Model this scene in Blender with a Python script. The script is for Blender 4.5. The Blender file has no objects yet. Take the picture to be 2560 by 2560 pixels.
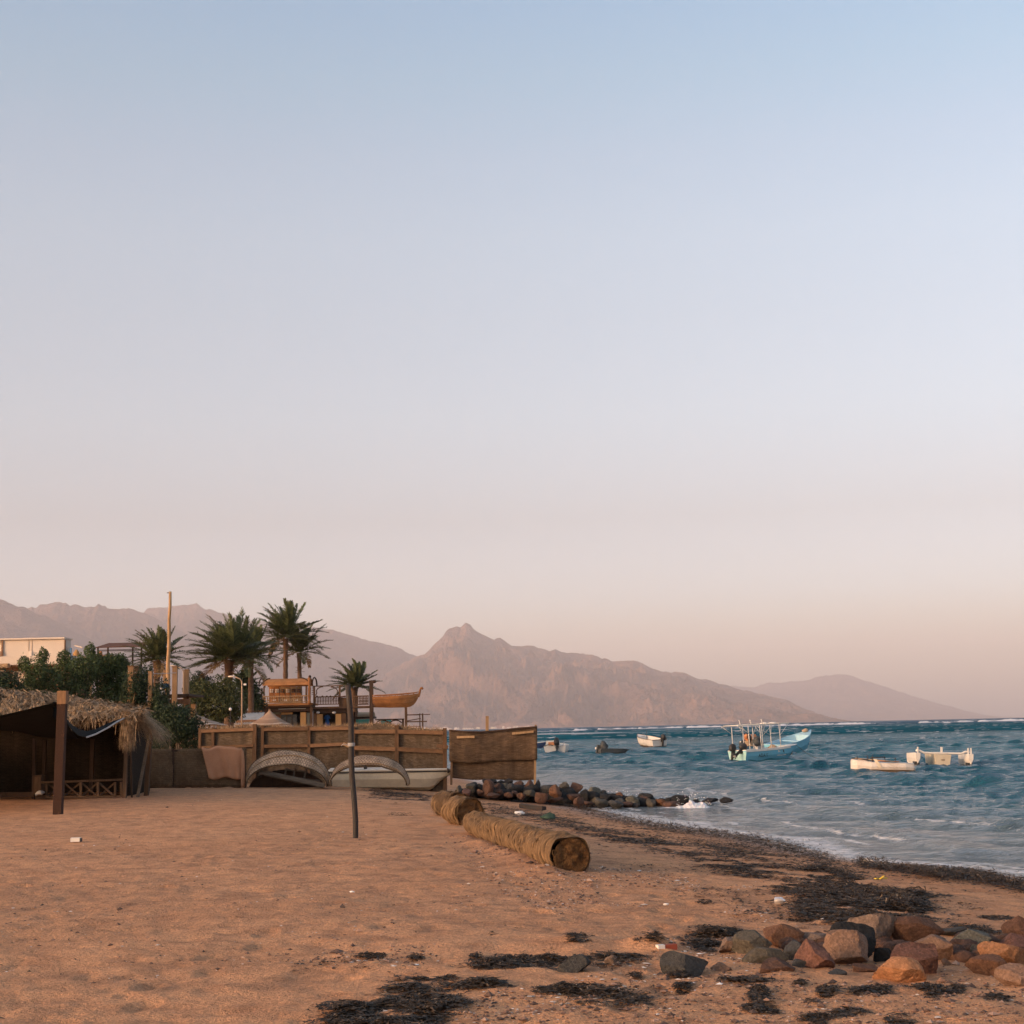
import bpy, math, random
import numpy as np
from mathutils import Vector, Matrix, Euler

# ------------------------------------------------------------------ camera
F = 3733.0                     # focal length in pixels of the 2560 px frame
PITCH = math.atan(540.5 / F)
ROLL = math.radians(1.22)
CAM = Vector((0.0, 0.0, 1.6))
_f = Vector((0, math.cos(PITCH), math.sin(PITCH)))
_u0 = Vector((0, -math.sin(PITCH), math.cos(PITCH)))
_r0 = Vector((1, 0, 0))
_r = _r0 * math.cos(ROLL) - _u0 * math.sin(ROLL)
_u = _u0 * math.cos(ROLL) + _r0 * math.sin(ROLL)
scene = bpy.context.scene
cam_data = bpy.data.cameras.new('camera')
cam = bpy.data.objects.new('camera', cam_data)
scene.collection.objects.link(cam)
cam.matrix_world = Matrix(((_r.x, _u.x, -_f.x, CAM.x), (_r.y, _u.y, -_f.y, CAM.y), (_r.z, _u.z, -_f.z, CAM.z), (0, 0, 0, 1)))
cam_data.sensor_width = 24.0
cam_data.lens = 24.0 * F / 2560.0
cam_data.clip_start = 0.1
cam_data.clip_end = 120000
scene.camera = cam
scene.render.resolution_x = scene.render.resolution_y = 1024

# ------------------------------------------------------------------ sky, sun, exposure
SUN_EL = math.radians(11.0)
SUN_AZ = math.radians(238.0)       # compass-like: 0 = +Y, 90 = +X; the sun stands behind the camera, to its left
world = bpy.data.worlds.new('World')
scene.world = world
world.use_nodes = True
_wn, _wl = world.node_tree.nodes, world.node_tree.links
_wn.clear()
sky = _wn.new('ShaderNodeTexSky')
sky.sky_type = 'NISHITA'
sky.sun_disc = False
sky.sun_elevation = SUN_EL
sky.sun_rotation = SUN_AZ
sky.altitude = 0
sky.air_density = 1.0
sky.dust_density = 2.2
sky.ozone_density = 1.6
_tc = _wn.new('ShaderNodeTexCoord')
_sep = _wn.new('ShaderNodeSeparateXYZ')
_wl.new(_tc.outputs['Generated'], _sep.inputs[0])
_ramp = _wn.new('ShaderNodeValToRGB')          # dusk tint by elevation, the same all the way round
_ramp.color_ramp.interpolation = 'LINEAR'
SKY_TINT = [(0.0, (0.837, 0.73, 0.823)), (0.0848, (0.761, 0.663, 0.748)), (0.138, (0.717, 0.552, 0.54)), (0.2039, (0.863, 0.662, 0.595)), (0.2683, (0.933, 0.708, 0.609)), (0.3183, (1.0, 0.763, 0.642)), (0.3666, (0.985, 0.776, 0.659)), (0.4127, (0.913, 0.79, 0.676)), (0.4544, (0.863, 0.791, 0.708))]
_cr = _ramp.color_ramp
while len(_cr.elements) < len(SKY_TINT):
    _cr.elements.new(0.5)
for _e, (_p, _c) in zip(_cr.elements, SKY_TINT):
    _e.position = _p
    _e.color = (*_c, 1)
_wl.new(_sep.outputs['Z'], _ramp.inputs['Fac'])
_mul = _wn.new('ShaderNodeMix')
_mul.data_type = 'RGBA'
_mul.blend_type = 'MULTIPLY'
_mul.inputs['Factor'].default_value = 1.0
_wl.new(sky.outputs[0], _mul.inputs['A'])
_wl.new(_ramp.outputs[0], _mul.inputs['B'])
_bg = _wn.new('ShaderNodeBackground')
_bg.inputs['Strength'].default_value = 0.15
_wo = _wn.new('ShaderNodeOutputWorld')
_wl.new(_mul.outputs['Result'], _bg.inputs['Color'])
_wl.new(_bg.outputs[0], _wo.inputs[0])

sun_data = bpy.data.lights.new('sun', 'SUN')
sun_data.energy = 1.5
sun_data.angle = math.radians(10)
sun_data.color = (1.0, 0.60, 0.34)
sun = bpy.data.objects.new('sun', sun_data)
scene.collection.objects.link(sun)
_sd = Vector((math.sin(SUN_AZ) * math.cos(SUN_EL), math.cos(SUN_AZ) * math.cos(SUN_EL), math.sin(SUN_EL)))
sun.rotation_euler = _sd.to_track_quat('Z', 'Y').to_euler()
sun.location = _sd * 50

scene.view_settings.view_transform = 'Standard'
scene.view_settings.look = 'None'
scene.view_settings.gamma = 1
scene.view_settings.exposure = 1.619
scene.view_settings.use_curve_mapping = False
scene.render.engine = 'CYCLES'
cy = scene.cycles
cy.use_denoising = True
cy.max_bounces = 6
cy.diffuse_bounces = 2
cy.glossy_bounces = 2
cy.transmission_bounces = 4
cy.transparent_max_bounces = 8
cy.volume_bounces = 0
cy.use_adaptive_sampling = True
cy.adaptive_threshold = 0.02
cy.sample_clamp_indirect = 6

# ------------------------------------------------------------------ helpers
rng = random.Random(7)
npr = np.random.RandomState(11)
COL = scene.collection
ORIGIN = {}
SEA = -0.70


def ray(px, py):
    return _f + _r * ((px - 1280) / F) + _u * ((1280 - py) / F)


def P(px, py, Y):
    """the point at distance Y in front of the camera that the photograph shows at (px, py)"""
    d = ray(px, py)
    return CAM + d * (Y / d.y)


def G(px, py, z=0.0):
    d = ray(px, py)
    return CAM + d * ((z - CAM.z) / d.z)


def _hash(ix, iy, iz, seed):
    h = (ix.astype(np.int64) * 374761393 + iy.astype(np.int64) * 668265263 + iz.astype(np.int64) * 2147483647 + seed * 974634541) & 0xffffffff
    h = ((h ^ (h >> 13)) * 1274126177) & 0xffffffff
    h = ((h ^ (h >> 16)) * 2246822519) & 0xffffffff
    h = h ^ (h >> 15)
    return (h & 0xffffff) / float(0xffffff)


def vnoise(x, y, seed=0):
    """smooth value noise in [-1, 1]"""
    x = np.asarray(x, float); y = np.asarray(y, float)
    ix, iy = np.floor(x), np.floor(y)
    fx, fy = x - ix, y - iy
    sx, sy = fx * fx * fx * (fx * (fx * 6 - 15) + 10), fy * fy * fy * (fy * (fy * 6 - 15) + 10)
    ix = ix.astype(np.int64); iy = iy.astype(np.int64); z = np.zeros_like(ix)
    a, b = _hash(ix, iy, z, seed), _hash(ix + 1, iy, z, seed)
    c, d = _hash(ix, iy + 1, z, seed), _hash(ix + 1, iy + 1, z, seed)
    return (a + (b - a) * sx + (c - a) * sy + (a - b - c + d) * sx * sy) * 2 - 1


def fbm(x, y, seed=0, octv=5, lac=2.03, gain=0.5):
    s = 0; a = 1; t = 0
    for k in range(octv):
        s = s + a * vnoise(x * lac ** k + 17.3 * k, y * lac ** k - 9.1 * k, seed + k)
        t += a
        a *= gain
    return s / t


def ridged(x, y, seed=0, octv=5, lac=2.1, gain=0.55):
    s = 0; a = 1; t = 0
    for k in range(octv):
        n = 1 - np.abs(vnoise(x * lac ** k + 5.3 * k, y * lac ** k + 3.1 * k, seed + k)) * 1.6
        s = s + a * n
        t += a
        a *= gain
    return s / t


def noise3(p, seed=0):
    """value noise on an (n,3) array"""
    p = np.asarray(p, float)
    i = np.floor(p); f = p - i
    s = f * f * (3 - 2 * f)
    i = i.astype(np.int64)
    r = 0
    for dx in (0, 1):
        for dy in (0, 1):
            for dz in (0, 1):
                w = (s[:, 0] if dx else 1 - s[:, 0]) * (s[:, 1] if dy else 1 - s[:, 1]) * (s[:, 2] if dz else 1 - s[:, 2])
                r = r + w * _hash(i[:, 0] + dx, i[:, 1] + dy, i[:, 2] + dz, seed)
    return r * 2 - 1


def link(o, parent=None):
    COL.objects.link(o)
    if parent is not None:
        o.parent = parent
    return o


def tag(o, label=None, cat=None, group=None, kind=None):
    if label: o['label'] = label
    if cat: o['category'] = cat
    if group: o['group'] = group
    if kind: o['kind'] = kind
    return o


def thing(name, loc, label, cat, group=None):
    o = bpy.data.objects.new(name, None)
    o.empty_display_size = 0.2
    COL.objects.link(o)
    o.location = loc
    ORIGIN[o.name] = Vector(loc)
    return tag(o, label, cat, group)


class MB:
    """collects shapes in world metres; build() links them as one mesh object"""

    def __init__(self, M=None):
        self.v = []; self.f = []; self.uv = {}; self.M = M; self.sm = []

    def add(self, verts, faces, uvs=None, smooth=True):
        b = len(self.v)
        self.v += [Vector(p) for p in verts]
        for k, fc in enumerate(faces):
            if uvs is not None:
                self.uv[len(self.f)] = [uvs[i] for i in fc]
            self.f.append([b + i for i in fc])
            self.sm.append(smooth)
        return self

    def box(self, c, s, R=None):
        c = Vector(c); hx, hy, hz = s[0] / 2, s[1] / 2, s[2] / 2
        vs = []
        for x in (-hx, hx):
            for y in (-hy, hy):
                for z in (-hz, hz):
                    q = Vector((x, y, z))
                    vs.append(c + (R @ q if R else q))
        return self.add(vs, [(0, 1, 3, 2), (4, 6, 7, 5), (0, 4, 5, 1), (2, 3, 7, 6), (0, 2, 6, 4), (1, 5, 7, 3)], smooth=False)

    def beam(self, a, b, w, h=None, up=(0, 0, 1), jit=0.0):
        """square timber from a to b, w wide sideways, h along up"""
        a, b = Vector(a), Vector(b); h = h or w
        d = (b - a).normalized(); up = Vector(up)
        if abs(d.dot(up)) > 0.95: up = Vector((0, 1, 0))
        s = d.cross(up).normalized(); t = s.cross(d).normalized()
        vs = []
        for p in (a, b):
            for (i, j) in ((-1, -1), (1, -1), (1, 1), (-1, 1)):
                vs.append(p + s * (i * w / 2 + rng.uniform(-jit, jit)) + t * (j * h / 2 + rng.uniform(-jit, jit)))
        return self.add(vs, [(3, 2, 1, 0), (4, 5, 6, 7), (0, 1, 5, 4), (1, 2, 6, 5), (2, 3, 7, 6), (3, 0, 4, 7)], smooth=False)

    def tube(self, pts, r, n=8, cap=True, flat=1.0):
        pts = [Vector(p) for p in pts]
        if not isinstance(r, (list, tuple)): r = [r] * len(pts)
        vs = []; ref = Vector((0, 0, 1))
        for k, p in enumerate(pts):
            d = (pts[min(k + 1, len(pts) - 1)] - pts[max(k - 1, 0)]).normalized()
            rf = ref if abs(d.dot(ref)) < 0.9 else Vector((0, 1, 0))
            s = d.cross(rf).normalized(); t = s.cross(d)
            for j in range(n):
                a = 2 * math.pi * j / n
                vs.append(p + s * (math.cos(a) * r[k]) + t * (math.sin(a) * r[k] * flat))
        fs = []
        for k in range(len(pts) - 1):
            for j in range(n):
                fs.append((k * n + j, k * n + (j + 1) % n, (k + 1) * n + (j + 1) % n, (k + 1) * n + j))
        if cap:
            fs.append(tuple(reversed(range(n))))
            fs.append(tuple(range((len(pts) - 1) * n, len(pts) * n)))
        return self.add(vs, fs)

    def grid(self, fn, nu, nv, thick=0.0, flip=False, uvs=(1, 1)):
        """sheet fn(u,v)->point; thick gives it a back and edges"""
        vs = [Vector(fn(i / nu, j / nv)) for j in range(nv + 1) for i in range(nu + 1)]
        uv = [(i / nu * uvs[0], j / nv * uvs[1]) for j in range(nv + 1) for i in range(nu + 1)]
        W = nu + 1
        fs = [(j * W + i, j * W + i + 1, (j + 1) * W + i + 1, (j + 1) * W + i) for j in range(nv) for i in range(nu)]
        if flip: fs = [tuple(reversed(q)) for q in fs]
        if thick:
            n0 = len(vs); nor = [Vector((0, 0, 0)) for _ in vs]
            for q in fs:
                nn = (vs[q[1]] - vs[q[0]]).cross(vs[q[3]] - vs[q[0]])
                for i in q: nor[i] += nn
            vs = vs + [p - n.normalized() * thick for p, n in zip(vs, nor)]
            uv = uv + uv
            back = [tuple(i + n0 for i in reversed(q)) for q in fs]
            rim = list(range(nu)) and []
            for i in range(nu):
                rim.append((i, i + 1)); rim.append((nv * W + i + 1, nv * W + i))
            for j in range(nv):
                rim.append(((j + 1) * W, j * W)); rim.append((j * W + nu, (j + 1) * W + nu))
            ed = []
            for a, b in rim:
                q = (b, a, a + n0, b + n0)
                ed.append(tuple(reversed(q)) if flip else q)
            fs = fs + back + ed
        return self.add(vs, fs, uv)

    def build(self, name, m, parent=None, smooth=None, loc=None, label=None, cat=None, group=None, kind=None):
        me = bpy.data.meshes.new(name)
        org = Vector((0, 0, 0))
        if parent is not None: org = ORIGIN.get(parent.name, org)
        elif loc is not None: org = Vector(loc)
        vs = [((self.M @ p) if self.M else p) - org for p in self.v]
        me.from_pydata([tuple(p) for p in vs], [], self.f)
        if self.uv:
            ul = me.uv_layers.new(name='UVMap')
            for pi, poly in enumerate(me.polygons):
                uu = self.uv.get(pi)
                if uu:
                    for li, q in zip(poly.loop_indices, uu): ul.data[li].uv = q
        sm = self.sm if smooth is None else [smooth] * len(self.f)
        me.polygons.foreach_set('use_smooth', sm)
        me.update()
        for mm in (m if isinstance(m, (list, tuple)) else [m]): me.materials.append(mm)
        o = bpy.data.objects.new(name, me)
        COL.objects.link(o)
        if parent is not None:
            o.parent = parent
            ORIGIN[o.name] = org
            if parent.data is not None: pass
        else:
            o.location = org
            ORIGIN[o.name] = org
        return tag(o, label, cat, group, kind)


def np_mesh(name, v, faces, m, kind=None, label=None, cat=None, smooth=True, attrs=None, cols=None, parent=None, loc=None):
    """mesh from numpy arrays; faces (n,4) or (n,3)"""
    v = np.asarray(v, np.float32)
    org = np.zeros(3, np.float32)
    if parent is not None: org = np.array(ORIGIN.get(parent.name, (0, 0, 0)), np.float32)
    elif loc is not None: org = np.array(loc, np.float32)
    v = v - org
    faces = np.asarray(faces, np.int32)
    n, k = faces.shape
    me = bpy.data.meshes.new(name)
    me.vertices.add(len(v)); me.vertices.foreach_set('co', v.ravel())
    me.loops.add(n * k); me.loops.foreach_set('vertex_index', faces.ravel())
    me.polygons.add(n); me.polygons.foreach_set('loop_start', np.arange(0, n * k, k, dtype=np.int32))
    me.polygons.foreach_set('use_smooth', np.full(n, smooth))
    for an, av in (attrs or {}).items():
        a = me.attributes.new(an, 'FLOAT', 'POINT'); a.data.foreach_set('value', np.asarray(av, np.float32).ravel())
    for an, av in (cols or {}).items():
        a = me.attributes.new(an, 'FLOAT_COLOR', 'POINT')
        c = np.ones((len(v), 4), np.float32); c[:, :3] = av
        a.data.foreach_set('color', c.ravel())
    me.update(calc_edges=True); me.validate()
    me.materials.append(m)
    o = bpy.data.objects.new(name, me)
    COL.objects.link(o)
    if parent is not None: o.parent = parent
    else: o.location = tuple(org)
    ORIGIN[o.name] = Vector(org.tolist())
    return tag(o, label, cat, kind=kind)


def grid_faces(nr, nc):
    a = (np.arange(nr - 1)[:, None] * nc + np.arange(nc - 1)[None, :]).ravel()
    return np.stack([a, a + 1, a + nc + 1, a + nc], 1)


# ------------------------------------------------------------------ materials
class NT:
    def __init__(self, name):
        self.m = bpy.data.materials.new(name); self.m.use_nodes = True
        self.n, self.l = self.m.node_tree.nodes, self.m.node_tree.links
        self.p = self.n['Principled BSDF']; self.out = self.n['Material Output']

    def node(self, t, **k):
        o = self.n.new(t)
        for a, b in k.items(): setattr(o, a, b)
        return o

    def _in(self, sock, v):
        if isinstance(v, bpy.types.NodeSocket): self.l.new(v, sock)
        elif v is not None:
            if isinstance(v, (tuple, list)) and len(v) == 3 and sock.type == 'RGBA': v = (*v, 1)
            sock.default_value = v

    def coord(self, kind='Object', scale=(1, 1, 1), rot=(0, 0, 0)):
        tc = self.node('ShaderNodeTexCoord'); mp = self.node('ShaderNodeMapping')
        self.l.new(tc.outputs[kind], mp.inputs[0]); mp.inputs['Scale'].default_value = scale; mp.inputs['Rotation'].default_value = rot
        return mp.outputs[0]

    def noise(self, vec, scale, detail=4, rough=0.55, dist=0.0, out='Fac'):
        t = self.node('ShaderNodeTexNoise'); self._in(t.inputs['Vector'], vec)
        t.inputs['Scale'].default_value = scale; t.inputs['Detail'].default_value = detail
        t.inputs['Roughness'].default_value = rough; t.inputs['Distortion'].default_value = dist
        return t.outputs[out]

    def voro(self, vec, scale, feature='F1', out='Distance', rnd=1.0):
        t = self.node('ShaderNodeTexVoronoi', feature=feature); self._in(t.inputs['Vector'], vec)
        t.inputs['Scale'].default_value = scale; t.inputs['Randomness'].default_value = rnd
        return t.outputs[out]

    def ramp(self, fac, stops, interp='LINEAR'):
        t = self.node('ShaderNodeValToRGB'); t.color_ramp.interpolation = interp
        while len(t.color_ramp.elements) < len(stops): t.color_ramp.elements.new(0.5)
        for e, (p, c) in zip(t.color_ramp.elements, stops):
            e.position = p
            e.color = (c, c, c, 1) if isinstance(c, (int, float)) else (*c, 1)
        self._in(t.inputs['Fac'], fac)
        return t.outputs[0]

    def mix(self, fac, a, b, mode='MIX'):
        t = self.node('ShaderNodeMix', data_type='RGBA', blend_type=mode)
        self._in(t.inputs['Factor'], fac); self._in(t.inputs['A'], a); self._in(t.inputs['B'], b)
        return t.outputs['Result']

    def math(self, op, a, b=None, clamp=False):
        t = self.node('ShaderNodeMath', operation=op, use_clamp=clamp)
        self._in(t.inputs[0], a)
        if b is not None: self._in(t.inputs[1], b)
        return t.outputs[0]

    def attr(self, name, out='Fac'):
        t = self.node('ShaderNodeAttribute'); t.attribute_name = name
        return t.outputs[out]

    def bump(self, h, strength=0.5, dist=0.02, normal=None):
        t = self.node('ShaderNodeBump'); t.inputs['Strength'].default_value = strength; t.inputs['Distance'].default_value = dist
        self._in(t.inputs['Height'], h)
        if normal is not None: self._in(t.inputs['Normal'], normal)
        return t.outputs[0]

    def set(self, **k):
        for a, b in k.items(): self._in(self.p.inputs[a.replace('_', ' ')], b)
        return self


def sc3(c, k): return tuple(min(1, x * k) for x in c)


def mat_rough(name, c, c2=None, scale=3.0, rough=0.85, bump=0.3, bdist=0.02, fine=40.0, stretch=(1, 1, 1), spec=0.3, obj=True, contrast=0.3):
    """a weathered surface: two tones in large patches, finer streaks and relief"""
    m = NT(name); c2 = c2 or sc3(c, 0.6)
    v = m.coord('Object', stretch)
    a = m.noise(v, scale, 6, 0.65, 0.4)
    col = m.mix(m.ramp(a, [(0.5 - contrast / 2, 0.0), (0.5 + contrast / 2, 1.0)]), c2, c)
    b = m.noise(v, fine, 3, 0.6)
    col = m.mix(0.7, col, m.ramp(b, [(0.25, 0.55), (0.75, 1.2)]), 'MULTIPLY')
    if obj:
        oi = m.node('ShaderNodeObjectInfo')
        col = m.mix(1.0, col, m.ramp(oi.outputs['Random'], [(0, 0.82), (1, 1.12)]), 'MULTIPLY')
    m.set(Base_Color=col, Roughness=rough, Normal=m.bump(m.math('ADD', a, m.math('MULTIPLY', b, 0.6)), bump, bdist))
    m.p.inputs['Specular IOR Level'].default_value = spec
    return m.m


def mat_wood(name, c, c2=None, axis=2, rough=0.8, bump=0.35):
    """timber with grain running along one object axis"""
    m = NT(name); c2 = c2 or sc3(c, 0.5)
    st = [14, 14, 14]; st[axis] = 0.9
    v = m.coord('Object', tuple(st))
    g = m.noise(v, 2.2, 5, 0.7, 0.6)
    v2 = m.coord('Object', (1, 1, 1))
    p = m.noise(v2, 1.7, 4, 0.6)
    col = m.mix(m.ramp(g, [(0.3, 0.0), (0.7, 1.0)]), c2, c)
    col = m.mix(0.8, col, m.ramp(p, [(0.3, 0.6), (0.7, 1.15)]), 'MULTIPLY')
    oi = m.node('ShaderNodeObjectInfo')
    col = m.mix(1.0, col, m.ramp(oi.outputs['Random'], [(0, 0.75), (1, 1.15)]), 'MULTIPLY')
    m.set(Base_Color=col, Roughness=rough, Normal=m.bump(g, bump, 0.01))
    m.p.inputs['Specular IOR Level'].default_value = 0.25
    return m.m
# ------------------------------------------------------------------ shore line and ground height
_shore_px = [(2560, 2200), (2440, 2188), (2325, 2176), (2167, 2158), (2079, 2148), (1921, 2108), (1780, 2085), (1590, 2055), (1500, 2034), (1425, 2018)]
SHORE = [(13.5, -30.0), (11.8, 0.0), (10.2, 10.0)] + [tuple(G(a, b, SEA))[:2] for a, b in _shore_px]
SHORE += [(1.2, 46.5), (0.6, 52.0), (-1.0, 62.0), (-5.0, 90.0), (-16.0, 160.0), (-60.0, 420.0), (-300.0, 1400.0), (-1100.0, 4200.0), (-2600.0, 9000.0), (-3600.0, 15000.0)]
_sh = np.array(SHORE)


def shore_dist(x, y):
    """signed distance to the shore line, positive on land"""
    x = np.asarray(x, float); y = np.asarray(y, float)
    best = np.full(x.shape, 1e18); sgn = np.ones(x.shape)
    for k in range(len(_sh) - 1):
        ax, ay = _sh[k]; bx, by = _sh[k + 1]
        dx, dy = bx - ax, by - ay
        t = np.clip(((x - ax) * dx + (y - ay) * dy) / (dx * dx + dy * dy), 0, 1)
        qx, qy = x - (ax + t * dx), y - (ay + t * dy)
        d = qx * qx + qy * qy
        cr = dx * (y - ay) - dy * (x - ax)
        m = d < best
        best = np.where(m, d, best); sgn = np.where(m, np.where(cr > 0, 1.0, -1.0), sgn)
    return np.sqrt(best) * sgn


def ground(x, y):
    """smooth height of the sand"""
    d = shore_dist(x, y)
    t = np.clip(d / 11.0, 0, 1)
    up = SEA + 0.03 + 0.72 * (1 - (1 - t) ** 1.9)
    dn = SEA + 0.03 + d * 0.09
    z = np.where(d > 0, up, np.maximum(dn, -6))
    return z


def gz(x, y): return float(ground(np.array([x]), np.array([y]))[0])


def GG(px, py, lift=0.0):
    """the point of the sand seen at a pixel"""
    z = 0.0
    for _ in range(14):
        p = G(px, py, z)
        z = 0.5 * z + 0.5 * gz(p.x, p.y)
    p = G(px, py, z)
    return Vector((p.x, p.y, p.z + lift))


# ------------------------------------------------------------------ sand
_q = G(1632, 2432, -0.15)
_la, _lb = G(1426, 2189, 0.0), G(1176, 2082, -0.05)
MOUNDS = [(_la.x + (_lb.x - _la.x) * k / 14 - 0.17, _la.y + (_lb.y - _la.y) * k / 14 - 0.1, 0.22, 0.045 + 0.03 * math.sin(k * 2.1)) for k in range(15)] + [(_q.x, _q.y + 0.15, 0.17, 0.11), (_q.x - 0.55, _q.y + 0.25, 0.3, 0.05)]


def sand_relief(x, y, d):
    near = 1 / (1 + (np.hypot(x, y) / 40) ** 2)
    dry = np.clip(d / 3.0, 0, 1)
    z = 0.05 * fbm(x * 0.35, y * 0.35, 3, 3) * dry
    z = z + 0.024 * fbm(x * 1.6, y * 1.6, 9, 4) * near * dry
    b = vnoise(x * 5.3 + 2 * fbm(x, y, 35, 2), y * 5.3, 33)
    z = z - 0.013 * np.clip(b - 0.35, 0, 1) * near * dry * 2          # trodden hollows
    z = z + 0.014 * fbm(x * 7, y * 7, 21, 3) * near * dry
    for (mx, my, mr, mh) in MOUNDS: z = z + mh * np.exp(-(((x - mx) / mr) ** 2 + ((y - my) / (mr * 1.3)) ** 2))
    return z


def make_sand():
    r = [-6.0]
    while r[-1] < 70: r.append(r[-1] + max(0.05, 0.0046 * max(0, r[-1])))
    while r[-1] < 16000: r.append(r[-1] * 1.13)
    ys = np.array(r)
    us = np.concatenate([np.linspace(-6, -0.56, 22)[:-1], np.linspace(-0.56, 0.56, 560), np.linspace(0.56, 3, 14)[1:]])
    Y, U = np.meshgrid(ys, us, indexing='ij')
    X = U * (np.maximum(Y, -2) + 4)
    D = shore_dist(X, Y)
    Z = ground(X, Y) + sand_relief(X, Y, D)
    fr = np.random.RandomState(77)          # footprints crossing the dry sand
    fx, fy, fa = [], [], []
    for _ in range(15):
        x, y, a = fr.uniform(-6, 2.5), fr.uniform(7, 26), fr.uniform(0, 6.28)
        for q in range(26):
            a += fr.normal(0, 0.08); x += 0.62 * math.cos(a); y += 0.62 * math.sin(a)
            sd = 0.11 * (1 if q % 2 else -1)
            fx.append(x - sd * math.sin(a)); fy.append(y + sd * math.cos(a)); fa.append(a)
    for x, y, a in zip(fx, fy, fa):
        if not (6 < y < 32): continue
        i0, i1 = np.searchsorted(ys, (y - 0.4, y + 0.4))
        blk = slice(i0, i1 + 1); dx, dy = X[blk] - x, Y[blk] - y
        u, w = dx * math.cos(a) + dy * math.sin(a), -dx * math.sin(a) + dy * math.cos(a)
        rr = (u / 0.15) ** 2 + (w / 0.075) ** 2
        Z[blk] += np.where(D[blk] > 3.5, 1, 0) * (-0.026 * np.exp(-rr) + 0.010 * np.exp(-((np.sqrt(rr) - 1.5) / 0.35) ** 2))
    far = np.clip((Y - 90) / 200, 0, 1)
    Z = Z + far * 2.0 * np.clip(D / 100, 0, 1)
    wet = np.clip(1 - (D + 0.35 * fbm(X * 0.7, Y * 0.7, 5, 4)) / 2.2, 0, 1)
    grit = np.clip(fbm(X * 0.22 + 3, Y * 0.22, 41, 4) * 1.6 + 0.15, 0, 1)
    keep = D > -25
    faces = grid_faces(len(ys), len(us))
    kf = keep.ravel()[faces].any(1)
    faces = faces[kf]
    used = np.unique(faces); remap = np.zeros(X.size, np.int64); remap[used] = np.arange(len(used))
    v = np.stack([X.ravel(), Y.ravel(), Z.ravel()], 1)[used]
    m = NT('sand')
    vec = m.coord('Object')
    w = m.attr('wet'); gr = m.attr('grit')
    big = m.noise(vec, 0.33, 5, 0.6, 0.3); mid = m.noise(vec, 2.4, 6, 0.7, 0.2); fine = m.noise(vec, 42, 3, 0.7); grain = m.noise(vec, 150, 2, 0.6)
    col = m.mix(m.ramp(big, [(0.3, 0), (0.7, 1)]), (0.575, 0.29, 0.145), (0.665, 0.35, 0.182))
    col = m.mix(m.ramp(mid, [(0.36, 0.8), (0.56, 0.0)]), col, (0.36, 0.18, 0.095))
    col = m.mix(0.8, col, m.ramp(fine, [(0.3, 0.55), (0.7, 1.32)]), 'MULTIPLY')
    col = m.mix(0.55, col, m.ramp(grain, [(0.3, 0.6), (0.72, 1.35)]), 'MULTIPLY')
    # shell crumbs and dark grit
    sh = m.voro(vec, 26, out='Distance'); shc = m.voro(vec, 26, out='Color')
    sel = m.math('MULTIPLY', m.ramp(sh, [(0.10, 1), (0.16, 0)]), m.ramp(shc, [(0.80, 0), (0.82, 1)]))
    col = m.mix(m.math('MULTIPLY', sel, 0.8), col, (0.55, 0.43, 0.36))
    dk = m.voro(vec, 17, out='Distance'); dkc = m.voro(vec, 17, out='Color')
    sel2 = m.math('MULTIPLY', m.ramp(dk, [(0.12, 1), (0.2, 0)]), m.ramp(dkc, [(0.86, 0), (0.88, 1)]))
    col = m.mix(m.math('MULTIPLY', sel2, 0.75), col, (0.10, 0.06, 0.045))
    pat = m.math('MULTIPLY', gr, m.ramp(m.noise(vec, 9, 5, 0.75), [(0.48, 0), (0.62, 1)]))
    col = m.mix(m.math('MULTIPLY', pat, 0.45), col, (0.20, 0.12, 0.085))
    wetc = m.mix(1.0, col, (0.50, 0.48, 0.48), 'MULTIPLY')
    col = m.mix(w, col, wetc)
    ro = m.ramp(w, [(0.2, 0.95), (0.8, 0.4), (1.0, 0.22)])
    h = m.math('ADD', m.math('MULTIPLY', mid, 1.6), m.math('ADD', m.math('MULTIPLY', fine, 0.5), m.math('MULTIPLY', grain, 0.12)))
    bp = m.node('ShaderNodeBump'); bp.inputs['Distance'].default_value = 0.05
    m.l.new(h, bp.inputs['Height'])
    m.l.new(m.ramp(w, [(0, 0.95), (0.9, 0.1)]), bp.inputs['Strength'])
    m.set(Base_Color=col, Roughness=ro, Normal=bp.outputs[0])
    m.p.inputs['Specular IOR Level'].default_value = 0.2
    np_mesh('beach_sand', v, remap[faces], m.m, kind='structure', attrs={'wet': wet.ravel()[used], 'grit': grit.ravel()[used]})


make_sand()

# ------------------------------------------------------------------ sea
_wr = np.random.RandomState(5)
_waves = []
for _k in range(64):
    lam = 0.55 * (7.5 / 0.55) ** _wr.rand()
    th = math.radians(-112 + _wr.normal(0, 20))          # running in towards the beach
    _waves.append((2 * math.pi / lam, math.cos(th), math.sin(th), _wr.rand() * 6.28, 0.0165 * lam ** 0.78 * (1.9 if lam < 2.4 else 0.7)))


def wave_height(x, y, rowstep):
    z = np.zeros_like(x)
    wx = x + 1.5 * fbm(x * 0.12, y * 0.12, 61, 2); wy = y + 1.5 * fbm(x * 0.12 + 9, y * 0.12, 62, 2)
    for k, cx, cy_, ph, a in _waves:
        fade = np.clip(2.2 - k * rowstep * 0.9, 0, 1)
        s = np.sin(k * (cx * wx + cy_ * wy) + ph)
        z += a * fade * (1.5 * np.exp(1.1 * (s - 1)) - 0.62)
    return 0.74 * z * (1 + 0.6 * fbm(x * 0.06, y * 0.06, 67, 2))


BREAKERS = [(1432, 1478, 1827), (1490, 1600, 1825.5), (1590, 1712, 1822.5), (1712, 1830, 1820), (1815, 2090, 1817.5), (2080, 2196, 1814), (2292, 2440, 1811.5), (2440, 2580, 1808.5)]


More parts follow.
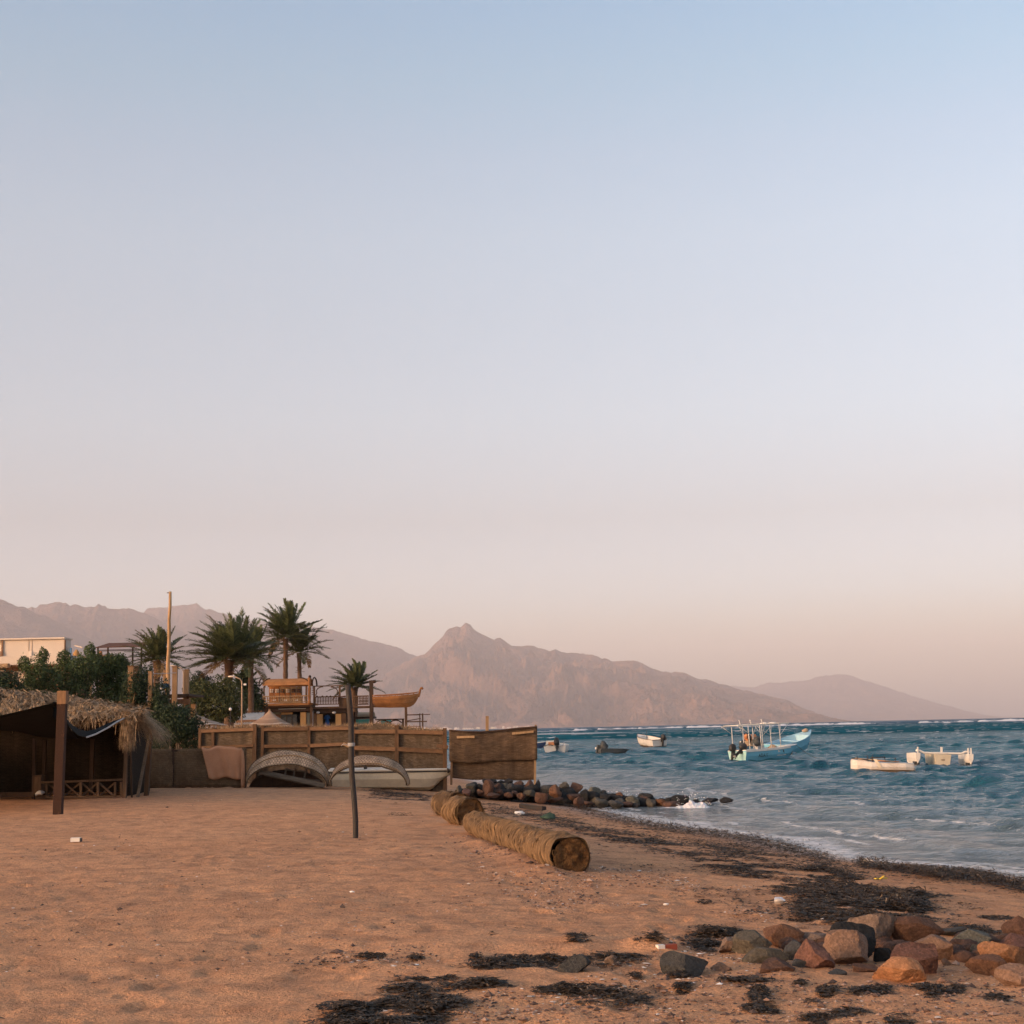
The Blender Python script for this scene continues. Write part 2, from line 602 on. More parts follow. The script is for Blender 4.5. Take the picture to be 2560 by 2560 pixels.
def make_sea():
    r = [12.0]
    while r[-1] < 180: r.append(r[-1] + max(0.11, 0.0066 * (r[-1] - 8)))
    while r[-1] < 820: r.append(r[-1] * 1.022)
    while r[-1] < 1040: r.append(r[-1] + 5.0)
    while r[-1] < 33000: r.append(r[-1] * 1.07)
    ys = np.array(r)
    us = np.concatenate([np.linspace(-3, -0.12, 16)[:-1], np.linspace(-0.12, 0.46, 520), np.linspace(0.46, 2.5, 18)[1:]])
    Y, U = np.meshgrid(ys, us, indexing='ij')
    X = U * Y
    step = np.gradient(ys)[:, None] * np.ones_like(X)
    step = np.maximum(step * 0.55, np.gradient(us)[None, :] * Y)
    D = -shore_dist(X, Y)                       # positive out to sea
    A = np.clip((D - 0.3) / 16, 0, 1) ** 0.8
    lee = np.exp(-(((X - 3.5) / 5) ** 2 + ((Y - 41) / 3.2) ** 2))      # calm behind the breakwater
    A = A * (1 - 0.75 * lee)
    W = wave_height(X, Y, step)
    Z = SEA + A * W
    foam = np.zeros_like(X)
    # rollers that reach the beach
    for off, hgt, seed in ((3.0, 0.07, 1), (6.2, 0.11, 2), (9.5, 0.13, 3), (15, 0.12, 4)):
        c = off + 1.6 * fbm(X * 0.09, Y * 0.09, 70 + seed, 3)
        act = np.clip(fbm(X * 0.10 + seed * 7, Y * 0.10, 80 + seed, 2) * 2.2 + 0.45, 0, 1) * (1 - 0.8 * lee)
        t = (D - c)
        prof = np.where(t < 0, np.exp(-(t / 0.35) ** 2), np.exp(-(t / 1.1) ** 2))
        Z += hgt * prof * act * (Y < 120)
        foam = np.maximum(foam, act * np.clip(np.exp(-((t + 0.25) / 0.45) ** 2) * 0.5 - 0.3 * seed / 4, 0, 1) * (Y < 34) * (seed < 3))
        foam = np.maximum(foam, 0.30 * act * np.exp(-((t - 1.0) / 1.2) ** 2) * (Y < 40) * (seed < 4))
    # swash edge
    foam = np.maximum(foam, 0.80 * np.exp(-((D - 0.6 - 0.6 * fbm(X * 0.5, Y * 0.5, 90, 3)) / 0.6) ** 2))
    foam = np.maximum(foam, 0.35 * np.clip(1 - D / 7, 0, 1) * (D > 0))
    for off, seed in ((1.5, 21), (2.5, 22), (3.9, 23), (5.6, 24), (7.6, 25)):
        c = off + 0.7 * fbm(X * 0.16, Y * 0.16, 110 + seed, 4)
        gate = np.clip(fbm(X * 0.3, Y * 0.3, 120 + seed, 3) * 3 + 0.5, 0, 1)
        foam = np.maximum(foam, 0.70 * gate * np.exp(-((D - c) / (0.10 + 0.012 * off)) ** 2) * (Y < 60))
    # white water on the seaward side of the breakwater
    for cx, cy_, sx, sy, k in ((0.8, 49.5, 3.2, 2.5, 0.9), (2.6, 47.5, 1.3, 1.3, 0.9), (4.7, 42.6, 0.9, 0.8, 1.0), (3.6, 46.4, 2.4, 1.0, 0.75), (6.2, 41.5, 1.6, 1.0, 0.5), (-2, 54, 4, 3, 0.8)):
        foam = np.maximum(foam, k * np.exp(-(((X - cx) / sx) ** 2 + ((Y - cy_) / sy) ** 2)))
    # small whitecaps
    cap = np.clip((W - 0.19) * 6, 0, 1) * np.clip((fbm(X * 0.05, Y * 0.05, 95, 3) - 0.12) * 4, 0, 1) * (D > 18)
    foam = np.maximum(foam, cap * 0.75)
    fc = np.clip((fbm(X * 0.012, Y * 0.03, 97, 3) - 0.36) * 8, 0, 1) * (Y > 400)
    foam = np.maximum(foam, fc * 0.8)
    # surf on the outer reef: a low white wall of water
    for (a, b, yy) in BREAKERS:
        pa, pb = G(a, yy, SEA), G(b, yy - (b - a) * 0.0213, SEA)
        ya = 905.0 + (yy - 1818) * 3
        ua, ub = pa.x / pa.y, pb.x / pb.y
        edge = np.clip((U - ua) / 0.002, 0, 1) * np.clip((ub - U) / 0.002, 0, 1)
        t = Y - ya - 5 * fbm(U * 60, U * 0 + a, 99, 3)
        hh = edge * np.clip(0.8 + 0.6 * fbm(U * 210, U * 0 + a, 100, 4), 0, 1.4)
        Z += 1.35 * hh * np.where(t < 0, np.exp(-(t / 5) ** 2), np.exp(-(t / 9) ** 2))
        foam = np.maximum(foam, hh * np.exp(-(t / 7) ** 2) * 1.4)
    # colour of the water body: sandy shallows, turquoise reef flat, deep blue outside
    sh = np.array((0.11, 0.135, 0.145)); mid = np.array((0.008, 0.080, 0.118)); tq = np.array((0.012, 0.118, 0.148)); deep = np.array((0.025, 0.095, 0.15))
    def ss(a, b, t): t = np.clip((t - a) / (b - a), 0, 1); return (t * t * (3 - 2 * t))[..., None]
    body = sh + (mid - sh) * ss(0.3, 13, D)
    rip = fbm(X * 0.012, Y * 0.012, 103, 3)
    body = body + (tq - body) * (ss(50, 120, Y + 30 * rip) * (0.35 + 0.65 * ss(-0.3, 0.35, fbm(X * 0.02, Y * 0.008, 104, 3))))
    body = body + (np.array((0.018, 0.105, 0.145)) - body) * ss(190, 480, Y + 60 * rip) * 0.75
    body = body + (deep - body) * ss(700, 900, Y)
    wind = fbm(U * 45, np.log(np.maximum(Y, 1)) * 26, 131, 4) + 0.6 * fbm(U * 160, np.log(np.maximum(Y, 1)) * 90, 132, 3)
    body = body * (1 + 0.55 * wind * np.clip((Y - 70) / 150, 0, 1))[..., None]
    foam = np.maximum(foam, 0.9 * np.clip((fbm(U * 130, np.log(np.maximum(Y, 1)) * 110, 133, 3) - 0.40) * 9, 0, 1) * np.clip((Y - 110) / 100, 0, 1))
    Z = np.where(D < -1.2, SEA - 0.25, Z)
    Z = np.where(D < 0.4, np.minimum(Z, SEA + 0.02), Z)
    v = np.stack([X.ravel(), Y.ravel(), Z.ravel()], 1)
    m = NT('sea_water')
    vec = m.coord('Object', (1, 1.0, 1))
    far = m.coord('Object', (0.22, 0.22, 0.22))
    fo = m.attr('foam')
    n1 = m.noise(vec, 3.2, 6, 0.65, 0.3); n2 = m.noise(vec, 0.9, 5, 0.6, 0.4); n3 = m.noise(far, 1.0, 5, 0.6, 0.2)
    lace = m.voro(m.mix(0.25, vec, m.noise(vec, 1.6, 3, 0.6, 0, 'Color')), 4.2, 'DISTANCE_TO_EDGE')
    web = m.ramp(lace, [(0.02, 1.0), (0.22, 0.0)])
    ff = m.math('ADD', fo, m.math('ADD', m.math('MULTIPLY', m.math('SUBTRACT', n1, 0.5), 0.9), m.math('MULTIPLY', web, 0.22)))
    fm = m.ramp(ff, [(0.52, 0.0), (0.78, 0.6), (1.0, 1.0)])
    base = m.mix(fm, m.attr('body', 'Color'), (0.78, 0.76, 0.75))
    n4 = m.noise(m.coord('Object', (0.35, 1.0, 1)), 0.8, 5, 0.65, 0.3)
    h = m.math('ADD', m.math('MULTIPLY', n1, 0.7), m.math('ADD', m.math('MULTIPLY', n2, 1.0), m.math('ADD', m.math('MULTIPLY', n3, 3.0), m.math('MULTIPLY', n4, 2.2))))
    m.set(Base_Color=base, Roughness=m.math('ADD', m.ramp(fm, [(0, 0.10), (1, 0.8)]), m.math('MULTIPLY', m.attr('far'), 0.34)), Normal=m.bump(h, 0.9, 0.34), IOR=1.33)
    m._in(m.p.inputs['Specular IOR Level'], m.ramp(m.attr('far'), [(0, 0.40), (0.25, 0.28), (0.45, 0.10), (0.65, 0.0)]))
    np_mesh('sea', v, grid_faces(len(ys), len(us)), m.m, kind='structure', attrs={'foam': foam.ravel(), 'far': np.clip(np.log(np.maximum(Y, 1) / 40) / 3.0, 0, 1).ravel()}, cols={'body': body.reshape(-1, 3)})


make_sea()

# ------------------------------------------------------------------ mountains
def mountain(name, sky_px, Yc, depth, seed, c1, c2, n=420, amp=0.42, spur=1.0):
    Yc *= 2.5; depth *= 2.5; sc = Yc / 6800
    px = np.array([a for a, b in sky_px], float); py = np.array([b for a, b in sky_px], float)
    pts = [P(a, b, Yc) for a, b in sky_px]
    xs0 = np.array([p.x for p in pts]); zs0 = np.array([p.z for p in pts])
    xs = np.linspace(xs0[0], xs0[-1], n)
    zc = np.interp(xs, xs0, zs0)
    zc = np.maximum(zc + (13 * fbm(xs / (130 * sc), xs * 0 + seed, seed, 4, gain=0.6) + 5 * np.abs(fbm(xs / (38 * sc), xs * 0 + seed, seed + 2, 2))) * np.clip(zc / (120 * sc), 0, 1) * sc, SEA - 4)
    nf, nb = 170, 14
    s = np.concatenate([np.linspace(0, 1, nf) ** 0.9, 1 + np.linspace(0, 0.6, nb)[1:]])
    S, XX = np.meshgrid(s, xs, indexing='ij')
    ZC = np.ones_like(S) * zc[None, :]
    Yg = Yc - depth * (1 - S)
    k = 1.0 / (0.34 * depth) * spur
    wx = XX + 0.22 * depth * fbm(XX * k * 0.8, Yg * k * 0.8, seed + 40, 3)
    rg = ridged(wx * k * 1.5, Yg * k * 0.66, seed, 7, gain=0.64)
    fine = fbm(XX * k * 9, Yg * k * 9, seed + 9, 4)
    g = np.where(S <= 1, S ** 1.25, 1 - (S - 1) * 0.9)
    w = np.clip(S, 0, 1) ** 0.55 * np.clip(1 - S, 0, 1) ** 0.75 * 1.7
    Z = ZC * (g + amp * (rg - 0.42) * w + 0.10 * fine * w)
    lim = ZC * (Yg / Yc) * (0.985 - 0.05 * np.clip(1 - S, 0, 1))
    Z = np.where(S < 1, np.minimum(Z, lim), Z)
    Z = np.maximum(Z, -3 + 0 * Z)
    Z[0, :] = -5
    Xp = XX * np.where(S <= 1, 0.25 + 0.75 * Yg / Yc, 1.0)        # the flanks draw in towards the foot
    m = NT(name + '_rock')
    vec = m.coord('Object')
    a = m.noise(vec, 1 / (0.09 * depth), 7, 0.65, 0.5)
    b = m.noise(vec, 1 / (0.012 * depth), 5, 0.7)
    col = m.mix(m.ramp(a, [(0.35, 0), (0.65, 1)]), c1, c2)
    col = m.mix(0.6, col, m.ramp(b, [(0.3, 0.7), (0.7, 1.2)]), 'MULTIPLY')
    m.set(Base_Color=col, Roughness=0.95, Normal=m.bump(m.math('ADD', b, m.math('MULTIPLY', a, 2.0)), 1.0, 0.022 * depth))
    m.p.inputs['Specular IOR Level'].default_value = 0.1
    v = np.stack([Xp.ravel(), Yg.ravel(), Z.ravel()], 1)
    return np_mesh(name, v, grid_faces(len(s), n), m.m, kind='structure')


SK_NEAR = [(-420, 1560), (-300, 1530), (-180, 1470), (-60, 1490), (0, 1502), (9, 1505), (26, 1512), (38, 1517), (52, 1516), (64, 1520), (87, 1533), (114, 1543), (145, 1560), (230, 1600), (330, 1660), (450, 1740), (560, 1850)]
SK_LEFT = [(-420, 1600), (-200, 1540), (30, 1530), (65, 1521), (81, 1516), (90, 1519), (99, 1513), (116, 1511), (136, 1506), (151, 1508), (157, 1512), (164, 1509), (175, 1516), (187, 1511), (203, 1515), (216, 1519), (238, 1517), (241, 1515), (245, 1509), (252, 1511), (254, 1513), (264, 1513), (267, 1518), (280, 1520), (321, 1519), (342, 1529), (355, 1535), (420, 1560), (520, 1610), (640, 1680), (760, 1760), (860, 1850)]
SK_BACK = [(200, 1640), (300, 1570), (350, 1538), (357, 1533), (368, 1522), (396, 1517), (414, 1517), (457, 1510), (475, 1511), (491, 1507), (516, 1524), (528, 1520), (548, 1530), (607, 1544), (633, 1555), (646, 1553), (700, 1560), (740, 1558), (780, 1565), (815, 1572), (852, 1578), (910, 1597), (990, 1616), (1030, 1635), (1070, 1650), (1160, 1700), (1300, 1780), (1360, 1840)]
SK_PEAK = [(640, 1842), (760, 1790), (880, 1730), (990, 1668), (1040, 1643), (1062, 1634), (1080, 1616), (1106, 1590), (1120, 1575), (1142, 1567), (1152, 1569), (1164, 1559), (1176, 1564), (1182, 1571), (1210, 1585), (1236, 1598), (1244, 1594), (1251, 1593), (1262, 1600), (1280, 1612), (1300, 1613), (1316, 1612), (1345, 1622), (1374, 1630), (1390, 1628), (1417, 1634), (1482, 1638), (1500, 1644), (1526, 1654), (1560, 1652), (1588, 1650), (1605, 1656), (1642, 1674), (1707, 1685), (1758, 1699), (1816, 1710), (1859, 1725), (1925, 1743), (1975, 1754), (2019, 1775), (2040, 1790), (2062, 1806)]
SK_FAR = [(1600, 1745), (1760, 1722), (1845, 1716), (1888, 1716), (1940, 1708), (1997, 1701), (2040, 1694), (2077, 1690), (2101, 1687), (2130, 1690), (2173, 1703), (2220, 1720), (2279, 1742), (2330, 1754), (2385, 1769), (2451, 1786), (2520, 1797)]
mountain('mountain_nearest_ridge', SK_NEAR, 5600, 1500, 3, (0.13, 0.09, 0.08), (0.19, 0.13, 0.11), n=200)
mountain('mountain_left_range', SK_LEFT, 6400, 1500, 13, (0.14, 0.09, 0.08), (0.22, 0.14, 0.115), n=420, spur=1.6)
mountain('mountain_rear_range', SK_BACK, 7600, 2000, 23, (0.14, 0.09, 0.08), (0.21, 0.135, 0.115), n=520, spur=1.8, amp=0.6)
mountain('mountain_peak_range', SK_PEAK, 6800, 2100, 37, (0.16, 0.095, 0.075), (0.41, 0.23, 0.15), n=820, amp=0.78, spur=2.0)
mountain('mountain_far_range', SK_FAR, 11500, 2200, 53, (0.18, 0.12, 0.10), (0.26, 0.17, 0.13), n=240)
# ------------------------------------------------------------------ shared materials
def mat_paint(name, c, rough=0.45, dirt=0.25, dirtc=(0.25, 0.2, 0.15), spec=0.4, scale=2.0):
    m = NT(name)
    v = m.coord('Object')
    a = m.noise(v, scale, 7, 0.7, 0.5); b = m.noise(v, scale * 9, 4, 0.7)
    col = m.mix(m.math('MULTIPLY', m.ramp(a, [(0.45, 0), (0.75, 1)]), dirt), c, dirtc)
    col = m.mix(0.5, col, m.ramp(b, [(0.3, 0.82), (0.7, 1.08)]), 'MULTIPLY')
    m.set(Base_Color=col, Roughness=m.ramp(a, [(0.3, rough), (0.8, min(1, rough + 0.3))]), Normal=m.bump(b, 0.1, 0.01))
    m.p.inputs['Specular IOR Level'].default_value = spec
    return m.m


M_WHITE = mat_paint('white_boat_paint', (0.72, 0.69, 0.63), dirt=0.35)
M_WHITEOLD = mat_paint('chalky_white_paint', (0.68, 0.64, 0.58), dirt=0.5, rough=0.6, dirtc=(0.3, 0.2, 0.13))
M_CREAM = mat_paint('cream_boat_paint', (0.60, 0.53, 0.40), dirt=0.4)
M_BLUE = mat_paint('sky_blue_boat_paint', (0.16, 0.47, 0.62), dirt=0.3, dirtc=(0.25, 0.4, 0.42))
M_BLUEIN = mat_paint('pale_blue_boat_paint', (0.36, 0.60, 0.72), dirt=0.3)
M_MINT = mat_paint('faded_mint_paint', (0.35, 0.60, 0.58), dirt=0.3)
M_BLACK = mat_paint('black_engine_paint', (0.018, 0.02, 0.022), rough=0.4, dirt=0.2)
M_DARKRUB = mat_paint('dark_grey_rubber', (0.045, 0.055, 0.06), rough=0.6, dirt=0.4, dirtc=(0.12, 0.11, 0.1))
M_FOUL = mat_paint('brown_hull_fouling', (0.09, 0.06, 0.035), rough=0.8, dirt=0.5)
M_ORANGE = mat_paint('faded_orange_cloth', (0.55, 0.22, 0.09), rough=0.9, dirt=0.4)
M_TAN = mat_paint('tan_canvas', (0.45, 0.33, 0.22), rough=0.9, dirt=0.4)
M_STEEL = mat_paint('galvanised_steel', (0.42, 0.42, 0.41), rough=0.5, dirt=0.3)
M_DARKIRON = mat_paint('dark_painted_iron', (0.028, 0.026, 0.025), rough=0.6, dirt=0.5, dirtc=(0.09, 0.05, 0.03))
M_ROPE = mat_rough('old_rope', (0.32, 0.26, 0.16), scale=20)
M_TEAL = mat_paint('turquoise_paint', (0.03, 0.42, 0.42), dirt=0.3)

# ------------------------------------------------------------------ boulders
import bmesh
_ICO = {}


def ico(n):
    if n not in _ICO:
        bm = bmesh.new(); bmesh.ops.create_icosphere(bm, subdivisions=n, radius=1.0)
        bm.verts.ensure_lookup_table()
        _ICO[n] = (np.array([v.co[:] for v in bm.verts]), np.array([[v.index for v in f.verts] for f in bm.faces]))
        bm.free()
    return _ICO[n]


def mat_stone(name, c, c2, speck=0.6):
    m = NT(name); v = m.coord('Object')
    oi = m.node('ShaderNodeObjectInfo')
    a = m.noise(v, 2.6, 7, 0.7, 0.8); b = m.noise(v, 19, 6, 0.75); g = m.voro(v, 85, out='Color')
    cr = m.voro(m.mix(0.35, v, m.noise(v, 3.0, 4, 0.6, 0, 'Color')), 2.2, 'DISTANCE_TO_EDGE')
    crack = m.ramp(cr, [(0.0, 0.35), (0.035, 1.0)])
    col = m.mix(m.ramp(a, [(0.3, 0), (0.7, 1)]), c, c2)
    col = m.mix(0.8, col, m.ramp(b, [(0.25, 0.5), (0.75, 1.3)]), 'MULTIPLY')
    col = m.mix(speck, col, m.ramp(g, [(0.2, 0.65), (0.9, 1.35)]), 'MULTIPLY')
    st = m.noise(v, 5.5, 5, 0.7, 1.2)
    col = m.mix(m.ramp(st, [(0.55, 0.0), (0.72, 0.6)]), col, sc3(c2, 0.35))
    col = m.mix(m.ramp(st, [(0.25, 0.35), (0.36, 0.0)]), col, (0.38, 0.33, 0.28))
    col = m.mix(0.6, col, crack, 'MULTIPLY')
    col = m.mix(1.0, col, m.ramp(oi.outputs['Random'], [(0, 0.8), (1, 1.1)]), 'MULTIPLY')
    h = m.math('ADD', m.math('ADD', m.math('MULTIPLY', a, 1.4), m.math('MULTIPLY', b, 0.7)), m.math('MULTIPLY', crack, 0.25))
    m.set(Base_Color=col, Roughness=0.88, Normal=m.bump(h, 0.9, 0.045))
    m.p.inputs['Specular IOR Level'].default_value = 0.25
    return m.m


STONE = {
    'tan': mat_stone('tan_granite', (0.27, 0.165, 0.11), (0.20, 0.125, 0.09)),
    'grey tan': mat_stone('grey_tan_granite', (0.25, 0.17, 0.125), (0.18, 0.13, 0.10)),
    'reddish': mat_stone('reddish_granite', (0.18, 0.09, 0.064), (0.14, 0.07, 0.054)),
    'orange': mat_stone('orange_sandstone', (0.47, 0.225, 0.105), (0.36, 0.18, 0.09)),
    'rust brown': mat_stone('rust_brown_stone', (0.20, 0.10, 0.056), (0.14, 0.07, 0.042)),
    'dark brown': mat_stone('dark_brown_stone', (0.10, 0.055, 0.038), (0.14, 0.075, 0.05)),
    'olive grey': mat_stone('olive_grey_stone', (0.125, 0.105, 0.075), (0.085, 0.075, 0.06)),
    'black': mat_stone('black_basalt', (0.022, 0.023, 0.025), (0.04, 0.038, 0.036)),
    'slate': mat_stone('slate_stone', (0.05, 0.053, 0.055), (0.08, 0.076, 0.07)),
    'grey green': mat_stone('grey_green_stone', (0.15, 0.14, 0.11), (0.085, 0.085, 0.07)),
}


def boulder(name, c, size, col, seed, label, group, sub=3, rotz=0.0, tilt=0.0, cuts=7, cat='boulder'):
    v, f = ico(sub)
    r = np.random.RandomState(seed)
    Q = np.array(Euler(tuple(r.uniform(0, 3, 3))).to_matrix())
    p = v @ Q
    p = p / ((np.abs(p) ** 3.4).sum(1) ** (1 / 3.4))[:, None]
    p = p @ Q.T
    for _ in range(cuts):
        n = r.normal(size=3); n /= np.linalg.norm(n)
        d = r.uniform(0.5, 0.85)
        t = np.maximum(0, p @ n - d)
        p -= np.outer(t * 0.96, n)
    p += v * (0.05 * noise3(v * 1.7 + seed * 3.1, seed) + 0.03 * noise3(v * 4.5 + seed, seed + 1) + 0.02 * noise3(v * 9, seed + 2) + 0.012 * noise3(v * 21, seed + 3))[:, None]
    p /= np.abs(p).max(0)
    R = np.array(Euler((tilt, tilt * 0.6, 0)).to_matrix())
    p = p @ R.T
    p = p / np.abs(p).max(0)
    R2 = np.array(Euler((0, 0, rotz)).to_matrix())
    p = (p * np.array(size) / 2) @ R2.T + np.array(c)
    o = np_mesh(name, p, f, STONE[col], loc=(c[0], c[1], c[2] - size[2] / 2), smooth=False)
    o['label'] = label; o['category'] = cat; o['group'] = group
    return o


def near_rocks():
    k = 780 / 1932
    L = [  # crop bbox, colour, tilt, what singles it out
        (860, 180, 1150, 440, 'grey tan', 0.5, 'largest grey tan boulder, slanted, at the top of the near heap'),
        (770, 288, 1025, 520, 'black', 0.3, 'black slate boulder wedged behind the round tan boulder'),
        (730, 335, 985, 562, 'tan', 0.0, 'round tan boulder leaning on the black slate one'),
        (560, 395, 788, 602, 'reddish', 0.7, 'reddish wedge-shaped boulder pointing down into the sand'),
        (1110, 240, 1420, 430, 'dark brown', 0.25, 'wide dark brown boulder right of the largest tan one'),
        (1280, 330, 1560, 525, 'tan', 0.4, 'faceted tan boulder behind the reddish block'),
        (1150, 388, 1455, 618, 'reddish', 0.5, 'big reddish block with a flat slanting top'),
        (1003, 500, 1312, 668, 'orange', 0.15, 'bright orange sandstone block at the front of the near heap'),
        (352, 268, 592, 420, 'rust brown', 0.4, 'pointed rust coloured stone at the back left of the heap'),
        (160, 338, 422, 475, 'olive grey', 0.1, 'flat olive grey stone at the left of the near heap'),
        (183, 438, 462, 560, 'olive grey', 0.2, 'low dark olive stone below the flat olive one'),
        (318, 498, 517, 612, 'dark brown', 0.1, 'low dark reddish brown stone lying front left'),
        (455, 400, 575, 525, 'slate', 0.3, 'small slate stone left of the reddish wedge'),
        (495, 495, 645, 585, 'slate', 0.2, 'blue grey stone half hidden under the reddish wedge'),
        (1528, 318, 1805, 450, 'grey green', 0.3, 'long grey green lichen-marked boulder on the right'),
        (1425, 303, 1600, 352, 'slate', 0.0, 'thin dark slab behind the grey green boulder'),
        (1843, 228, 2010, 372, 'dark brown', 0.2, 'dark brown boulder at the right edge, highest there'),
        (1818, 352, 2010, 455, 'reddish', 0.1, 'reddish boulder at the right edge under the dark brown one'),
        (1708, 392, 1975, 562, 'orange', 0.35, 'large orange tan boulder near the right edge'),
        (1618, 488, 1855, 625, 'rust brown', 0.25, 'rust brown boulder in front of the large orange tan one'),
        (1815, 543, 2050, 700, 'tan', 0.1, 'tan boulder in the lower right corner of the heap'),
        (35, 372, 205, 455, 'grey tan', 0.1, 'pale stone at the far left end of the near heap'),
        (578, 338, 765, 415, 'grey tan', 0.1, 'half buried pale stone behind the round tan boulder'),
        (1638, 418, 1755, 515, 'olive grey', 0.2, 'small dark olive stone left of the large orange tan boulder'),
        (1015, 435, 1125, 525, 'black', 0.2, 'small black stone in the gap behind the orange block'),
        (888, 533, 1035, 598, 'dark brown', 0.1, 'low dark stone left of the orange block'),
        (1095, 455, 1165, 505, 'grey tan', 0.1, 'small pale stone in the gap under the reddish block'),
        (715, 572, 845, 622, 'slate', 0.1, 'flat slate chip in the sand below the round tan boulder'),
        (15, 528, 130, 600, 'tan', 0.2, 'small tan stone left of the low dark olive stone'),
        (1450, 505, 1500, 560, 'tan', 0.2, 'fist sized tan stone right of the reddish block'),
    ]
    for i, (x0, y0, x1, y1, col, tilt, lab) in enumerate(L):
        X0, Y0, X1, Y1 = 1780 + x0 * k, 2200 + y0 * k, 1780 + x1 * k, 2200 + y1 * k
        g = GG((X0 + X1) / 2, Y1 - 0.12 * (Y1 - Y0))
        Y = g.y + 0.18
        if y1 < 530 and y0 < 400: Y = g.y + 0.05
        a, b = P(X0, (Y0 + Y1) / 2, Y), P(X1, (Y0 + Y1) / 2, Y)
        t, u = P((X0 + X1) / 2, Y0, Y), P((X0 + X1) / 2, Y1, Y)
        w = (b - a).length; h = (t - u).length
        boulder('boulder', (a + b) / 2 + Vector((0, 0.1, -0.03 * h)), (w * 1.2, max(w * 0.85, h), h * 1.24), col, 100 + i, lab, 'boulders in the near heap', sub=4, tilt=tilt, cuts=12)
    V, Fc, off = [], [], 0
    vv, ff = ico(2); R = np.random.RandomState(8)
    for i in range(46):
        px, py = R.uniform(1960, 2540), R.uniform(2350, 2405)
        g = GG(px, py); s = R.uniform(.045, .085)
        q = vv * np.array((s * 1.3, s, s * .8)) * (1 + .25 * noise3(vv * 1.8 + i, i))[:, None] + np.array((g.x, g.y + .12, g.z + s * .1))
        V.append(q); Fc.append(ff + off); off += len(q)
    np_mesh('heap_rubble', np.concatenate(V), np.concatenate(Fc), STONE['dark brown'], kind='stuff', label='small dark stones filling the gaps of the near boulder heap')
    # stones half sunk in the sand to the left of the heap
    for i, (x0, y0, x1, y1, col, lab) in enumerate([
            (1651, 2378, 1778, 2442, 'slate', 'large blue black stone beside the red and white packet'),
            (1393, 2390, 1490, 2436, 'slate', 'smaller blue grey stone half buried in black seaweed'),
            (1510, 2394, 1547, 2421, 'grey tan', 'small round pale stone between the two blue grey stones')]):
        g = GG((x0 + x1) / 2, y1 - 6); Y = g.y + 0.12
        a, b = P(x0, y1, Y), P(x1, y1, Y); h = (P(x0, y0, Y) - P(x0, y1, Y)).length
        c = (a + b) / 2
        boulder('half_buried_stone', (c.x, Y, gz(c.x, Y) + h * 0.22), ((b - a).length, (b - a).length * 0.8, h * 1.25), col, 300 + i, lab, 'stones sunk in the sand', sub=4, cuts=6, cat='stone')


near_rocks()


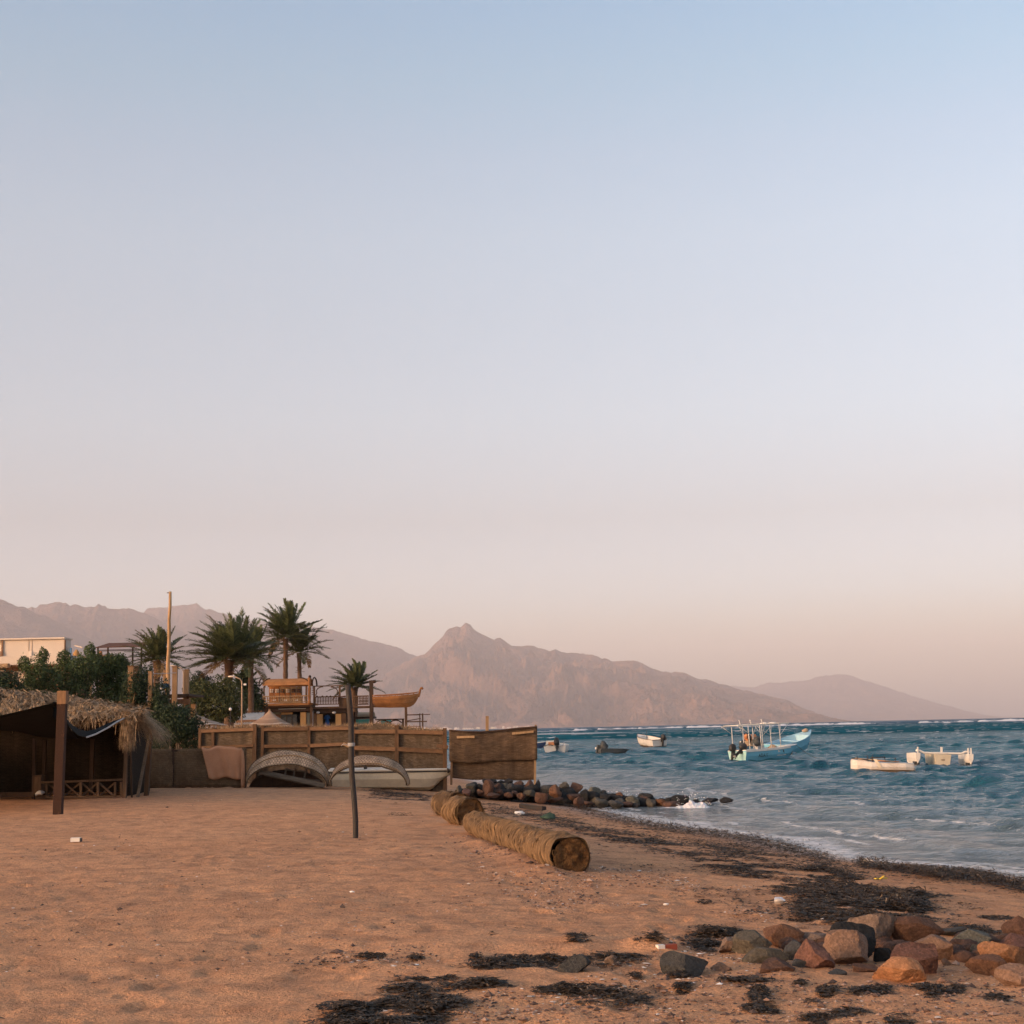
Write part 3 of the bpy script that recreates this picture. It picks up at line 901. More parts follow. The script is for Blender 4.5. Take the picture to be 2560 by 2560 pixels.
def breakwater():
    A = 360 / 1932
    L1 = [(0, 235, 75, 350, 'olive grey'), (140, 210, 265, 320, 'olive grey'), (265, 205, 362, 315, 'black'), (85, 288, 195, 378, 'reddish'), (275, 288, 370, 365, 'rust brown'), (362, 163, 505, 370, 'rust brown'), (495, 208, 618, 295, 'tan'), (412, 333, 580, 394, 'rust brown'), (535, 288, 630, 374, 'dark brown'), (470, 143, 560, 210, 'black'), (548, 158, 664, 220, 'black'), (655, 148, 780, 220, 'black'), (605, 206, 700, 286, 'olive grey'), (685, 212, 795, 315, 'slate'), (775, 182, 915, 265, 'dark brown'), (815, 248, 970, 340, 'rust brown'), (752, 303, 836, 374, 'rust brown'), (800, 333, 930, 420, 'dark brown'), (918, 298, 1090, 375, 'olive grey'), (920, 168, 1040, 300, 'dark brown'), (1060, 163, 1130, 285, 'black'), (1100, 238, 1295, 350, 'slate'), (1068, 312, 1225, 450, 'rust brown'), (1260, 238, 1405, 410, 'orange'), (1360, 193, 1510, 335, 'olive grey'), (1505, 203, 1688, 340, 'dark brown'), (1490, 333, 1695, 425, 'rust brown'), (1585, 393, 1720, 515, 'dark brown'), (1215, 393, 1425, 455, 'dark brown'), (1675, 298, 1765, 455, 'black'), (1750, 343, 1845, 415, 'dark brown'), (1765, 262, 1932, 375, 'grey green'), (1780, 378, 1940, 460, 'olive grey'), (1855, 418, 1945, 515, 'slate'), (1725, 438, 1835, 495, 'dark brown'), (640, 330, 760, 395, 'dark brown'), (30, 300, 100, 370, 'black'), (190, 180, 290, 240, 'black'), (360, 150, 470, 220, 'black')]
    Bq = 380 / 1932
    L2 = [(108, 233, 195, 295, 'slate'), (102, 288, 240, 385, 'black'), (185, 262, 305, 345, 'black'), (298, 262, 395, 345, 'dark brown'), (30, 338, 195, 445, 'olive grey'), (212, 353, 388, 460, 'slate'), (380, 383, 525, 460, 'dark brown'), (395, 303, 485, 355, 'black'), (448, 298, 620, 420, 'grey green'), (583, 272, 765, 345, 'black'), (600, 293, 710, 395, 'dark brown'), (685, 338, 805, 445, 'olive grey'), (795, 328, 965, 435, 'rust brown'), (915, 308, 1010, 405, 'black'), (998, 298, 1215, 405, 'black'), (890, 378, 1115, 475, 'dark brown'), (1265, 338, 1375, 395, 'black'), (1395, 330, 1592, 386, 'black'), (1628, 323, 1782, 386, 'black'), (668, 440, 772, 478, 'black'), (300, 320, 420, 400, 'slate'), (500, 400, 620, 455, 'black')]
    LL = [(1140 + a * A, 1920 + b * A, 1140 + c * A, 1920 + d * A, e) for a, b, c, d, e in L1] + [(1480 + a * Bq, 1930 + b * Bq, 1480 + c * Bq, 1930 + d * Bq, e) for a, b, c, d, e in L2]
    dk = {'orange': 'rust brown', 'tan': 'dark brown', 'rust brown': 'dark brown'}
    LL = [(a, b, c, d, dk.get(e, e) if (i % 3 or e in ('orange', 'tan')) else e) for i, (a, b, c, d, e) in enumerate(LL)]
    LL.sort(key=lambda q: (q[0] + q[2]) / 2)
    ORD = ['first', 'second', 'third', 'fourth', 'fifth', 'sixth', 'seventh', 'eighth', 'ninth', 'tenth', 'eleventh', 'twelfth', 'thirteenth', 'fourteenth', 'fifteenth', 'sixteenth', 'seventeenth', 'eighteenth', 'nineteenth', 'twentieth', 'twenty-first', 'twenty-second', 'twenty-third', 'twenty-fourth', 'twenty-fifth', 'twenty-sixth', 'twenty-seventh', 'twenty-eighth']
    cnt = {}
    for i, (x0, y0, x1, y1, col) in enumerate(LL):
        xm = (x0 + x1) / 2
        yb = float(np.interp(xm, [1140, 1230, 1320, 1400, 1450, 1520, 1600, 1690, 1840], [1986, 1993, 2000, 2008, 2016, 2020, 2022, 2024, 2008]))
        Y = 43.0 + max(0.0, (yb - y1)) * 0.055
        if y1 > yb: Y = 42.8
        a, b = P(x0, (y0 + y1) / 2, Y), P(x1, (y0 + y1) / 2, Y)
        h = (P(xm, y0, Y) - P(xm, y1, Y)).length; w = (b - a).length
        c = (a + b) / 2
        cnt[col] = cnt.get(col, 0) + 1
        lab = '%s boulder of the sea breakwater, %s one of that colour from the left' % (col, ORD[cnt[col] - 1])
        boulder('breakwater_boulder', c + Vector((0, 0, -0.05 * h)), (w * 1.2, max(0.5 * w + 0.25, h * 1.1), h * 1.32), col, 500 + i, lab, 'boulders of the breakwater', sub=3, tilt=rng.uniform(-0.3, 0.3), cuts=7)
    # hidden rubble under the row keeps the stones from floating
    V, Fc, off = [], [], 0
    M = STONE['black']
    vv, ff = ico(2)
    R = np.random.RandomState(6)
    for i in range(230):
        px = R.uniform(1142, 1735); ytop = float(np.interp(px, [1142, 1220, 1320, 1420, 1500, 1600, 1700, 1740], [1968, 1958, 1956, 1962, 1976, 1990, 1998, 2006]))
        Y = R.uniform(43.6, 45.6); zt = P(px, ytop + 7, Y).z; p = P(px, 1980, Y)
        z = SEA - .1 + (zt - SEA + .1) * R.rand() ** .8
        s = R.uniform(.14, .26)
        q = vv * np.array((s * 1.2, s, s * .8)) * (1 + .25 * noise3(vv * 1.8 + i, i))[:, None] + np.array((p.x, Y, z - s * .5))
        V.append(q); Fc.append(ff + off); off += len(q)
    np_mesh('breakwater_rubble', np.concatenate(V), np.concatenate(Fc), M, kind='stuff', label='dark wet rubble under the breakwater boulders')


breakwater()

# ------------------------------------------------------------------ palm logs
def mat_log():
    m = NT('palm_log_fibre')
    sp = m.node('ShaderNodeSeparateXYZ'); m.l.new(m.coord('UV'), sp.inputs[0])
    saw = m.math('FRACT', sp.outputs['X'])
    a = m.noise(m.coord('UV', (9, 1.2, 1)), 1.0, 5, 0.7, 0.5)
    b = m.noise(m.coord('UV', (0.35, 1.0, 1)), 1.0, 4, 0.6); d = m.noise(m.coord('Object'), 9, 4, 0.7)
    col = m.mix(m.ramp(a, [(0.3, 0), (0.7, 1)]), (0.11, 0.068, 0.035), (0.33, 0.21, 0.112))
    col = m.mix(0.97, col, m.ramp(saw, [(0.0, 0.05), (0.1, 0.3), (0.3, 0.95), (0.55, 1.35), (0.85, 0.8), (1.0, 0.05)]), 'MULTIPLY')  # crevice shade between the ribs painted into the bark colour
    col = m.mix(0.75, col, m.ramp(b, [(0.3, 0.5), (0.7, 1.25)]), 'MULTIPLY')
    col = m.mix(0.5, col, m.ramp(d, [(0.3, 0.6), (0.7, 1.2)]), 'MULTIPLY')
    m.set(Base_Color=col, Roughness=0.9, Normal=m.bump(m.math('ADD', a, d), 0.9, 0.03))
    m.p.inputs['Specular IOR Level'].default_value = 0.15
    return m.m


def mat_log_end():
    m = NT('palm_log_cut_end'); v = m.coord('Object')
    a = m.noise(v, 7, 6, 0.7, 1.0); b = m.noise(v, 40, 3, 0.7)
    col = m.mix(m.ramp(a, [(0.35, 0), (0.65, 1)]), (0.045, 0.024, 0.012), (0.15, 0.085, 0.038))
    col = m.mix(0.6, col, m.ramp(b, [(0.3, 0.6), (0.7, 1.3)]), 'MULTIPLY')
    m.set(Base_Color=col, Roughness=0.95, Normal=m.bump(m.math('ADD', a, b), 0.9, 0.04))
    m.p.inputs['Specular IOR Level'].default_value = 0.1
    return m.m


M_LOG, M_LOGEND = mat_log(), mat_log_end()
M_FIBRE = mat_rough('loose_palm_fibre', (0.26, 0.165, 0.085), (0.13, 0.08, 0.04), scale=8)


def palm_log(name, a, b, ra, rb, label, seed, ring=0.115, shag=300, relief=0.25):
    """a = near end centre, b = far end centre"""
    a, b = Vector(a), Vector(b)
    L = (b - a).length; d = (b - a).normalized(); s = d.cross(Vector((0, 0, 1))).normalized(); t = s.cross(d)
    root = thing(name, (a.x, a.y, a.z - ra), label, 'log', 'palm logs lying on the beach')
    nr, nc = max(12, int(L / 0.0145)), 40
    vs, uv, fs = [], [], []
    for i in range(nr + 1):
        u = i / nr; r0 = ra + (rb - ra) * u
        for j in range(nc + 1):
            th = 2 * math.pi * j / nc
            ph = u * L / ring + 0.55 * math.sin(th + seed) + 0.3 * math.sin(2 * th + seed * 2) + 0.55 * float(vnoise(u * L * 2.2, math.cos(th) * 1.6 + seed, seed))
            saw = ph - math.floor(ph)
            rr = r0 * (1 + relief * (abs(math.sin(math.pi * saw)) ** 0.6 - 0.6) * (0.75 + 0.5 * float(_hash(np.array([int(math.floor(ph))]), np.array([seed]), np.array([0]), 3)[0])) + 0.5 * relief * float(vnoise(u * L * 5 + seed, th * 0.0 + math.cos(th) * 3, seed + 3)) + 0.13 * float(vnoise(u * L * 0.9, math.sin(th) * 1.5 + seed, seed + 5)))
            vs.append(a + d * (u * L + 0.02 * saw) + s * (math.cos(th) * rr) + t * (math.sin(th) * rr))
            uv.append((ph, j / nc * 6.0))
    W = nc + 1
    for i in range(nr):
        for j in range(nc):
            fs.append((i * W + j, (i + 1) * W + j, (i + 1) * W + j + 1, i * W + j + 1))
    mb = MB(); mb.add(vs, fs, uv); mb.build('bark', M_LOG, root)
    for nm, c, r, sg in (('cut_end', a, ra, -1), ('cut_end', b, rb, 1)):
        e = MB(); vv = [c + d * (-0.02 * sg)]; nr2 = 9
        for k in range(1, nr2 + 1):
            for j in range(48):
                th = 2 * math.pi * j / 48; q = r * (0.99 if k == nr2 else 0.985) * k / nr2
                dz = 0.02 * float(vnoise(math.cos(th) * q * 14 + seed, math.sin(th) * q * 14, seed + 8)) * (k < nr2) + (0.012 if k < nr2 - 1 else 0.0)
                vv.append(c + d * (-sg * dz - (0.004 * sg)) + s * (math.cos(th) * q) + t * (math.sin(th) * q))
        ff = [(0, 1 + j, 1 + (j + 1) % 48) for j in range(48)]
        for k in range(nr2 - 1):
            for j in range(48):
                ff.append((1 + k * 48 + j, 1 + (k + 1) * 48 + j, 1 + (k + 1) * 48 + (j + 1) % 48, 1 + k * 48 + (j + 1) % 48))
        if sg > 0: ff = [tuple(reversed(q)) for q in ff]
        e.add(vv, ff); e.build(nm, M_LOGEND, root)
    if shag:
        fb = MB(); rr = random.Random(seed)
        for _ in range(shag):
            u = rr.random(); th = rr.uniform(-0.3, 3.5); r0 = (ra + (rb - ra) * u) * 1.0
            o = a + d * (u * L); n = s * math.cos(th) + t * math.sin(th); tg = t * math.cos(th) - s * math.sin(th)
            ln = rr.uniform(0.07, 0.22); w = rr.uniform(0.006, 0.017); dr = (tg * rr.choice((-1, 1)) + d * rr.uniform(-0.35, 0.35)).normalized()
            sd = d * w
            p0 = o + n * r0 * 0.99; p1 = p0 + dr * ln * 0.5 + n * 0.022; p2 = p0 + dr * ln + n * rr.uniform(-0.03, 0.03) - Vector((0, 0, 0.02))
            fb.add([p0 - sd, p0 + sd, p1 + sd, p1 - sd, p2], [(0, 1, 2, 3), (3, 2, 4)])
        fb.build('loose_fibre', M_FIBRE, root, kind='stuff')
    return root


def make_logs():
    g = GG(1426, 2189); Y = g.y + 0.16; a = P(1428, 2142, Y); r = (P(1474, 2142, Y) - P(1428, 2142, Y)).length
    g2 = GG(1176, 2082); a2 = P(1183, 2057, g2.y + 0.1); r2 = 0.165
    a.z = gz(a.x, a.y) + r * 0.93; 
    a2.z = max(a2.z, gz(a2.x, a2.y) + r2 * 0.8)
    palm_log('palm_log', a, a2, r, r2, 'long ribbed palm log with its dark cut end facing the camera', 3, shag=1100)
    g3 = GG(1150, 2066); Y3 = g3.y + 0.25
    f3, b3 = P(1176, 2031, Y3), P(1140, 2026, Y3 + 0.75)
    palm_log('palm_log', f3, b3, 0.235, 0.225, 'short shaggy palm log just behind the long ribbed one', 5, ring=0.15, shag=900, relief=0.26)
    g4 = GG(1112, 2045); Y4 = g4.y + 0.35
    f4, b4 = P(1146, 2014, Y4), P(1108, 2010, Y4 + 1.3)
    palm_log('palm_log', f4, b4, 0.235, 0.235, 'shaggy palm log lying farthest of the three logs', 8, ring=0.17, shag=1500, relief=0.3)


make_logs()

# ------------------------------------------------------------------ iron pole on the beach
def make_pole():
    b = GG(889, 2095); top = P(871, 1712, b.y - 0.15)
    root = thing('beach_pole', b, 'thin dark leaning pole standing alone on the open sand', 'pole')
    pts = [b + (top - b) * (k / 8) + Vector((0.012 * math.sin(k * 1.3), 0, 0)) for k in range(-1, 9)]
    MB().tube(pts, 0.043, 10).build('shaft', M_DARKIRON, root)
    mb = MB(); c = b + (top - b) * 0.6
    for k in range(3):
        q = c + Vector((0, 0, k * 0.018))
        mb.tube([q + Vector((math.cos(w) * 0.05, math.sin(w) * 0.05, 0)) for w in [x * math.pi / 6 for x in range(13)]], 0.008, 5)
    mb.tube([c + Vector((-0.04, -0.03, 0.01)), c + Vector((-0.12, -0.05, 0.03)), c + Vector((-0.15, -0.05, 0.0))], 0.005, 5)
    mb.build('wire_tie', M_STEEL, root)


make_pole()
# ------------------------------------------------------------------ boats
def frame(loc, yaw, heel=0.0, pitch=0.0):
    return Matrix.Translation(Vector(loc) + Vector((0, 0, 0.06 if loc[1] > 60 else 0))) @ Matrix.Rotation(yaw, 4, 'Z') @ Matrix.Rotation(-pitch, 4, 'Y') @ Matrix.Rotation(heel, 4, 'X')


def on_sea(px, py, z=SEA):
    return G(px, py, z)


def hull_parts(root, M, L, B, H, m_out, m_in, m_rim, draft=0.25, sheer=0.35, full=0.55, flare=1.0, floor=0.1, deck=0.0, m_deck=None, m_foul=None, tr=0.92, n=16):
    """open hull: x from stern (0) to bow (L); outer skin, inside, rim and fore deck"""
    def half(s): return B / 2 * (tr + (1 - tr) * min(1, s / 0.35)) * (1 - max(0.0, (s - full) / (1 - full)) ** 2.1)
    def zs(s): return H * (1 + sheer * s ** 2.2)
    def zk(s): return -draft + (draft + H * 0.55) * max(0.0, (s - 0.72) / 0.28) ** 2.6
    def xo(s): return L * s
    out, inn, rim = MB(M), MB(M), MB(M)
    for sd in (1, -1):
        rows = []
        for i in range(n + 1):
            s = i / n; h = max(half(s), 0.012)
            rk = L * s ** 5
            rows.append([(xo(s) - 0.17 * rk, 0, zk(s)), (xo(s) - 0.14 * rk, sd * h * 0.80 * (1 - 0.25 * s), zk(s) + 0.16 * (zs(s) - zk(s))), (xo(s) - 0.06 * rk, sd * h * (0.93), zk(s) + 0.55 * (zs(s) - zk(s))), (xo(s) + 0.06 * flare * s * s, sd * h, zs(s))])
        for k in range(3):
            vs = [q for r in rows for q in (r[k], r[k + 1])]
            fs = [(2 * i, 2 * i + 1, 2 * i + 3, 2 * i + 2) if sd < 0 else (2 * i + 2, 2 * i + 3, 2 * i + 1, 2 * i) for i in range(n)]
            out.add(vs, fs)
        t = 0.045
        ir = []
        for i in range(n + 1):
            s = i / n; h = max(half(s) - t, 0.006); zf = max(floor, zk(s) + 0.08)
            rk = L * s ** 5
            ir.append([(xo(s) - t * s, sd * h, zs(s)), (xo(s) - t * s - 0.09 * rk, sd * h * 0.92, max(zf, zk(s) + 0.5 * (zs(s) - zk(s)))), (xo(s) - t * s - 0.17 * rk, sd * h * 0.8, zf), (xo(s) - t * s - 0.17 * rk, 0, zf)])
        for k in range(3):
            vs = [q for r in ir for q in (r[k], r[k + 1])]
            fs = [(2 * i, 2 * i + 1, 2 * i + 3, 2 * i + 2) if sd < 0 else (2 * i + 2, 2 * i + 3, 2 * i + 1, 2 * i) for i in range(n)]
            inn.add(vs, fs)
        rim.tube([(r[3][0], r[3][1] - sd * 0.02, r[3][2] + 0.012) for r in rows], 0.035, 6, flat=0.8)
    h = half(0)
    # transom, inside and out
    out.add([(0, -h * 0.8, zk(0) + 0.16 * (H - zk(0))), (0, -h * 0.93, zk(0) + 0.55 * (H - zk(0))), (0, -h, H), (0, h, H), (0, h * 0.93, zk(0) + 0.55 * (H - zk(0))), (0, h * 0.8, zk(0) + 0.16 * (H - zk(0))), (0, 0, zk(0))], [(0, 1, 2, 3, 4, 5, 6)], smooth=False)
    inn.add([(0.05, -h * 0.9, floor), (0.05, -h * 0.97, H), (0.05, h * 0.97, H), (0.05, h * 0.9, floor)], [(0, 1, 2, 3)], smooth=False)
    rim.beam((0.02, -h, H + 0.012), (0.02, h, H + 0.012), 0.07, 0.05)
    hl = out.build('hull', m_out, root); inn.build('inside', m_in, root); rim.build('gunwale', m_rim, root)
    if deck:
        dk = MB(M); s0 = 1 - deck; rows = []
        for i in range(9):
            s = s0 + deck * i / 8; hh = max(half(s) - 0.03, 0.004)
            rows.append([(xo(s), -hh, zs(s) - 0.02), (xo(s), 0, zs(s) + 0.03), (xo(s), hh, zs(s) - 0.02)])
        vs = [q for r in rows for q in r]
        fs = [(3 * i + k, 3 * i + 3 + k, 3 * i + 4 + k, 3 * i + 1 + k) for i in range(8) for k in range(2)]
        dk.add(vs, fs)
        hh = half(s0) - 0.05
        dk.add([(xo(s0), -hh, floor), (xo(s0), -hh, zs(s0) - 0.02), (xo(s0), 0, zs(s0) + 0.03), (xo(s0), hh, zs(s0) - 0.02), (xo(s0), hh, floor)], [(4, 3, 2, 1, 0)], smooth=False)
        dk.build('fore_deck', m_deck or m_in, root)
    if m_foul:
        fo = MB(M)
        for sd in (1, -1):
            vs = []
            for i in range(n + 1):
                s = i / n; hh = max(half(s), 0.02)
                k1 = zk(s) + 0.16 * (zs(s) - zk(s)); zt = min(0.09 + 0.03 * math.sin(i * 1.7), zs(s) * 0.5)
                f = max(0, min(1, (zt - k1) / (0.39 * (zs(s) - zk(s)))))
                y = hh * (0.80 * (1 - 0.25 * s) + (0.93 - 0.80 * (1 - 0.25 * s)) * f)
                rk = L * s ** 5
                vs += [(xo(s) - 0.14 * rk, sd * (hh * 0.8 * (1 - 0.25 * s) + 0.006), k1), (xo(s) - (0.14 - 0.08 * f) * rk, sd * (y + 0.008), max(zt, k1 + 0.01))]
            fs = [(2 * i, 2 * i + 1, 2 * i + 3, 2 * i + 2) if sd < 0 else (2 * i + 2, 2 * i + 3, 2 * i + 1, 2 * i) for i in range(n)]
            fo.add(vs, fs)
        h = half(0)
        fo.add([(-0.006, -h * 0.82, zk(0) + 0.16 * (H - zk(0))), (-0.006, -h * 0.86, 0.09), (-0.006, h * 0.86, 0.09), (-0.006, h * 0.82, zk(0) + 0.16 * (H - zk(0)))], [(0, 1, 2, 3)])
        fo.build('waterline_fouling', m_foul, hl)
    return half, zs


def outboard(root, M, x, y, z, tilt=0.0, k=1.0, m_cowl=None, band=True):
    """outboard engine on the transom, leg aft"""
    R = M @ Matrix.Translation((x, y, z)) @ Matrix.Rotation(tilt, 4, 'Y') @ Matrix.Scale(k, 4)
    c = MB(R)
    prof = [(0.0, 0.12), (0.05, 0.17), (0.25, 0.18), (0.42, 0.15), (0.5, 0.08)]
    vs, fs = [], []
    for (zz, r) in prof:
        for j in range(12):
            a = 2 * math.pi * j / 12
            vs.append((-0.16 + math.copysign(abs(math.cos(a)) ** 0.6, math.cos(a)) * r * 1.35, math.copysign(abs(math.sin(a)) ** 0.6, math.sin(a)) * r, zz + 0.08))
    for i in range(len(prof) - 1):
        for j in range(12): fs.append((i * 12 + j, i * 12 + (j + 1) % 12, (i + 1) * 12 + (j + 1) % 12, (i + 1) * 12 + j))
    fs.append(tuple(reversed(range(12)))); fs.append(tuple(range(48, 60)))
    c.add(vs, fs)
    e = MB(R)
    e.beam((-0.14, 0, 0.12), (-0.17, 0, -0.55), 0.1, 0.16, up=(1, 0, 0))
    e.box((-0.2, 0, -0.5), (0.34, 0.12, 0.03))
    e.tube([(-0.02, 0, -0.62), (-0.3, 0, -0.62), (-0.38, 0, -0.62)], [0.035, 0.055, 0.02], 8)
    for j in range(3):
        a = 2 * math.pi * j / 3
        e.beam((-0.37, 0, -0.62), (-0.37, 0.12 * math.cos(a), -0.62 + 0.12 * math.sin(a)), 0.07, 0.012, up=(1, 0, 0.4))
    e.add([(-0.08, 0.012, -0.6), (-0.26, 0.012, -0.6), (-0.2, 0.012, -0.8), (-0.08, -0.012, -0.6), (-0.26, -0.012, -0.6), (-0.2, -0.012, -0.8)], [(0, 1, 2), (5, 4, 3), (0, 3, 4, 1), (1, 4, 5, 2), (2, 5, 3, 0)])
    e.box((-0.03, 0, 0.02), (0.12, 0.2, 0.22))
    en = e.build('outboard_leg', M_BLACK, root)
    co = c.build('outboard_cowl', m_cowl or M_BLACK, root)
    if band:
        b = MB(R); b.box((-0.2, 0, -0.62), (0.13, 0.13, 0.1)); b.build('propeller_guard', M_WHITEOLD, en)


def boat_blue():
    L = 4.8
    st = on_sea(1862, 1906)
    yaw = math.radians(33)
    M = frame((st.x - 0.38, st.y + 0.2, SEA + 0.06), yaw, heel=-0.03, pitch=0.02)
    root = thing('motor_boat', (st.x, st.y, SEA), 'sky blue motor boat with white canopy frame and two black outboards', 'boat', 'boats moored off the beach')
    half, zs = hull_parts(root, M, L, 1.75, 0.56, M_BLUE, M_BLUEIN, M_WHITE, draft=0.2, sheer=0.34, full=0.62, floor=0.15, deck=0.2, m_deck=M_WHITE, tr=0.95)
    # mint stern corner panels and white side deck
    c = MB(M)
    h = half(0)
    c.add([(-0.006, -h * 0.84, 0.0), (-0.006, -h * 1.0, 0.5), (-0.006, h, 0.5), (-0.006, h * 0.84, 0.0)], [(0, 1, 2, 3)], smooth=False)
    c.build('transom_panel', M_MINT, root)
    for sd in (-1, 1):
        w = MB(M)
        for i in range(12):
            s0, s1 = i / 16, (i + 1) / 16
            w.add([(L * s0, sd * (half(s0) + 0.012), zs(s0) - 0.1), (L * s0, sd * (half(s0) + 0.014), zs(s0) + 0.02), (L * s1, sd * (half(s1) + 0.014), zs(s1) + 0.02), (L * s1, sd * (half(s1) + 0.012), zs(s1) - 0.1)], [(0, 1, 2, 3) if sd > 0 else (3, 2, 1, 0)])
        w.build('white_sheer_band', M_WHITE, root)
    # marks on the starboard side: white and dark triangles, and the name
    def side(s, t, off=0.02):
        hh = half(s); y = hh * (0.93 + 0.07 * max(0, (t - 0.55) / 0.45)) if t > 0.55 else hh * (0.8 * (1 - 0.25 * s) + (0.93 - 0.8 * (1 - 0.25 * s)) * (t - 0.16) / 0.39)
        return (L * s, -y - off, -0.2 + t * (zs(s) + 0.2))
    t1 = MB(M); t1.add([side(0.52, 0.84), side(0.515, 0.42), side(0.68, 0.42)], [(0, 1, 2)]); t1.build('white_triangle_mark', M_WHITE, root)
    t2 = MB(M); t2.add([side(0.60, 0.86), side(0.605, 0.66), side(0.695, 0.42)], [(0, 1, 2)]); t2.build('dark_triangle_mark', M_DARKIRON, root)
    cu = bpy.data.curves.new('boat_name', 'FONT'); cu.body = 'ADAM'; cu.size = 0.30; cu.extrude = 0.003; cu.space_character = 1.15
    tmp = bpy.data.objects.new('lettering_source', cu)
    tx = bpy.data.objects.new('boat_name', bpy.data.meshes.new_from_object(tmp)); COL.objects.link(tx)
    bpy.data.objects.remove(tmp); tx.data.materials.clear(); tx.data.materials.append(M_DARKIRON); tx['kind'] = 'stuff'
    p0, p1, p2 = Vector(side(0.20, 0.42, 0.026)), Vector(side(0.40, 0.42, 0.026)), Vector(side(0.20, 0.82, 0.026))
    ex = (p1 - p0).normalized(); ez = ex.cross((p2 - p0)).normalized(); ey = ez.cross(ex)
    T = M @ Matrix(((ex.x * 0.8, ey.x, ez.x, p0.x), (ex.y * 0.8, ey.y, ez.y, p0.y), (ex.z * 0.8, ey.z, ez.z, p0.z), (0, 0, 0, 1)))
    tx.parent = root; tx.matrix_local = Matrix.Translation(-root.location) @ T
    tx['label'] = 'dark letters ADAM on the boat side'
    # canopy frame
    zr = 2.0
    for x in (0.35, 1.25, 2.05, 2.8):
        for sd in (-1, 1):
            y = sd * (half(x / L) - 0.08)
            MB(M).tube([(x, y, zs(x / L)), (x, y * 0.97, zr)], 0.028, 6).build('canopy_post', M_WHITE, root)
    for sd in (-1, 1):
        r = MB(M); y = sd * 0.72
        r.beam((-0.45, y, zr + 0.02), (3.75, y * 0.9, zr + 0.05), 0.06, 0.07); r.build('canopy_rail', M_WHITE, root)
        for x, x2, z2 in ((0.35, -0.4, 1.55), (1.25, 0.9, 1.5), (2.05, 1.0, 1.35), (2.05, 2.3, 1.4), (2.8, 3.0, 1.4), (2.8, 3.6, 1.35)):
            MB(M).tube([(x, sd * (half(x / L) - 0.08), z2), (x2, y * 0.97, zr)], 0.018, 5).build('canopy_brace', M_WHITE, root)
    for x in (-0.3, 0.4, 1.3, 2.1, 2.85, 3.6):
        MB(M).beam((x, -0.72, zr + 0.07), (x, 0.72, zr + 0.07), 0.05, 0.04).build('canopy_crossbar', M_WHITE, root)
    for x in (-0.1, 0.75, 1.65):
        MB(M).tube([(x, -0.7, zr - 0.12), (x - 0.22, -0.72, zr + 0.36)], [0.035, 0.02], 6).build('rod_holder', M_WHITE, root)
    for z in (0.95, 1.5):
        MB(M).tube([(2.05, -half(0.45) + 0.08, z), (2.8, -half(0.6) + 0.08, z)], 0.016, 5).build('ladder_rung', M_WHITE, root)
    for x in (2.3, 3.0):
        d = MB(M); d.tube([(x, 0, zr + 0.08), (x, 0, zr + 0.13), (x, 0, zr + 0.17)], [0.26, 0.24, 0.1], 12, flat=1); d.build('roof_dome', M_WHITE, root)
    # steering column with bundled tarp, seat and gear
    MB(M).beam((1.75, 0.05, 0.15), (1.72, 0.05, 0.8), 0.28, 0.3).build('console', M_STEEL, root)
    v, f = ico(3); q = v * np.array((0.22, 0.26, 0.3)) * (1 + 0.35 * noise3(v * 3, 9))[:, None] + np.array((1.65, 0.0, 1.05))
    b = MB(M); b.add([tuple(a) for a in q], [tuple(a) for a in f]); b.build('tarp_bundle', M_DARKRUB, root)
    MB(M).beam((2.6, -0.6, 0.42), (2.6, 0.6, 0.42), 0.3, 0.05).build('thwart', M_WHITE, root)
    q = v * np.array((0.28, 0.25, 0.2)) * (1 + 0.3 * noise3(v * 2.5, 4))[:, None] + np.array((2.6, -0.25, 0.6))
    b = MB(M); b.add([tuple(a) for a in q], [tuple(a) for a in f]); b.build('net_heap', M_TAN, root)
    outboard(root, M, -0.02, -0.42, 0.45, tilt=0.95, k=0.95)
    outboard(root, M, -0.02, 0.25, 0.45, tilt=0.15, k=0.9, band=False)
    bo = M @ Vector((L, 0, 0.7))
    rp = MB(); e = bo + Vector((2.6, 2.0, -0.9)); rp.tube([bo + (e - bo) * (k / 8) - Vector((0, 0, 0.35 * math.sin(math.pi * k / 8))) for k in range(9)], 0.014, 5); rp.build('mooring_rope', M_ROPE, root)


def boat_blue_far():
    st = on_sea(1962, 1892); L = 4.4
    M = frame((st.x + 0.35, st.y + 6.0, SEA + 0.05), math.radians(42), heel=0.05, pitch=0.12)
    root = thing('motor_boat', (st.x, st.y + 6, SEA), 'open pale blue boat with high rounded bow behind the canopy boat', 'boat', 'boats moored off the beach')
    hull_parts(root, M, L, 2.0, 0.62, M_BLUE, M_BLUEIN, M_BLUEIN, draft=0.3, sheer=0.75, full=0.42, floor=0.2, deck=0.24, m_deck=M_BLUEIN)
    MB(M).beam((2.2, -0.85, 0.6), (2.2, 0.85, 0.6), 0.3, 0.05).build('thwart', M_BLUEIN, root)
    v, f = ico(2); q = v * np.array((0.25, 0.2, 0.13)) * (1 + 0.3 * noise3(v * 2.5, 4))[:, None] + np.array((3.9, 0.1, 1.12))
    b = MB(M); b.add([tuple(a) for a in q], [tuple(a) for a in f]); b.build('rope_coil', M_TAN, root)


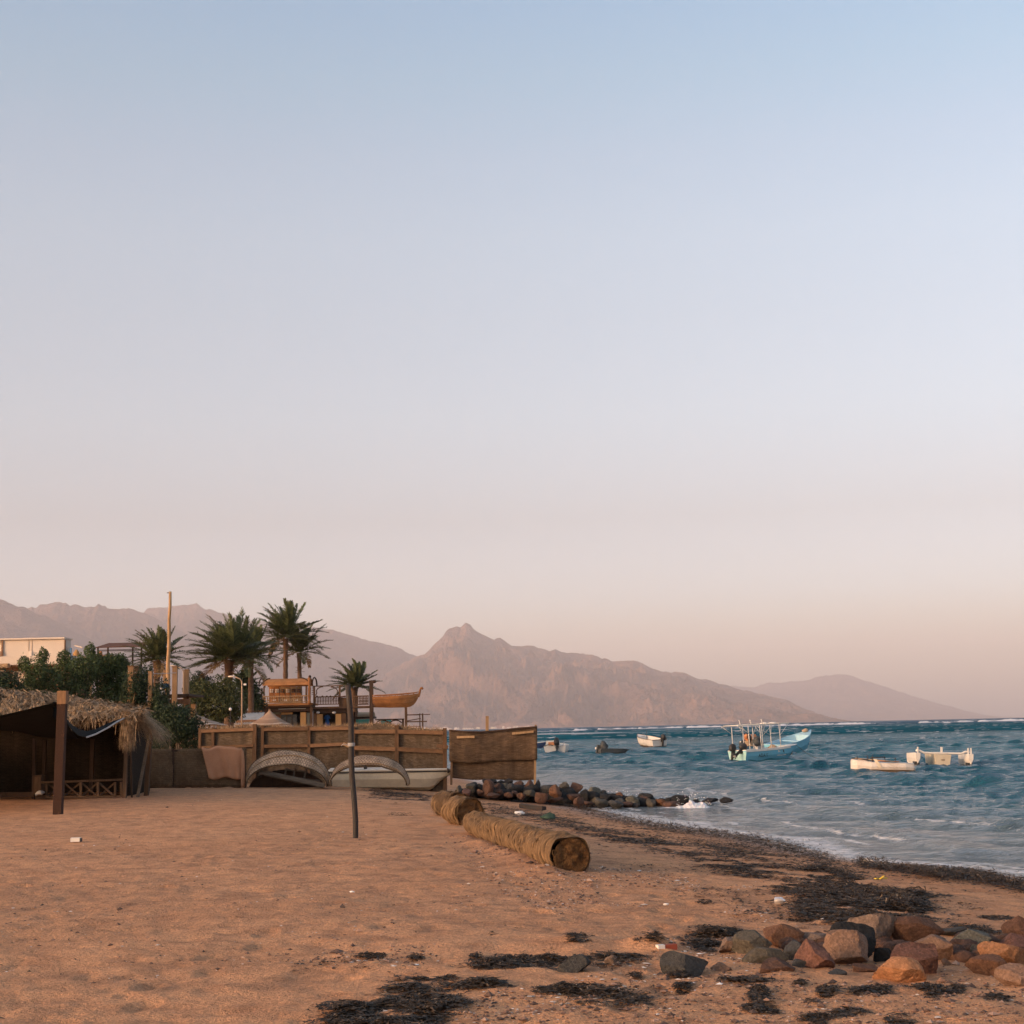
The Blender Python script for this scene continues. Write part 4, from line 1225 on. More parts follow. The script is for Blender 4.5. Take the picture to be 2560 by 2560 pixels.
def boat_orange():
    st = on_sea(1874, 1869)
    M = frame((st.x, st.y, SEA), math.radians(75), heel=0.04)
    root = thing('inflatable_boat', (st.x, st.y, SEA), 'grey inflatable with heaped orange gear behind the canopy boat stern', 'boat', 'boats moored off the beach')
    for sd in (-1, 1):
        t = MB(M); t.tube([(-0.25, sd * 0.75, 0.2), (0, sd * 0.75, 0.32), (2.4, sd * 0.75, 0.36), (3.3, sd * 0.45, 0.5), (3.7, 0, 0.6)], [0.12, 0.27, 0.27, 0.26, 0.22], 10); t.build('air_tube', M_DARKRUB, root)
    MB(M).box((0.1, 0, 0.3), (0.08, 1.2, 0.55)).build('transom', M_TAN, root)
    MB(M).box((1.6, 0, 0.12), (3.0, 1.2, 0.12)).build('floor', M_DARKRUB, root)
    v, f = ico(3); q = v * np.array((0.8, 0.6, 0.42)) * (1 + 0.3 * noise3(v * 2.2, 14))[:, None] + np.array((1.0, -0.1, 0.75))
    b = MB(M); b.add([tuple(a) for a in q], [tuple(a) for a in f]); b.build('gear_heap', M_ORANGE, root)
    q = v * np.array((0.22, 0.22, 0.24)) * (1 + 0.1 * noise3(v * 2.2, 15))[:, None] + np.array((0.2, 0.35, 1.0))
    b = MB(M); b.add([tuple(a) for a in q], [tuple(a) for a in f]); b.build('float', M_ORANGE, root)
    outboard(root, M, 0.02, 0, 0.5, tilt=0.3)
    for sd in (-1, 1):
        MB(M).beam((-0.1, sd * 0.85, 0.05), (-0.1, sd * 0.85, 0.55), 0.1).build('fender', M_WHITE, root)


def boat_cabin():
    st = on_sea(1388, 1886)
    M = frame((st.x, st.y, SEA), math.radians(83), heel=-0.03)
    root = thing('cabin_boat', (st.x, st.y, SEA), 'small white cabin boat seen from astern beside the reed screen', 'boat', 'boats moored off the beach')
    hull_parts(root, M, 4.6, 2.05, 0.62, M_WHITE, M_WHITE, M_WHITE, draft=0.25, sheer=0.3, full=0.5, floor=0.3, deck=0.3, m_deck=M_WHITE, m_foul=M_FOUL)
    b = MB(M)
    b.add([(1.5, -0.25, 0.5), (1.5, 0.95, 0.5), (3.2, 0.8, 0.5), (3.2, -0.2, 0.5), (1.45, -0.2, 1.12), (1.45, 0.88, 1.12), (2.9, 0.7, 1.05), (2.9, -0.15, 1.05)], [(0, 3, 7, 4), (1, 0, 4, 5), (2, 1, 5, 6), (3, 2, 6, 7), (4, 7, 6, 5)], smooth=False)
    cb = b.build('cabin', M_WHITE, root)
    MB(M).box((1.455, 0.42, 0.84), (0.03, 0.55, 0.3)).build('cabin_hatch', M_ORANGE, cb)
    MB(M).tube([(0.1, 0.95, 0.66), (0.5, 0.6, 0.78), (1.2, 0.3, 0.7)], 0.04, 6).build('rope', M_ROPE, root)
    outboard(root, M, -0.02, -0.2, 0.55, tilt=0.15, k=1.35)
    MB(M).tube([(0.4, -0.6, 0.6), (0.3, -0.8, 0.95)], 0.03, 6).build('tiller_arm', M_STEEL, root)


def boat_half_hidden():
    st = on_sea(1340, 1872)
    M = frame((st.x - 1.6, st.y + 2.0, SEA), math.radians(8))
    root = thing('open_boat', (st.x, st.y, SEA), 'white and dark blue bow tip showing past the reed screen', 'boat', 'boats moored off the beach')
    hull_parts(root, M, 3.0, 1.3, 0.5, mat_paint('navy_boat_paint', (0.02, 0.06, 0.16)), M_WHITE, M_WHITE, draft=0.2, sheer=0.4, deck=0.4, m_deck=M_WHITE)


def boat_dark():
    st = on_sea(1530, 1889)
    M = frame((st.x - 1.05, st.y, SEA + 0.06), math.radians(18), heel=-0.10, pitch=-0.04)
    root = thing('dinghy', (st.x, st.y, SEA), 'dark grey dinghy with a covered engine riding low in the chop', 'boat', 'boats moored off the beach')
    hull_parts(root, M, 2.55, 1.2, 0.38, M_DARKRUB, M_BLACK, M_DARKRUB, draft=0.2, sheer=0.05, floor=0.05, full=0.6)
    v, f = ico(3); q = v * np.array((0.32, 0.32, 0.42)) * (1 + 0.3 * noise3(v * 2.5, 24))[:, None] + np.array((0.45, 0.0, 0.62))
    b = MB(M); b.add([tuple(a) for a in q], [tuple(a) for a in f]); b.build('engine_cover', M_DARKRUB, root)
    MB(M).beam((0.0, 0.2, 0.1), (0.1, 0.1, 0.75), 0.3, 0.25).build('engine', M_DARKRUB, root)
    MB(M).box((-0.05, 0.3, 0.5), (0.18, 0.2, 0.16)).build('white_float', M_WHITE, root)
    MB(M).beam((1.2, -0.55, 0.33), (1.2, 0.55, 0.33), 0.2, 0.04).build('thwart', M_DARKRUB, root)
    rp = MB(); bo = M @ Vector((2.5, 0, 0.4)); rp.tube([bo, bo + Vector((0.15, 0, 0.18)), bo + Vector((0.35, 0, -0.1)), bo + Vector((0.6, 0.1, -0.45))], 0.02, 5); rp.build('mooring_rope', M_DARKRUB, root)


def boat_white_far():
    st = on_sea(1650, 1869)
    M = frame((st.x, st.y, SEA + 0.02), math.radians(118), heel=-0.04, pitch=0.07)
    root = thing('open_boat', (st.x, st.y, SEA), 'white open boat with two upright dark rods, farthest of the moored boats', 'boat', 'boats moored off the beach')
    hull_parts(root, M, 4.2, 2.0, 0.72, M_WHITE, M_WHITE, M_FOUL, draft=0.25, sheer=0.45, full=0.45, floor=0.25, deck=0.25, m_foul=M_FOUL)
    outboard(root, M, -0.02, -0.25, 0.62, tilt=-0.15, k=1.25)
    MB(M).tube([(0.1, -0.98, 0.7), (0.1, -0.98, 1.75)], 0.022, 5).build('rod', M_BLACK, root)
    MB(M).tube([(0.9, 1.0, 0.75), (0.7, 1.15, 1.75)], 0.022, 5).build('rod', M_BLACK, root)
    MB(M).beam((0.9, -0.85, 0.6), (0.9, 0.85, 0.6), 0.3, 0.05).build('thwart', M_TAN, root)


def boat_sail_hull():
    st = on_sea(2205, 1935)
    M = frame((st.x - 1.46, st.y - 0.6, SEA + 0.06), math.radians(-9), heel=-0.10, pitch=-0.03) @ Matrix.Diagonal((0.93, 1, 0.85, 1))
    root = thing('sailing_dinghy', (st.x, st.y, SEA), 'weathered white sailing hull with stripped deck and loose spars', 'boat', 'boats moored off the beach')
    L = 2.85
    # blunt hull, wide at both ends: loft by hand
    prof = [(0.0, 0.30, 0.62, 0.10), (0.25, 0.52, 0.56, -0.10), (0.9, 0.66, 0.46, -0.16), (1.7, 0.68, 0.42, -0.17), (2.4, 0.60, 0.44, -0.14), (2.78, 0.46, 0.40, -0.02), (2.86, 0.36, 0.34, 0.04)]
    o = MB(M); rows = []
    for x, h, z, k in prof:
        rows.append([(x, -h, z), (x, -h * 1.02, z * 0.55), (x, -h * 0.8, k + 0.05), (x, 0, k - 0.06), (x, h * 0.8, k + 0.05), (x, h * 1.02, z * 0.55), (x, h, z)])
    vs = [q for r in rows for q in r]
    fs = [(7 * i + j, 7 * i + j + 1, 7 * i + 8 + j, 7 * i + 7 + j) for i in range(6) for j in range(6)]
    fs += [tuple(range(7)), tuple(reversed(range(42, 49)))]
    o.add(vs, fs, smooth=False); hl = o.build('hull', M_WHITEOLD, root)
    d = MB(M)
    for sd in (-1, 1):
        vs = []
        for x, h, z, k in prof: vs += [(x, sd * (h + 0.02), z), (x, sd * (h - 0.24 if h > 0.3 else 0.02), z + 0.05)]
        fs = [(2 * i, 2 * i + 1, 2 * i + 3, 2 * i + 2) if sd < 0 else (2 * i + 2, 2 * i + 3, 2 * i + 1, 2 * i) for i in range(6)]
        d.add(vs, fs)
    d.build('side_deck', M_WHITE, root)
    w = MB(M); w.add([(0.1, -0.3, 0.3), (2.3, -0.4, 0.22), (2.3, 0.4, 0.22), (0.1, 0.3, 0.3)], [(0, 1, 2, 3)]); w.build('cockpit_floor', M_FOUL, root)
    e = MB(M); e.add([(1.75, -0.62, 0.46), (2.8, -0.44, 0.43), (2.8, 0.44, 0.43), (1.75, 0.62, 0.46), (1.75, 0, 0.52), (2.8, 0, 0.5)], [(0, 1, 5, 4), (4, 5, 2, 3)], smooth=False); e.build('fore_deck', M_WHITE, root)
    MB(M).box((2.35, -0.30, 0.475), (0.22, 0.07, 0.02)).build('deck_slot', M_FOUL, root)
    fo = MB(M); vs = []
    for x, h, z, k in prof: vs += [(x, -h * 0.83 - 0.01, k + 0.03), (x, -h * 0.97 - 0.015, z * 0.55 * 0.35 + 0.02)]
    fo.add(vs, [(2 * i, 2 * i + 2, 2 * i + 3, 2 * i + 1) for i in range(6)]); fo.build('waterline_fouling', M_FOUL, hl)
    for a, b_, mm in (((0.05, -0.1, 0.68), (1.0, 0.25, 0.66), M_FOUL), ((0.2, 0.2, 0.72), (1.9, 0.1, 0.58), M_TAN), ((0.9, 0.35, 0.78), (1.6, 0.45, 0.82), M_BLACK), ((1.2, 0.0, 0.6), (2.2, 0.35, 0.58), M_ORANGE), ((0.3, -0.25, 0.62), (0.9, -0.45, 0.5), M_TAN)):
        MB(M).tube([a, b_], 0.028, 6).build('loose_spar', mm, root)
    for x, y in ((0.3, -0.2), (0.75, -0.45), (0.95, -0.6), (1.0, 0.35), (1.6, 0.45), (2.05, 0.3)):
        MB(M).tube([(x, y, 0.45), (x - 0.03, y, 0.80)], 0.022, 5).build('stanchion', M_DARKIRON, root)
    s = MB(M); s.add([(0.95, -0.69, 0.62), (1.10, -0.72, 0.62), (1.35, -0.73, 0.18), (1.2, -0.72, 0.18)], [(3, 2, 1, 0)]); s.build('side_strap', M_CREAM, root)


def boat_trimaran():
    st = on_sea(2341, 1916)
    M = frame((st.x, st.y - 1.2, SEA + 0.08), math.radians(90), heel=0.045)
    root = thing('outrigger_boat', (st.x, st.y, SEA), 'white outrigger boat with two floats on a long cross beam', 'boat', 'boats moored off the beach')
    o = MB(M)
    prof = [(0.0, 0.40, 0.46, -0.1), (1.2, 0.42, 0.46, -0.14), (2.2, 0.3, 0.5, -0.08), (3.0, 0.04, 0.54, 0.1)]
    vs = []
    for x, h, z, k in prof: vs += [(x, -h, z), (x, -h * 0.8, k), (x, h * 0.8, k), (x, h, z)]
    fs = [(4 * i + j, 4 * i + j + 1, 4 * i + 5 + j, 4 * i + 4 + j) for i in range(3) for j in range(3)] + [(4 * i + 3, 4 * i, 4 * i + 4, 4 * i + 7) for i in range(3)] + [(3, 2, 1, 0)]
    o.add(vs, fs, smooth=False); o.build('main_hull', M_CREAM, root)
    MB(M).box((-0.01, 0.0, 0.20), (0.03, 0.16, 0.05)).build('rudder_fitting', M_FOUL, root)
    for sd in (-1, 1):
        f = MB(M); vs = []
        for x, w, z, k in ((-0.3, 0.11, 0.52, 0.05), (0.1, 0.13, 0.52, -0.1), (1.2, 0.11, 0.48, -0.1), (1.8, 0.02, 0.48, 0.05)):
            c = sd * 1.28
            vs += [(x, c - w, z), (x, c - w * 0.9, z * 0.5), (x, c, k), (x, c + w * 0.9, z * 0.5), (x, c + w, z)]
        fs = [(5 * i + j, 5 * i + j + 1, 5 * i + 6 + j, 5 * i + 5 + j) for i in range(3) for j in range(4)] + [(5 * i + 4, 5 * i, 5 * i + 5, 5 * i + 9) for i in range(3)] + [(4, 3, 2, 1, 0)]
        f.add(vs, fs, smooth=False); fl = f.build('float', M_WHITE, root)
        MB(M).box((0.1, sd * 1.28, 0.02), (0.5, 0.2, 0.16)).build('dark_float_foot', M_BLACK, fl)
        MB(M).beam((0.0, sd * 1.22, 0.5), (0.0, sd * 1.22, 0.80), 0.06).build('upright', M_WHITE, root)
        if sd < 0: MB(M).beam((0.0, sd * 1.36, 0.5), (0.0, sd * 1.36, 0.80), 0.06).build('upright', M_WHITE, root)
    a = MB(M); a.tube([(0.05, -1.3, 0.62), (0.05, -1.1, 0.62), (0.05, -0.9, 0.52), (0.05, 0.9, 0.52), (0.05, 1.1, 0.62), (0.05, 1.3, 0.62)], 0.05, 8); a.build('cross_beam', M_WHITE, root)
    MB(M).beam((0.05, 0.05, 0.5), (0.05, 0.05, 0.82), 0.08).build('mast_stub', M_WHITE, root)


for _b in (boat_blue, boat_blue_far, boat_orange, boat_cabin, boat_half_hidden, boat_dark, boat_white_far, boat_sail_hull, boat_trimaran): _b()


def spray():
    """white water thrown up on the outer side of the breakwater"""
    m = NT('sea_spray_foam'); v = m.coord('Object')
    n = m.noise(v, 9, 5, 0.7)
    m.set(Base_Color=m.mix(n, (0.72, 0.70, 0.69), (0.85, 0.83, 0.82)), Roughness=0.8, Normal=m.bump(n, 0.8, 0.05))
    m.p.inputs['Subsurface Weight'].default_value = 0.2
    r = np.random.RandomState(3)
    V, Fc = [], []
    vv, ff = ico(2); dd, df = ico(1)
    off = 0
    def blob(c, s, seed, base=(vv, ff)):
        nonlocal off
        q = base[0] * (1 + 0.45 * noise3(base[0] * 2.3 + seed, seed))[:, None] * np.array(s) + np.array(c)
        V.append(q); Fc.append(base[1] + off); off += len(q)
    runs = [((1500, 1975), (1600, 1985), 46.2, 0.16), ((1590, 1982), (1600, 1990), 45.0, 0.14), ((1640, 1990), (1720, 1998), 44.8, 0.12), ((1690, 2012), (1775, 2010), 42.6, 0.2), ((1350, 1968), (1410, 1970), 48, 0.14), ((1240, 1958), (1300, 1960), 49, 0.14), ((1700, 1994), (1725, 2003), 44.0, 0.1)]
    k = 0
    for (a, b, Y, s) in runs:
        A, Bp = P(a[0], a[1], Y), P(b[0], b[1], Y)
        nx, ny = 70, 18
        gx, gy = np.meshgrid(np.linspace(0, 1, nx), np.linspace(-1, 1, ny), indexing='ij')
        env = np.sin(math.pi * gx) ** 0.6 * np.clip(0.7 + 0.6 * fbm(gx * 5, gy * 0 + a[0], 5, 2), 0.1, 1.3) * (1 - gy ** 2) ** 0.7
        env = env * (1 + 0.35 * fbm(gx * 16, gy * 3 + a[0], 6, 3))
        ln = (Bp - A).length
        X = A.x + (Bp.x - A.x) * gx + 0.05 * fbm(gx * 30, gy * 4, 7, 2); Yq = A.y + (Bp.y - A.y) * gx + gy * s * 2.6; Zq = SEA - 0.02 + s * 0.85 * env
        V.append(np.stack([X.ravel(), Yq.ravel(), Zq.ravel()], 1)); g4 = grid_faces(nx, ny)
        Fc.append(np.concatenate([g4[:, [0, 1, 2]], g4[:, [0, 2, 3]]]) + off); off += nx * ny
        for i in range(int(ln / 0.02) + 10):
            t = r.rand(); c = A + (Bp - A) * t; ds = r.uniform(0.004, 0.012)
            z = SEA + s * (0.8 + 1.2 * r.rand()) * math.sin(math.pi * t) ** .6
            blob((c.x + r.normal(0, 0.08), c.y + r.normal(0, 0.12), z + abs(r.normal(0, .5)) * s * 0.6), (ds * 1.5, ds, ds), k, (dd, df)); k += 1
    np_mesh('wave_spray', np.concatenate(V), np.concatenate(Fc), m.m, kind='stuff', label='white spray breaking on the breakwater boulders')


spray()
# ------------------------------------------------------------------ timber, reed and cloth
M_TIMBER = mat_wood('weathered_timber', (0.27, 0.155, 0.08), (0.14, 0.08, 0.042))
M_RAIL = mat_wood('pine_rail', (0.22, 0.12, 0.06), (0.115, 0.065, 0.037), axis=0)
M_FPOST = mat_wood('pine_post', (0.20, 0.11, 0.056), (0.105, 0.06, 0.034))
M_PALE = mat_wood('pale_timber', (0.50, 0.33, 0.18), (0.33, 0.20, 0.10))
M_DKWOOD = mat_wood('dark_timber', (0.085, 0.05, 0.032), (0.04, 0.025, 0.018))
M_BRDK = mat_wood('aged_brown_timber', (0.12, 0.075, 0.045), (0.06, 0.038, 0.025))
M_GREYWOOD = mat_wood('grey_driftwood', (0.19, 0.165, 0.135), (0.10, 0.085, 0.07), axis=0)


def mat_peeling():
    m = NT('peeling_brown_paint'); v = m.coord('Object')
    a = m.noise(m.coord('Object', (1, 1, 0.35)), 6, 6, 0.75, 0.3); b = m.noise(v, 60, 3, 0.6)
    col = m.mix(m.ramp(b, [(0.3, 0), (0.7, 1)]), (0.030, 0.017, 0.012), (0.052, 0.026, 0.018))
    col = m.mix(m.ramp(a, [(0.60, 0), (0.63, 1)]), col, (0.10, 0.045, 0.028))
    col = m.mix(m.ramp(a, [(0.735, 0), (0.75, 1)]), col, (0.62, 0.56, 0.5))
    m.set(Base_Color=col, Roughness=0.8, Normal=m.bump(a, 0.5, 0.01))
    m.p.inputs['Specular IOR Level'].default_value = 0.15
    return m.m


def mat_reed(name, c, c2, cell=(0.085, 0.036), gap=0.05, dark=(0.07, 0.045, 0.028), bands=1.0):
    """woven reed matting; UV in metres"""
    m = NT(name); uv = m.coord('UV')
    wob = m.noise(uv, 1.6, 3, 0.6, 0, 'Color')
    vec = m.mix(0.10, uv, wob)
    t = m.node('ShaderNodeTexBrick'); m.l.new(vec, t.inputs['Vector'])
    t.offset = 0.5
    for nme, val in (('Scale', 1.0), ('Mortar Size', gap * cell[1]), ('Mortar Smooth', 0.6), ('Bias', 0.0), ('Brick Width', cell[0]), ('Row Height', cell[1])): t.inputs[nme].default_value = val
    t.inputs['Color1'].default_value = (*c, 1); t.inputs['Color2'].default_value = (*c2, 1); t.inputs['Mortar'].default_value = (*dark, 1)
    st = m.noise(m.coord('UV', (5, 70, 1)), 1.0, 4, 0.7); big = m.noise(m.coord('UV', (1.1, 1.5, 1)), 1.0, 4, 0.6); vb = m.noise(m.coord('UV', (3.0, 0.15, 1)), 1.0, 3, 0.6)
    col = m.mix(0.7, t.outputs['Color'], m.ramp(st, [(0.3, 0.4), (0.7, 1.5)]), 'MULTIPLY')
    col = m.mix(0.7, col, m.ramp(big, [(0.3, 0.6), (0.7, 1.25)]), 'MULTIPLY')
    col = m.mix(0.6 * bands, col, m.ramp(vb, [(0.35, 0.7), (0.65, 1.3)]), 'MULTIPLY')
    oi = m.node('ShaderNodeObjectInfo')
    col = m.mix(1.0, col, m.ramp(oi.outputs['Random'], [(0, 0.85), (1, 1.1)]), 'MULTIPLY')
    h = m.math('ADD', m.math('MULTIPLY', t.outputs['Fac'], -1.0), m.math('MULTIPLY', st, 0.7))
    m.set(Base_Color=col, Roughness=0.9, Normal=m.bump(h, 0.8, 0.015))
    m.p.inputs['Specular IOR Level'].default_value = 0.15
    return m.m


M_PEEL = mat_peeling()
M_REED = mat_reed('reed_matting', (0.155, 0.115, 0.078), (0.10, 0.072, 0.048))
M_REEDLOW = mat_reed('fine_reed_matting', (0.215, 0.145, 0.085), (0.17, 0.112, 0.065), cell=(0.03, 0.05), gap=0.06, bands=0.6)
M_REEDDARK = mat_reed('dark_reed_matting', (0.15, 0.10, 0.062), (0.095, 0.062, 0.04), cell=(0.14, 0.03), gap=0.05)
M_REEDARCH = mat_reed('pale_reed_matting', (0.60, 0.405, 0.26), (0.42, 0.28, 0.18), cell=(0.06, 0.10), gap=0.10, dark=(0.17, 0.11, 0.07))
M_THATCH = mat_rough('dry_palm_thatch', (0.46, 0.32, 0.19), (0.17, 0.11, 0.06), scale=9, fine=30, contrast=0.25, obj=False)
M_HUTWALL = mat_reed('painted_shade_reed_lining', (0.028, 0.020, 0.014), (0.02, 0.014, 0.010))  # reed lining darkened so its colour carries the shelter's inner shade
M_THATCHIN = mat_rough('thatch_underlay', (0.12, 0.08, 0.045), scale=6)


def mat_cloth(name, c, c2=None, scale=160, rough=0.95, transl=0.0):
    m = NT(name); v = m.coord('Object')
    a = m.noise(v, 2.5, 5, 0.6); w = m.noise(v, scale, 2, 0.6)
    col = m.mix(m.ramp(a, [(0.3, 0), (0.7, 1)]), c2 or sc3(c, 0.75), c)
    col = m.mix(0.5, col, m.ramp(w, [(0.3, 0.7), (0.7, 1.2)]), 'MULTIPLY')
    m.set(Base_Color=col, Roughness=rough, Normal=m.bump(w, 0.3, 0.004))
    m.p.inputs['Specular IOR Level'].default_value = 0.1
    return m.m


M_BURLAP = mat_cloth('burlap', (0.50, 0.26, 0.15), (0.40, 0.20, 0.115))
M_TARP = mat_cloth('black_shade_net', (0.012, 0.014, 0.015), (0.008, 0.009, 0.010))
M_TARPW = mat_cloth('pale_tarp_hem', (0.5, 0.5, 0.5))


def pbox(mb, x0, y0, x1, y1, Y, dep, back=True):
    """upright box that fills a pixel rectangle at distance Y and runs back by dep"""
    c = P((x0 + x1) / 2, (y0 + y1) / 2, Y)
    w = abs(x1 - x0) / F * Y; h = abs(y1 - y0) / F * Y
    return mb.box((c.x, Y + dep / 2, c.z), (w, dep, h))


def pb(name, m, root, x0, y0, x1, y1, Y, dep):
    mb = MB(); pbox(mb, x0, y0, x1, y1, Y, dep); return mb.build(name, m, root)


def pbeam(name, m, root, a, b, Y, w, h=None, Y2=None, d=None):
    mb = MB(); mb.beam(P(a[0], a[1], Y), P(b[0], b[1], Y2 or Y), w, h, jit=0.003); return mb.build(name, m, root)


def pline(pts, x): return float(np.interp(x, [p[0] for p in pts], [p[1] for p in pts]))


# ------------------------------------------------------------------ thatched shelter
def shelter():
    Yf = GG(250, 1994).y
    base = Vector((P(250, 1990, Yf).x, Yf, 0))
    root = thing('thatched_shelter', base, 'dark open shelter roofed with shaggy dry palm thatch', 'shelter')
    top = [(-420, 1722), (-200, 1728), (0, 1729), (35, 1727), (65, 1732), (130, 1740), (175, 1745), (205, 1752), (235, 1757), (262, 1762), (292, 1768), (320, 1775), (345, 1784), (362, 1796)]
    bot = [(-420, 1812), (0, 1816), (100, 1818), (168, 1824), (200, 1820), (235, 1815), (265, 1817), (292, 1813), (318, 1820), (345, 1808), (362, 1806)]
    x0, x1 = -420, 362

    def roof(u, v):       # v = 0 eave, 1 ridge
        px = x0 + (x1 - x0) * u
        e = P(px, pline(bot, px) - 22, Yf - 0.5); r = P(px, pline(top, px), Yf + 1.9)
        p = e + (r - e) * v
        p.z += 0.18 * math.sin(v * math.pi) * 0.6 + 0.05 * float(vnoise(u * 40, v * 5, 4))
        return p

    def rear(u, v):
        px = x0 + (x1 - x0) * u
        r = P(px, pline(top, px), Yf + 1.9); q = r + Vector((0, 2.4, -0.55))
        return r + (q - r) * v
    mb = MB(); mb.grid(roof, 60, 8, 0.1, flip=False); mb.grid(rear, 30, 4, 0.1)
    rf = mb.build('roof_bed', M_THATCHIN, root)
    # strands
    S = random.Random(5); st = MB()

    def strand(p, d, ln, w, droop, sway=0.15, n=3):
        sd = d.cross(Vector((0, 0, 1)))
        sd = sd.normalized() if sd.length > 0.01 else Vector((1, 0, 0))
        sd = (sd + Vector((0, S.uniform(-0.5, 0.5), S.uniform(-0.5, 0.5)))).normalized()
        pts = [p.copy()]; dd = d.normalized()
        for k in range(n):
            dd = (dd + Vector((S.uniform(-sway, sway), S.uniform(-sway, sway), -droop))).normalized()
            pts.append(pts[-1] + dd * (ln / n))
        vs, fs = [], []
        for k, q in enumerate(pts):
            ww = w * (1 - 0.75 * k / n)
            vs += [q - sd * ww, q + sd * ww]
        for k in range(n): fs.append((2 * k, 2 * k + 1, 2 * k + 3, 2 * k + 2))
        st.add(vs, fs)
    for i in range(4200):
        u, v = S.random() ** 0.8, S.random()
        p = roof(u, v) + Vector((0, 0, S.uniform(0.0, 0.12)))
        d = (roof(u, max(0, v - 0.1)) - roof(u, v)).normalized()
        d = d + Vector((S.uniform(-0.75, 0.75), 0, S.uniform(-0.1, 0.45)))
        strand(p, d, S.uniform(0.25, 0.7), S.uniform(0.008, 0.026), S.uniform(0.02, 0.3))
    # hanging tufts along the eave
    for t in range(84):
        u = S.uniform(0.4, 1.0); px = x0 + (x1 - x0) * u
        o = roof(u, S.uniform(0.05, 0.35)) + Vector((0, -0.05, 0.05))
        ln = max(0.2, (pline(bot, px) - 1795) / F * Yf * S.uniform(0.9, 1.9))
        for _ in range(30):
            strand(o + Vector((S.gauss(0, 0.05), S.gauss(0, 0.05), S.gauss(0, 0.03))), Vector((S.gauss(0, 0.3), -0.35, -0.55)), ln * S.uniform(0.7, 1.25), S.uniform(0.005, 0.012), 0.45, 0.12)
    # right gable droop: fronds arching over the corner
    for i in range(900):
        a = S.random()
        o = P(300 + 50 * a, 1772 + 20 * a + S.uniform(-5, 14), Yf + S.uniform(-0.6, 1.6))
        ln = S.uniform(0.6, 1.25)
        strand(o, Vector((0.95, S.uniform(-0.3, 0.3), 0.05 - 0.1 * S.random())), ln, S.uniform(0.005, 0.011), S.uniform(0.18, 0.42), 0.1, 5)
    for i in range(420):      # the tuft that hangs at the corner post
        o = P(318 + S.gauss(0, 7), 1795 + S.gauss(0, 6), Yf - 0.55)
        strand(o, Vector((S.gauss(0, 0.25), -0.15, -1)), S.uniform(0.35, 0.85), S.uniform(0.005, 0.012), 0.3, 0.1)
    for i in range(26):       # loose stalks on the ridge
        u = S.uniform(0.3, 0.95); p = roof(u, 0.98)
        strand(p, Vector((S.choice((-1, 1)), S.uniform(-0.3, 0.3), S.uniform(0.2, 0.8))), S.uniform(0.25, 0.55), 0.012, 0.1, 0.2)
    st.build('thatch', M_THATCH, root, kind='stuff')
    # posts, purlins
    for (a, b, Y, w, m) in [((86, 1846), (84, 1985), Yf + 0.1, 0.07, M_DKWOOD), ((-60, 1830), (-62, 1995), Yf, 0.1, M_DKWOOD), ((318, 1822), (311, 1992), Yf - 0.25, 0.09, M_BRDK), ((326, 1850), (330, 1972), Yf + 0.05, 0.05, M_BRDK), ((374, 1835), (344, 1978), Yf + 0.3, 0.07, M_GREYWOOD), ((378, 1805), (366, 1972), Yf + 0.9, 0.12, M_BRDK), ((232, 1848), (228, 1976), Yf + 2.3, 0.1, M_DKWOOD), ((112, 1850), (110, 1972), Yf + 2.6, 0.08, M_DKWOOD)]:
        q = P(b[0], b[1], Y); q.z = min(q.z, gz(q.x, q.y)) - 0.05
        MB().beam(P(a[0], a[1], Y), q, w, w, jit=0.006).build('post', m, root)
    MB().beam(P(-420, 1805, Yf), P(372, 1803, Yf), 0.1, 0.1).build('eave_beam', M_DKWOOD, root)
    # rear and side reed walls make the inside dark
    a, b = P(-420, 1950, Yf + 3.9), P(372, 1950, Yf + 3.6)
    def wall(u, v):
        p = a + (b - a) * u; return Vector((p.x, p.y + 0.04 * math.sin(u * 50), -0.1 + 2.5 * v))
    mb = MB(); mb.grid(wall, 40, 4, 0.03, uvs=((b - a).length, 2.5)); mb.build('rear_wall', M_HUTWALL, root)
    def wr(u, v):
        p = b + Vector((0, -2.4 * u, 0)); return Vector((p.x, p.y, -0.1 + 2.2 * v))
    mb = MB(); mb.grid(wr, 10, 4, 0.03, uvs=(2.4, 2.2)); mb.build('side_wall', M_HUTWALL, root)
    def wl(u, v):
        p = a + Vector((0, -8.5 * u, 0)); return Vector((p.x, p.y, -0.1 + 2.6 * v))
    mb = MB(); mb.grid(wl, 10, 4, 0.03, uvs=(8.5, 2.6)); mb.build('side_wall', M_HUTWALL, root)  # unseen left wall, added to keep the low sun out of the inside
    # board edging the floor on the left
    MB().beam(P(-60, 1987, Yf), P(86, 1986, Yf), 0.1, 0.12).build('floor_board', M_DKWOOD, root)
    return Yf, root


HUTY, HUT = shelter()


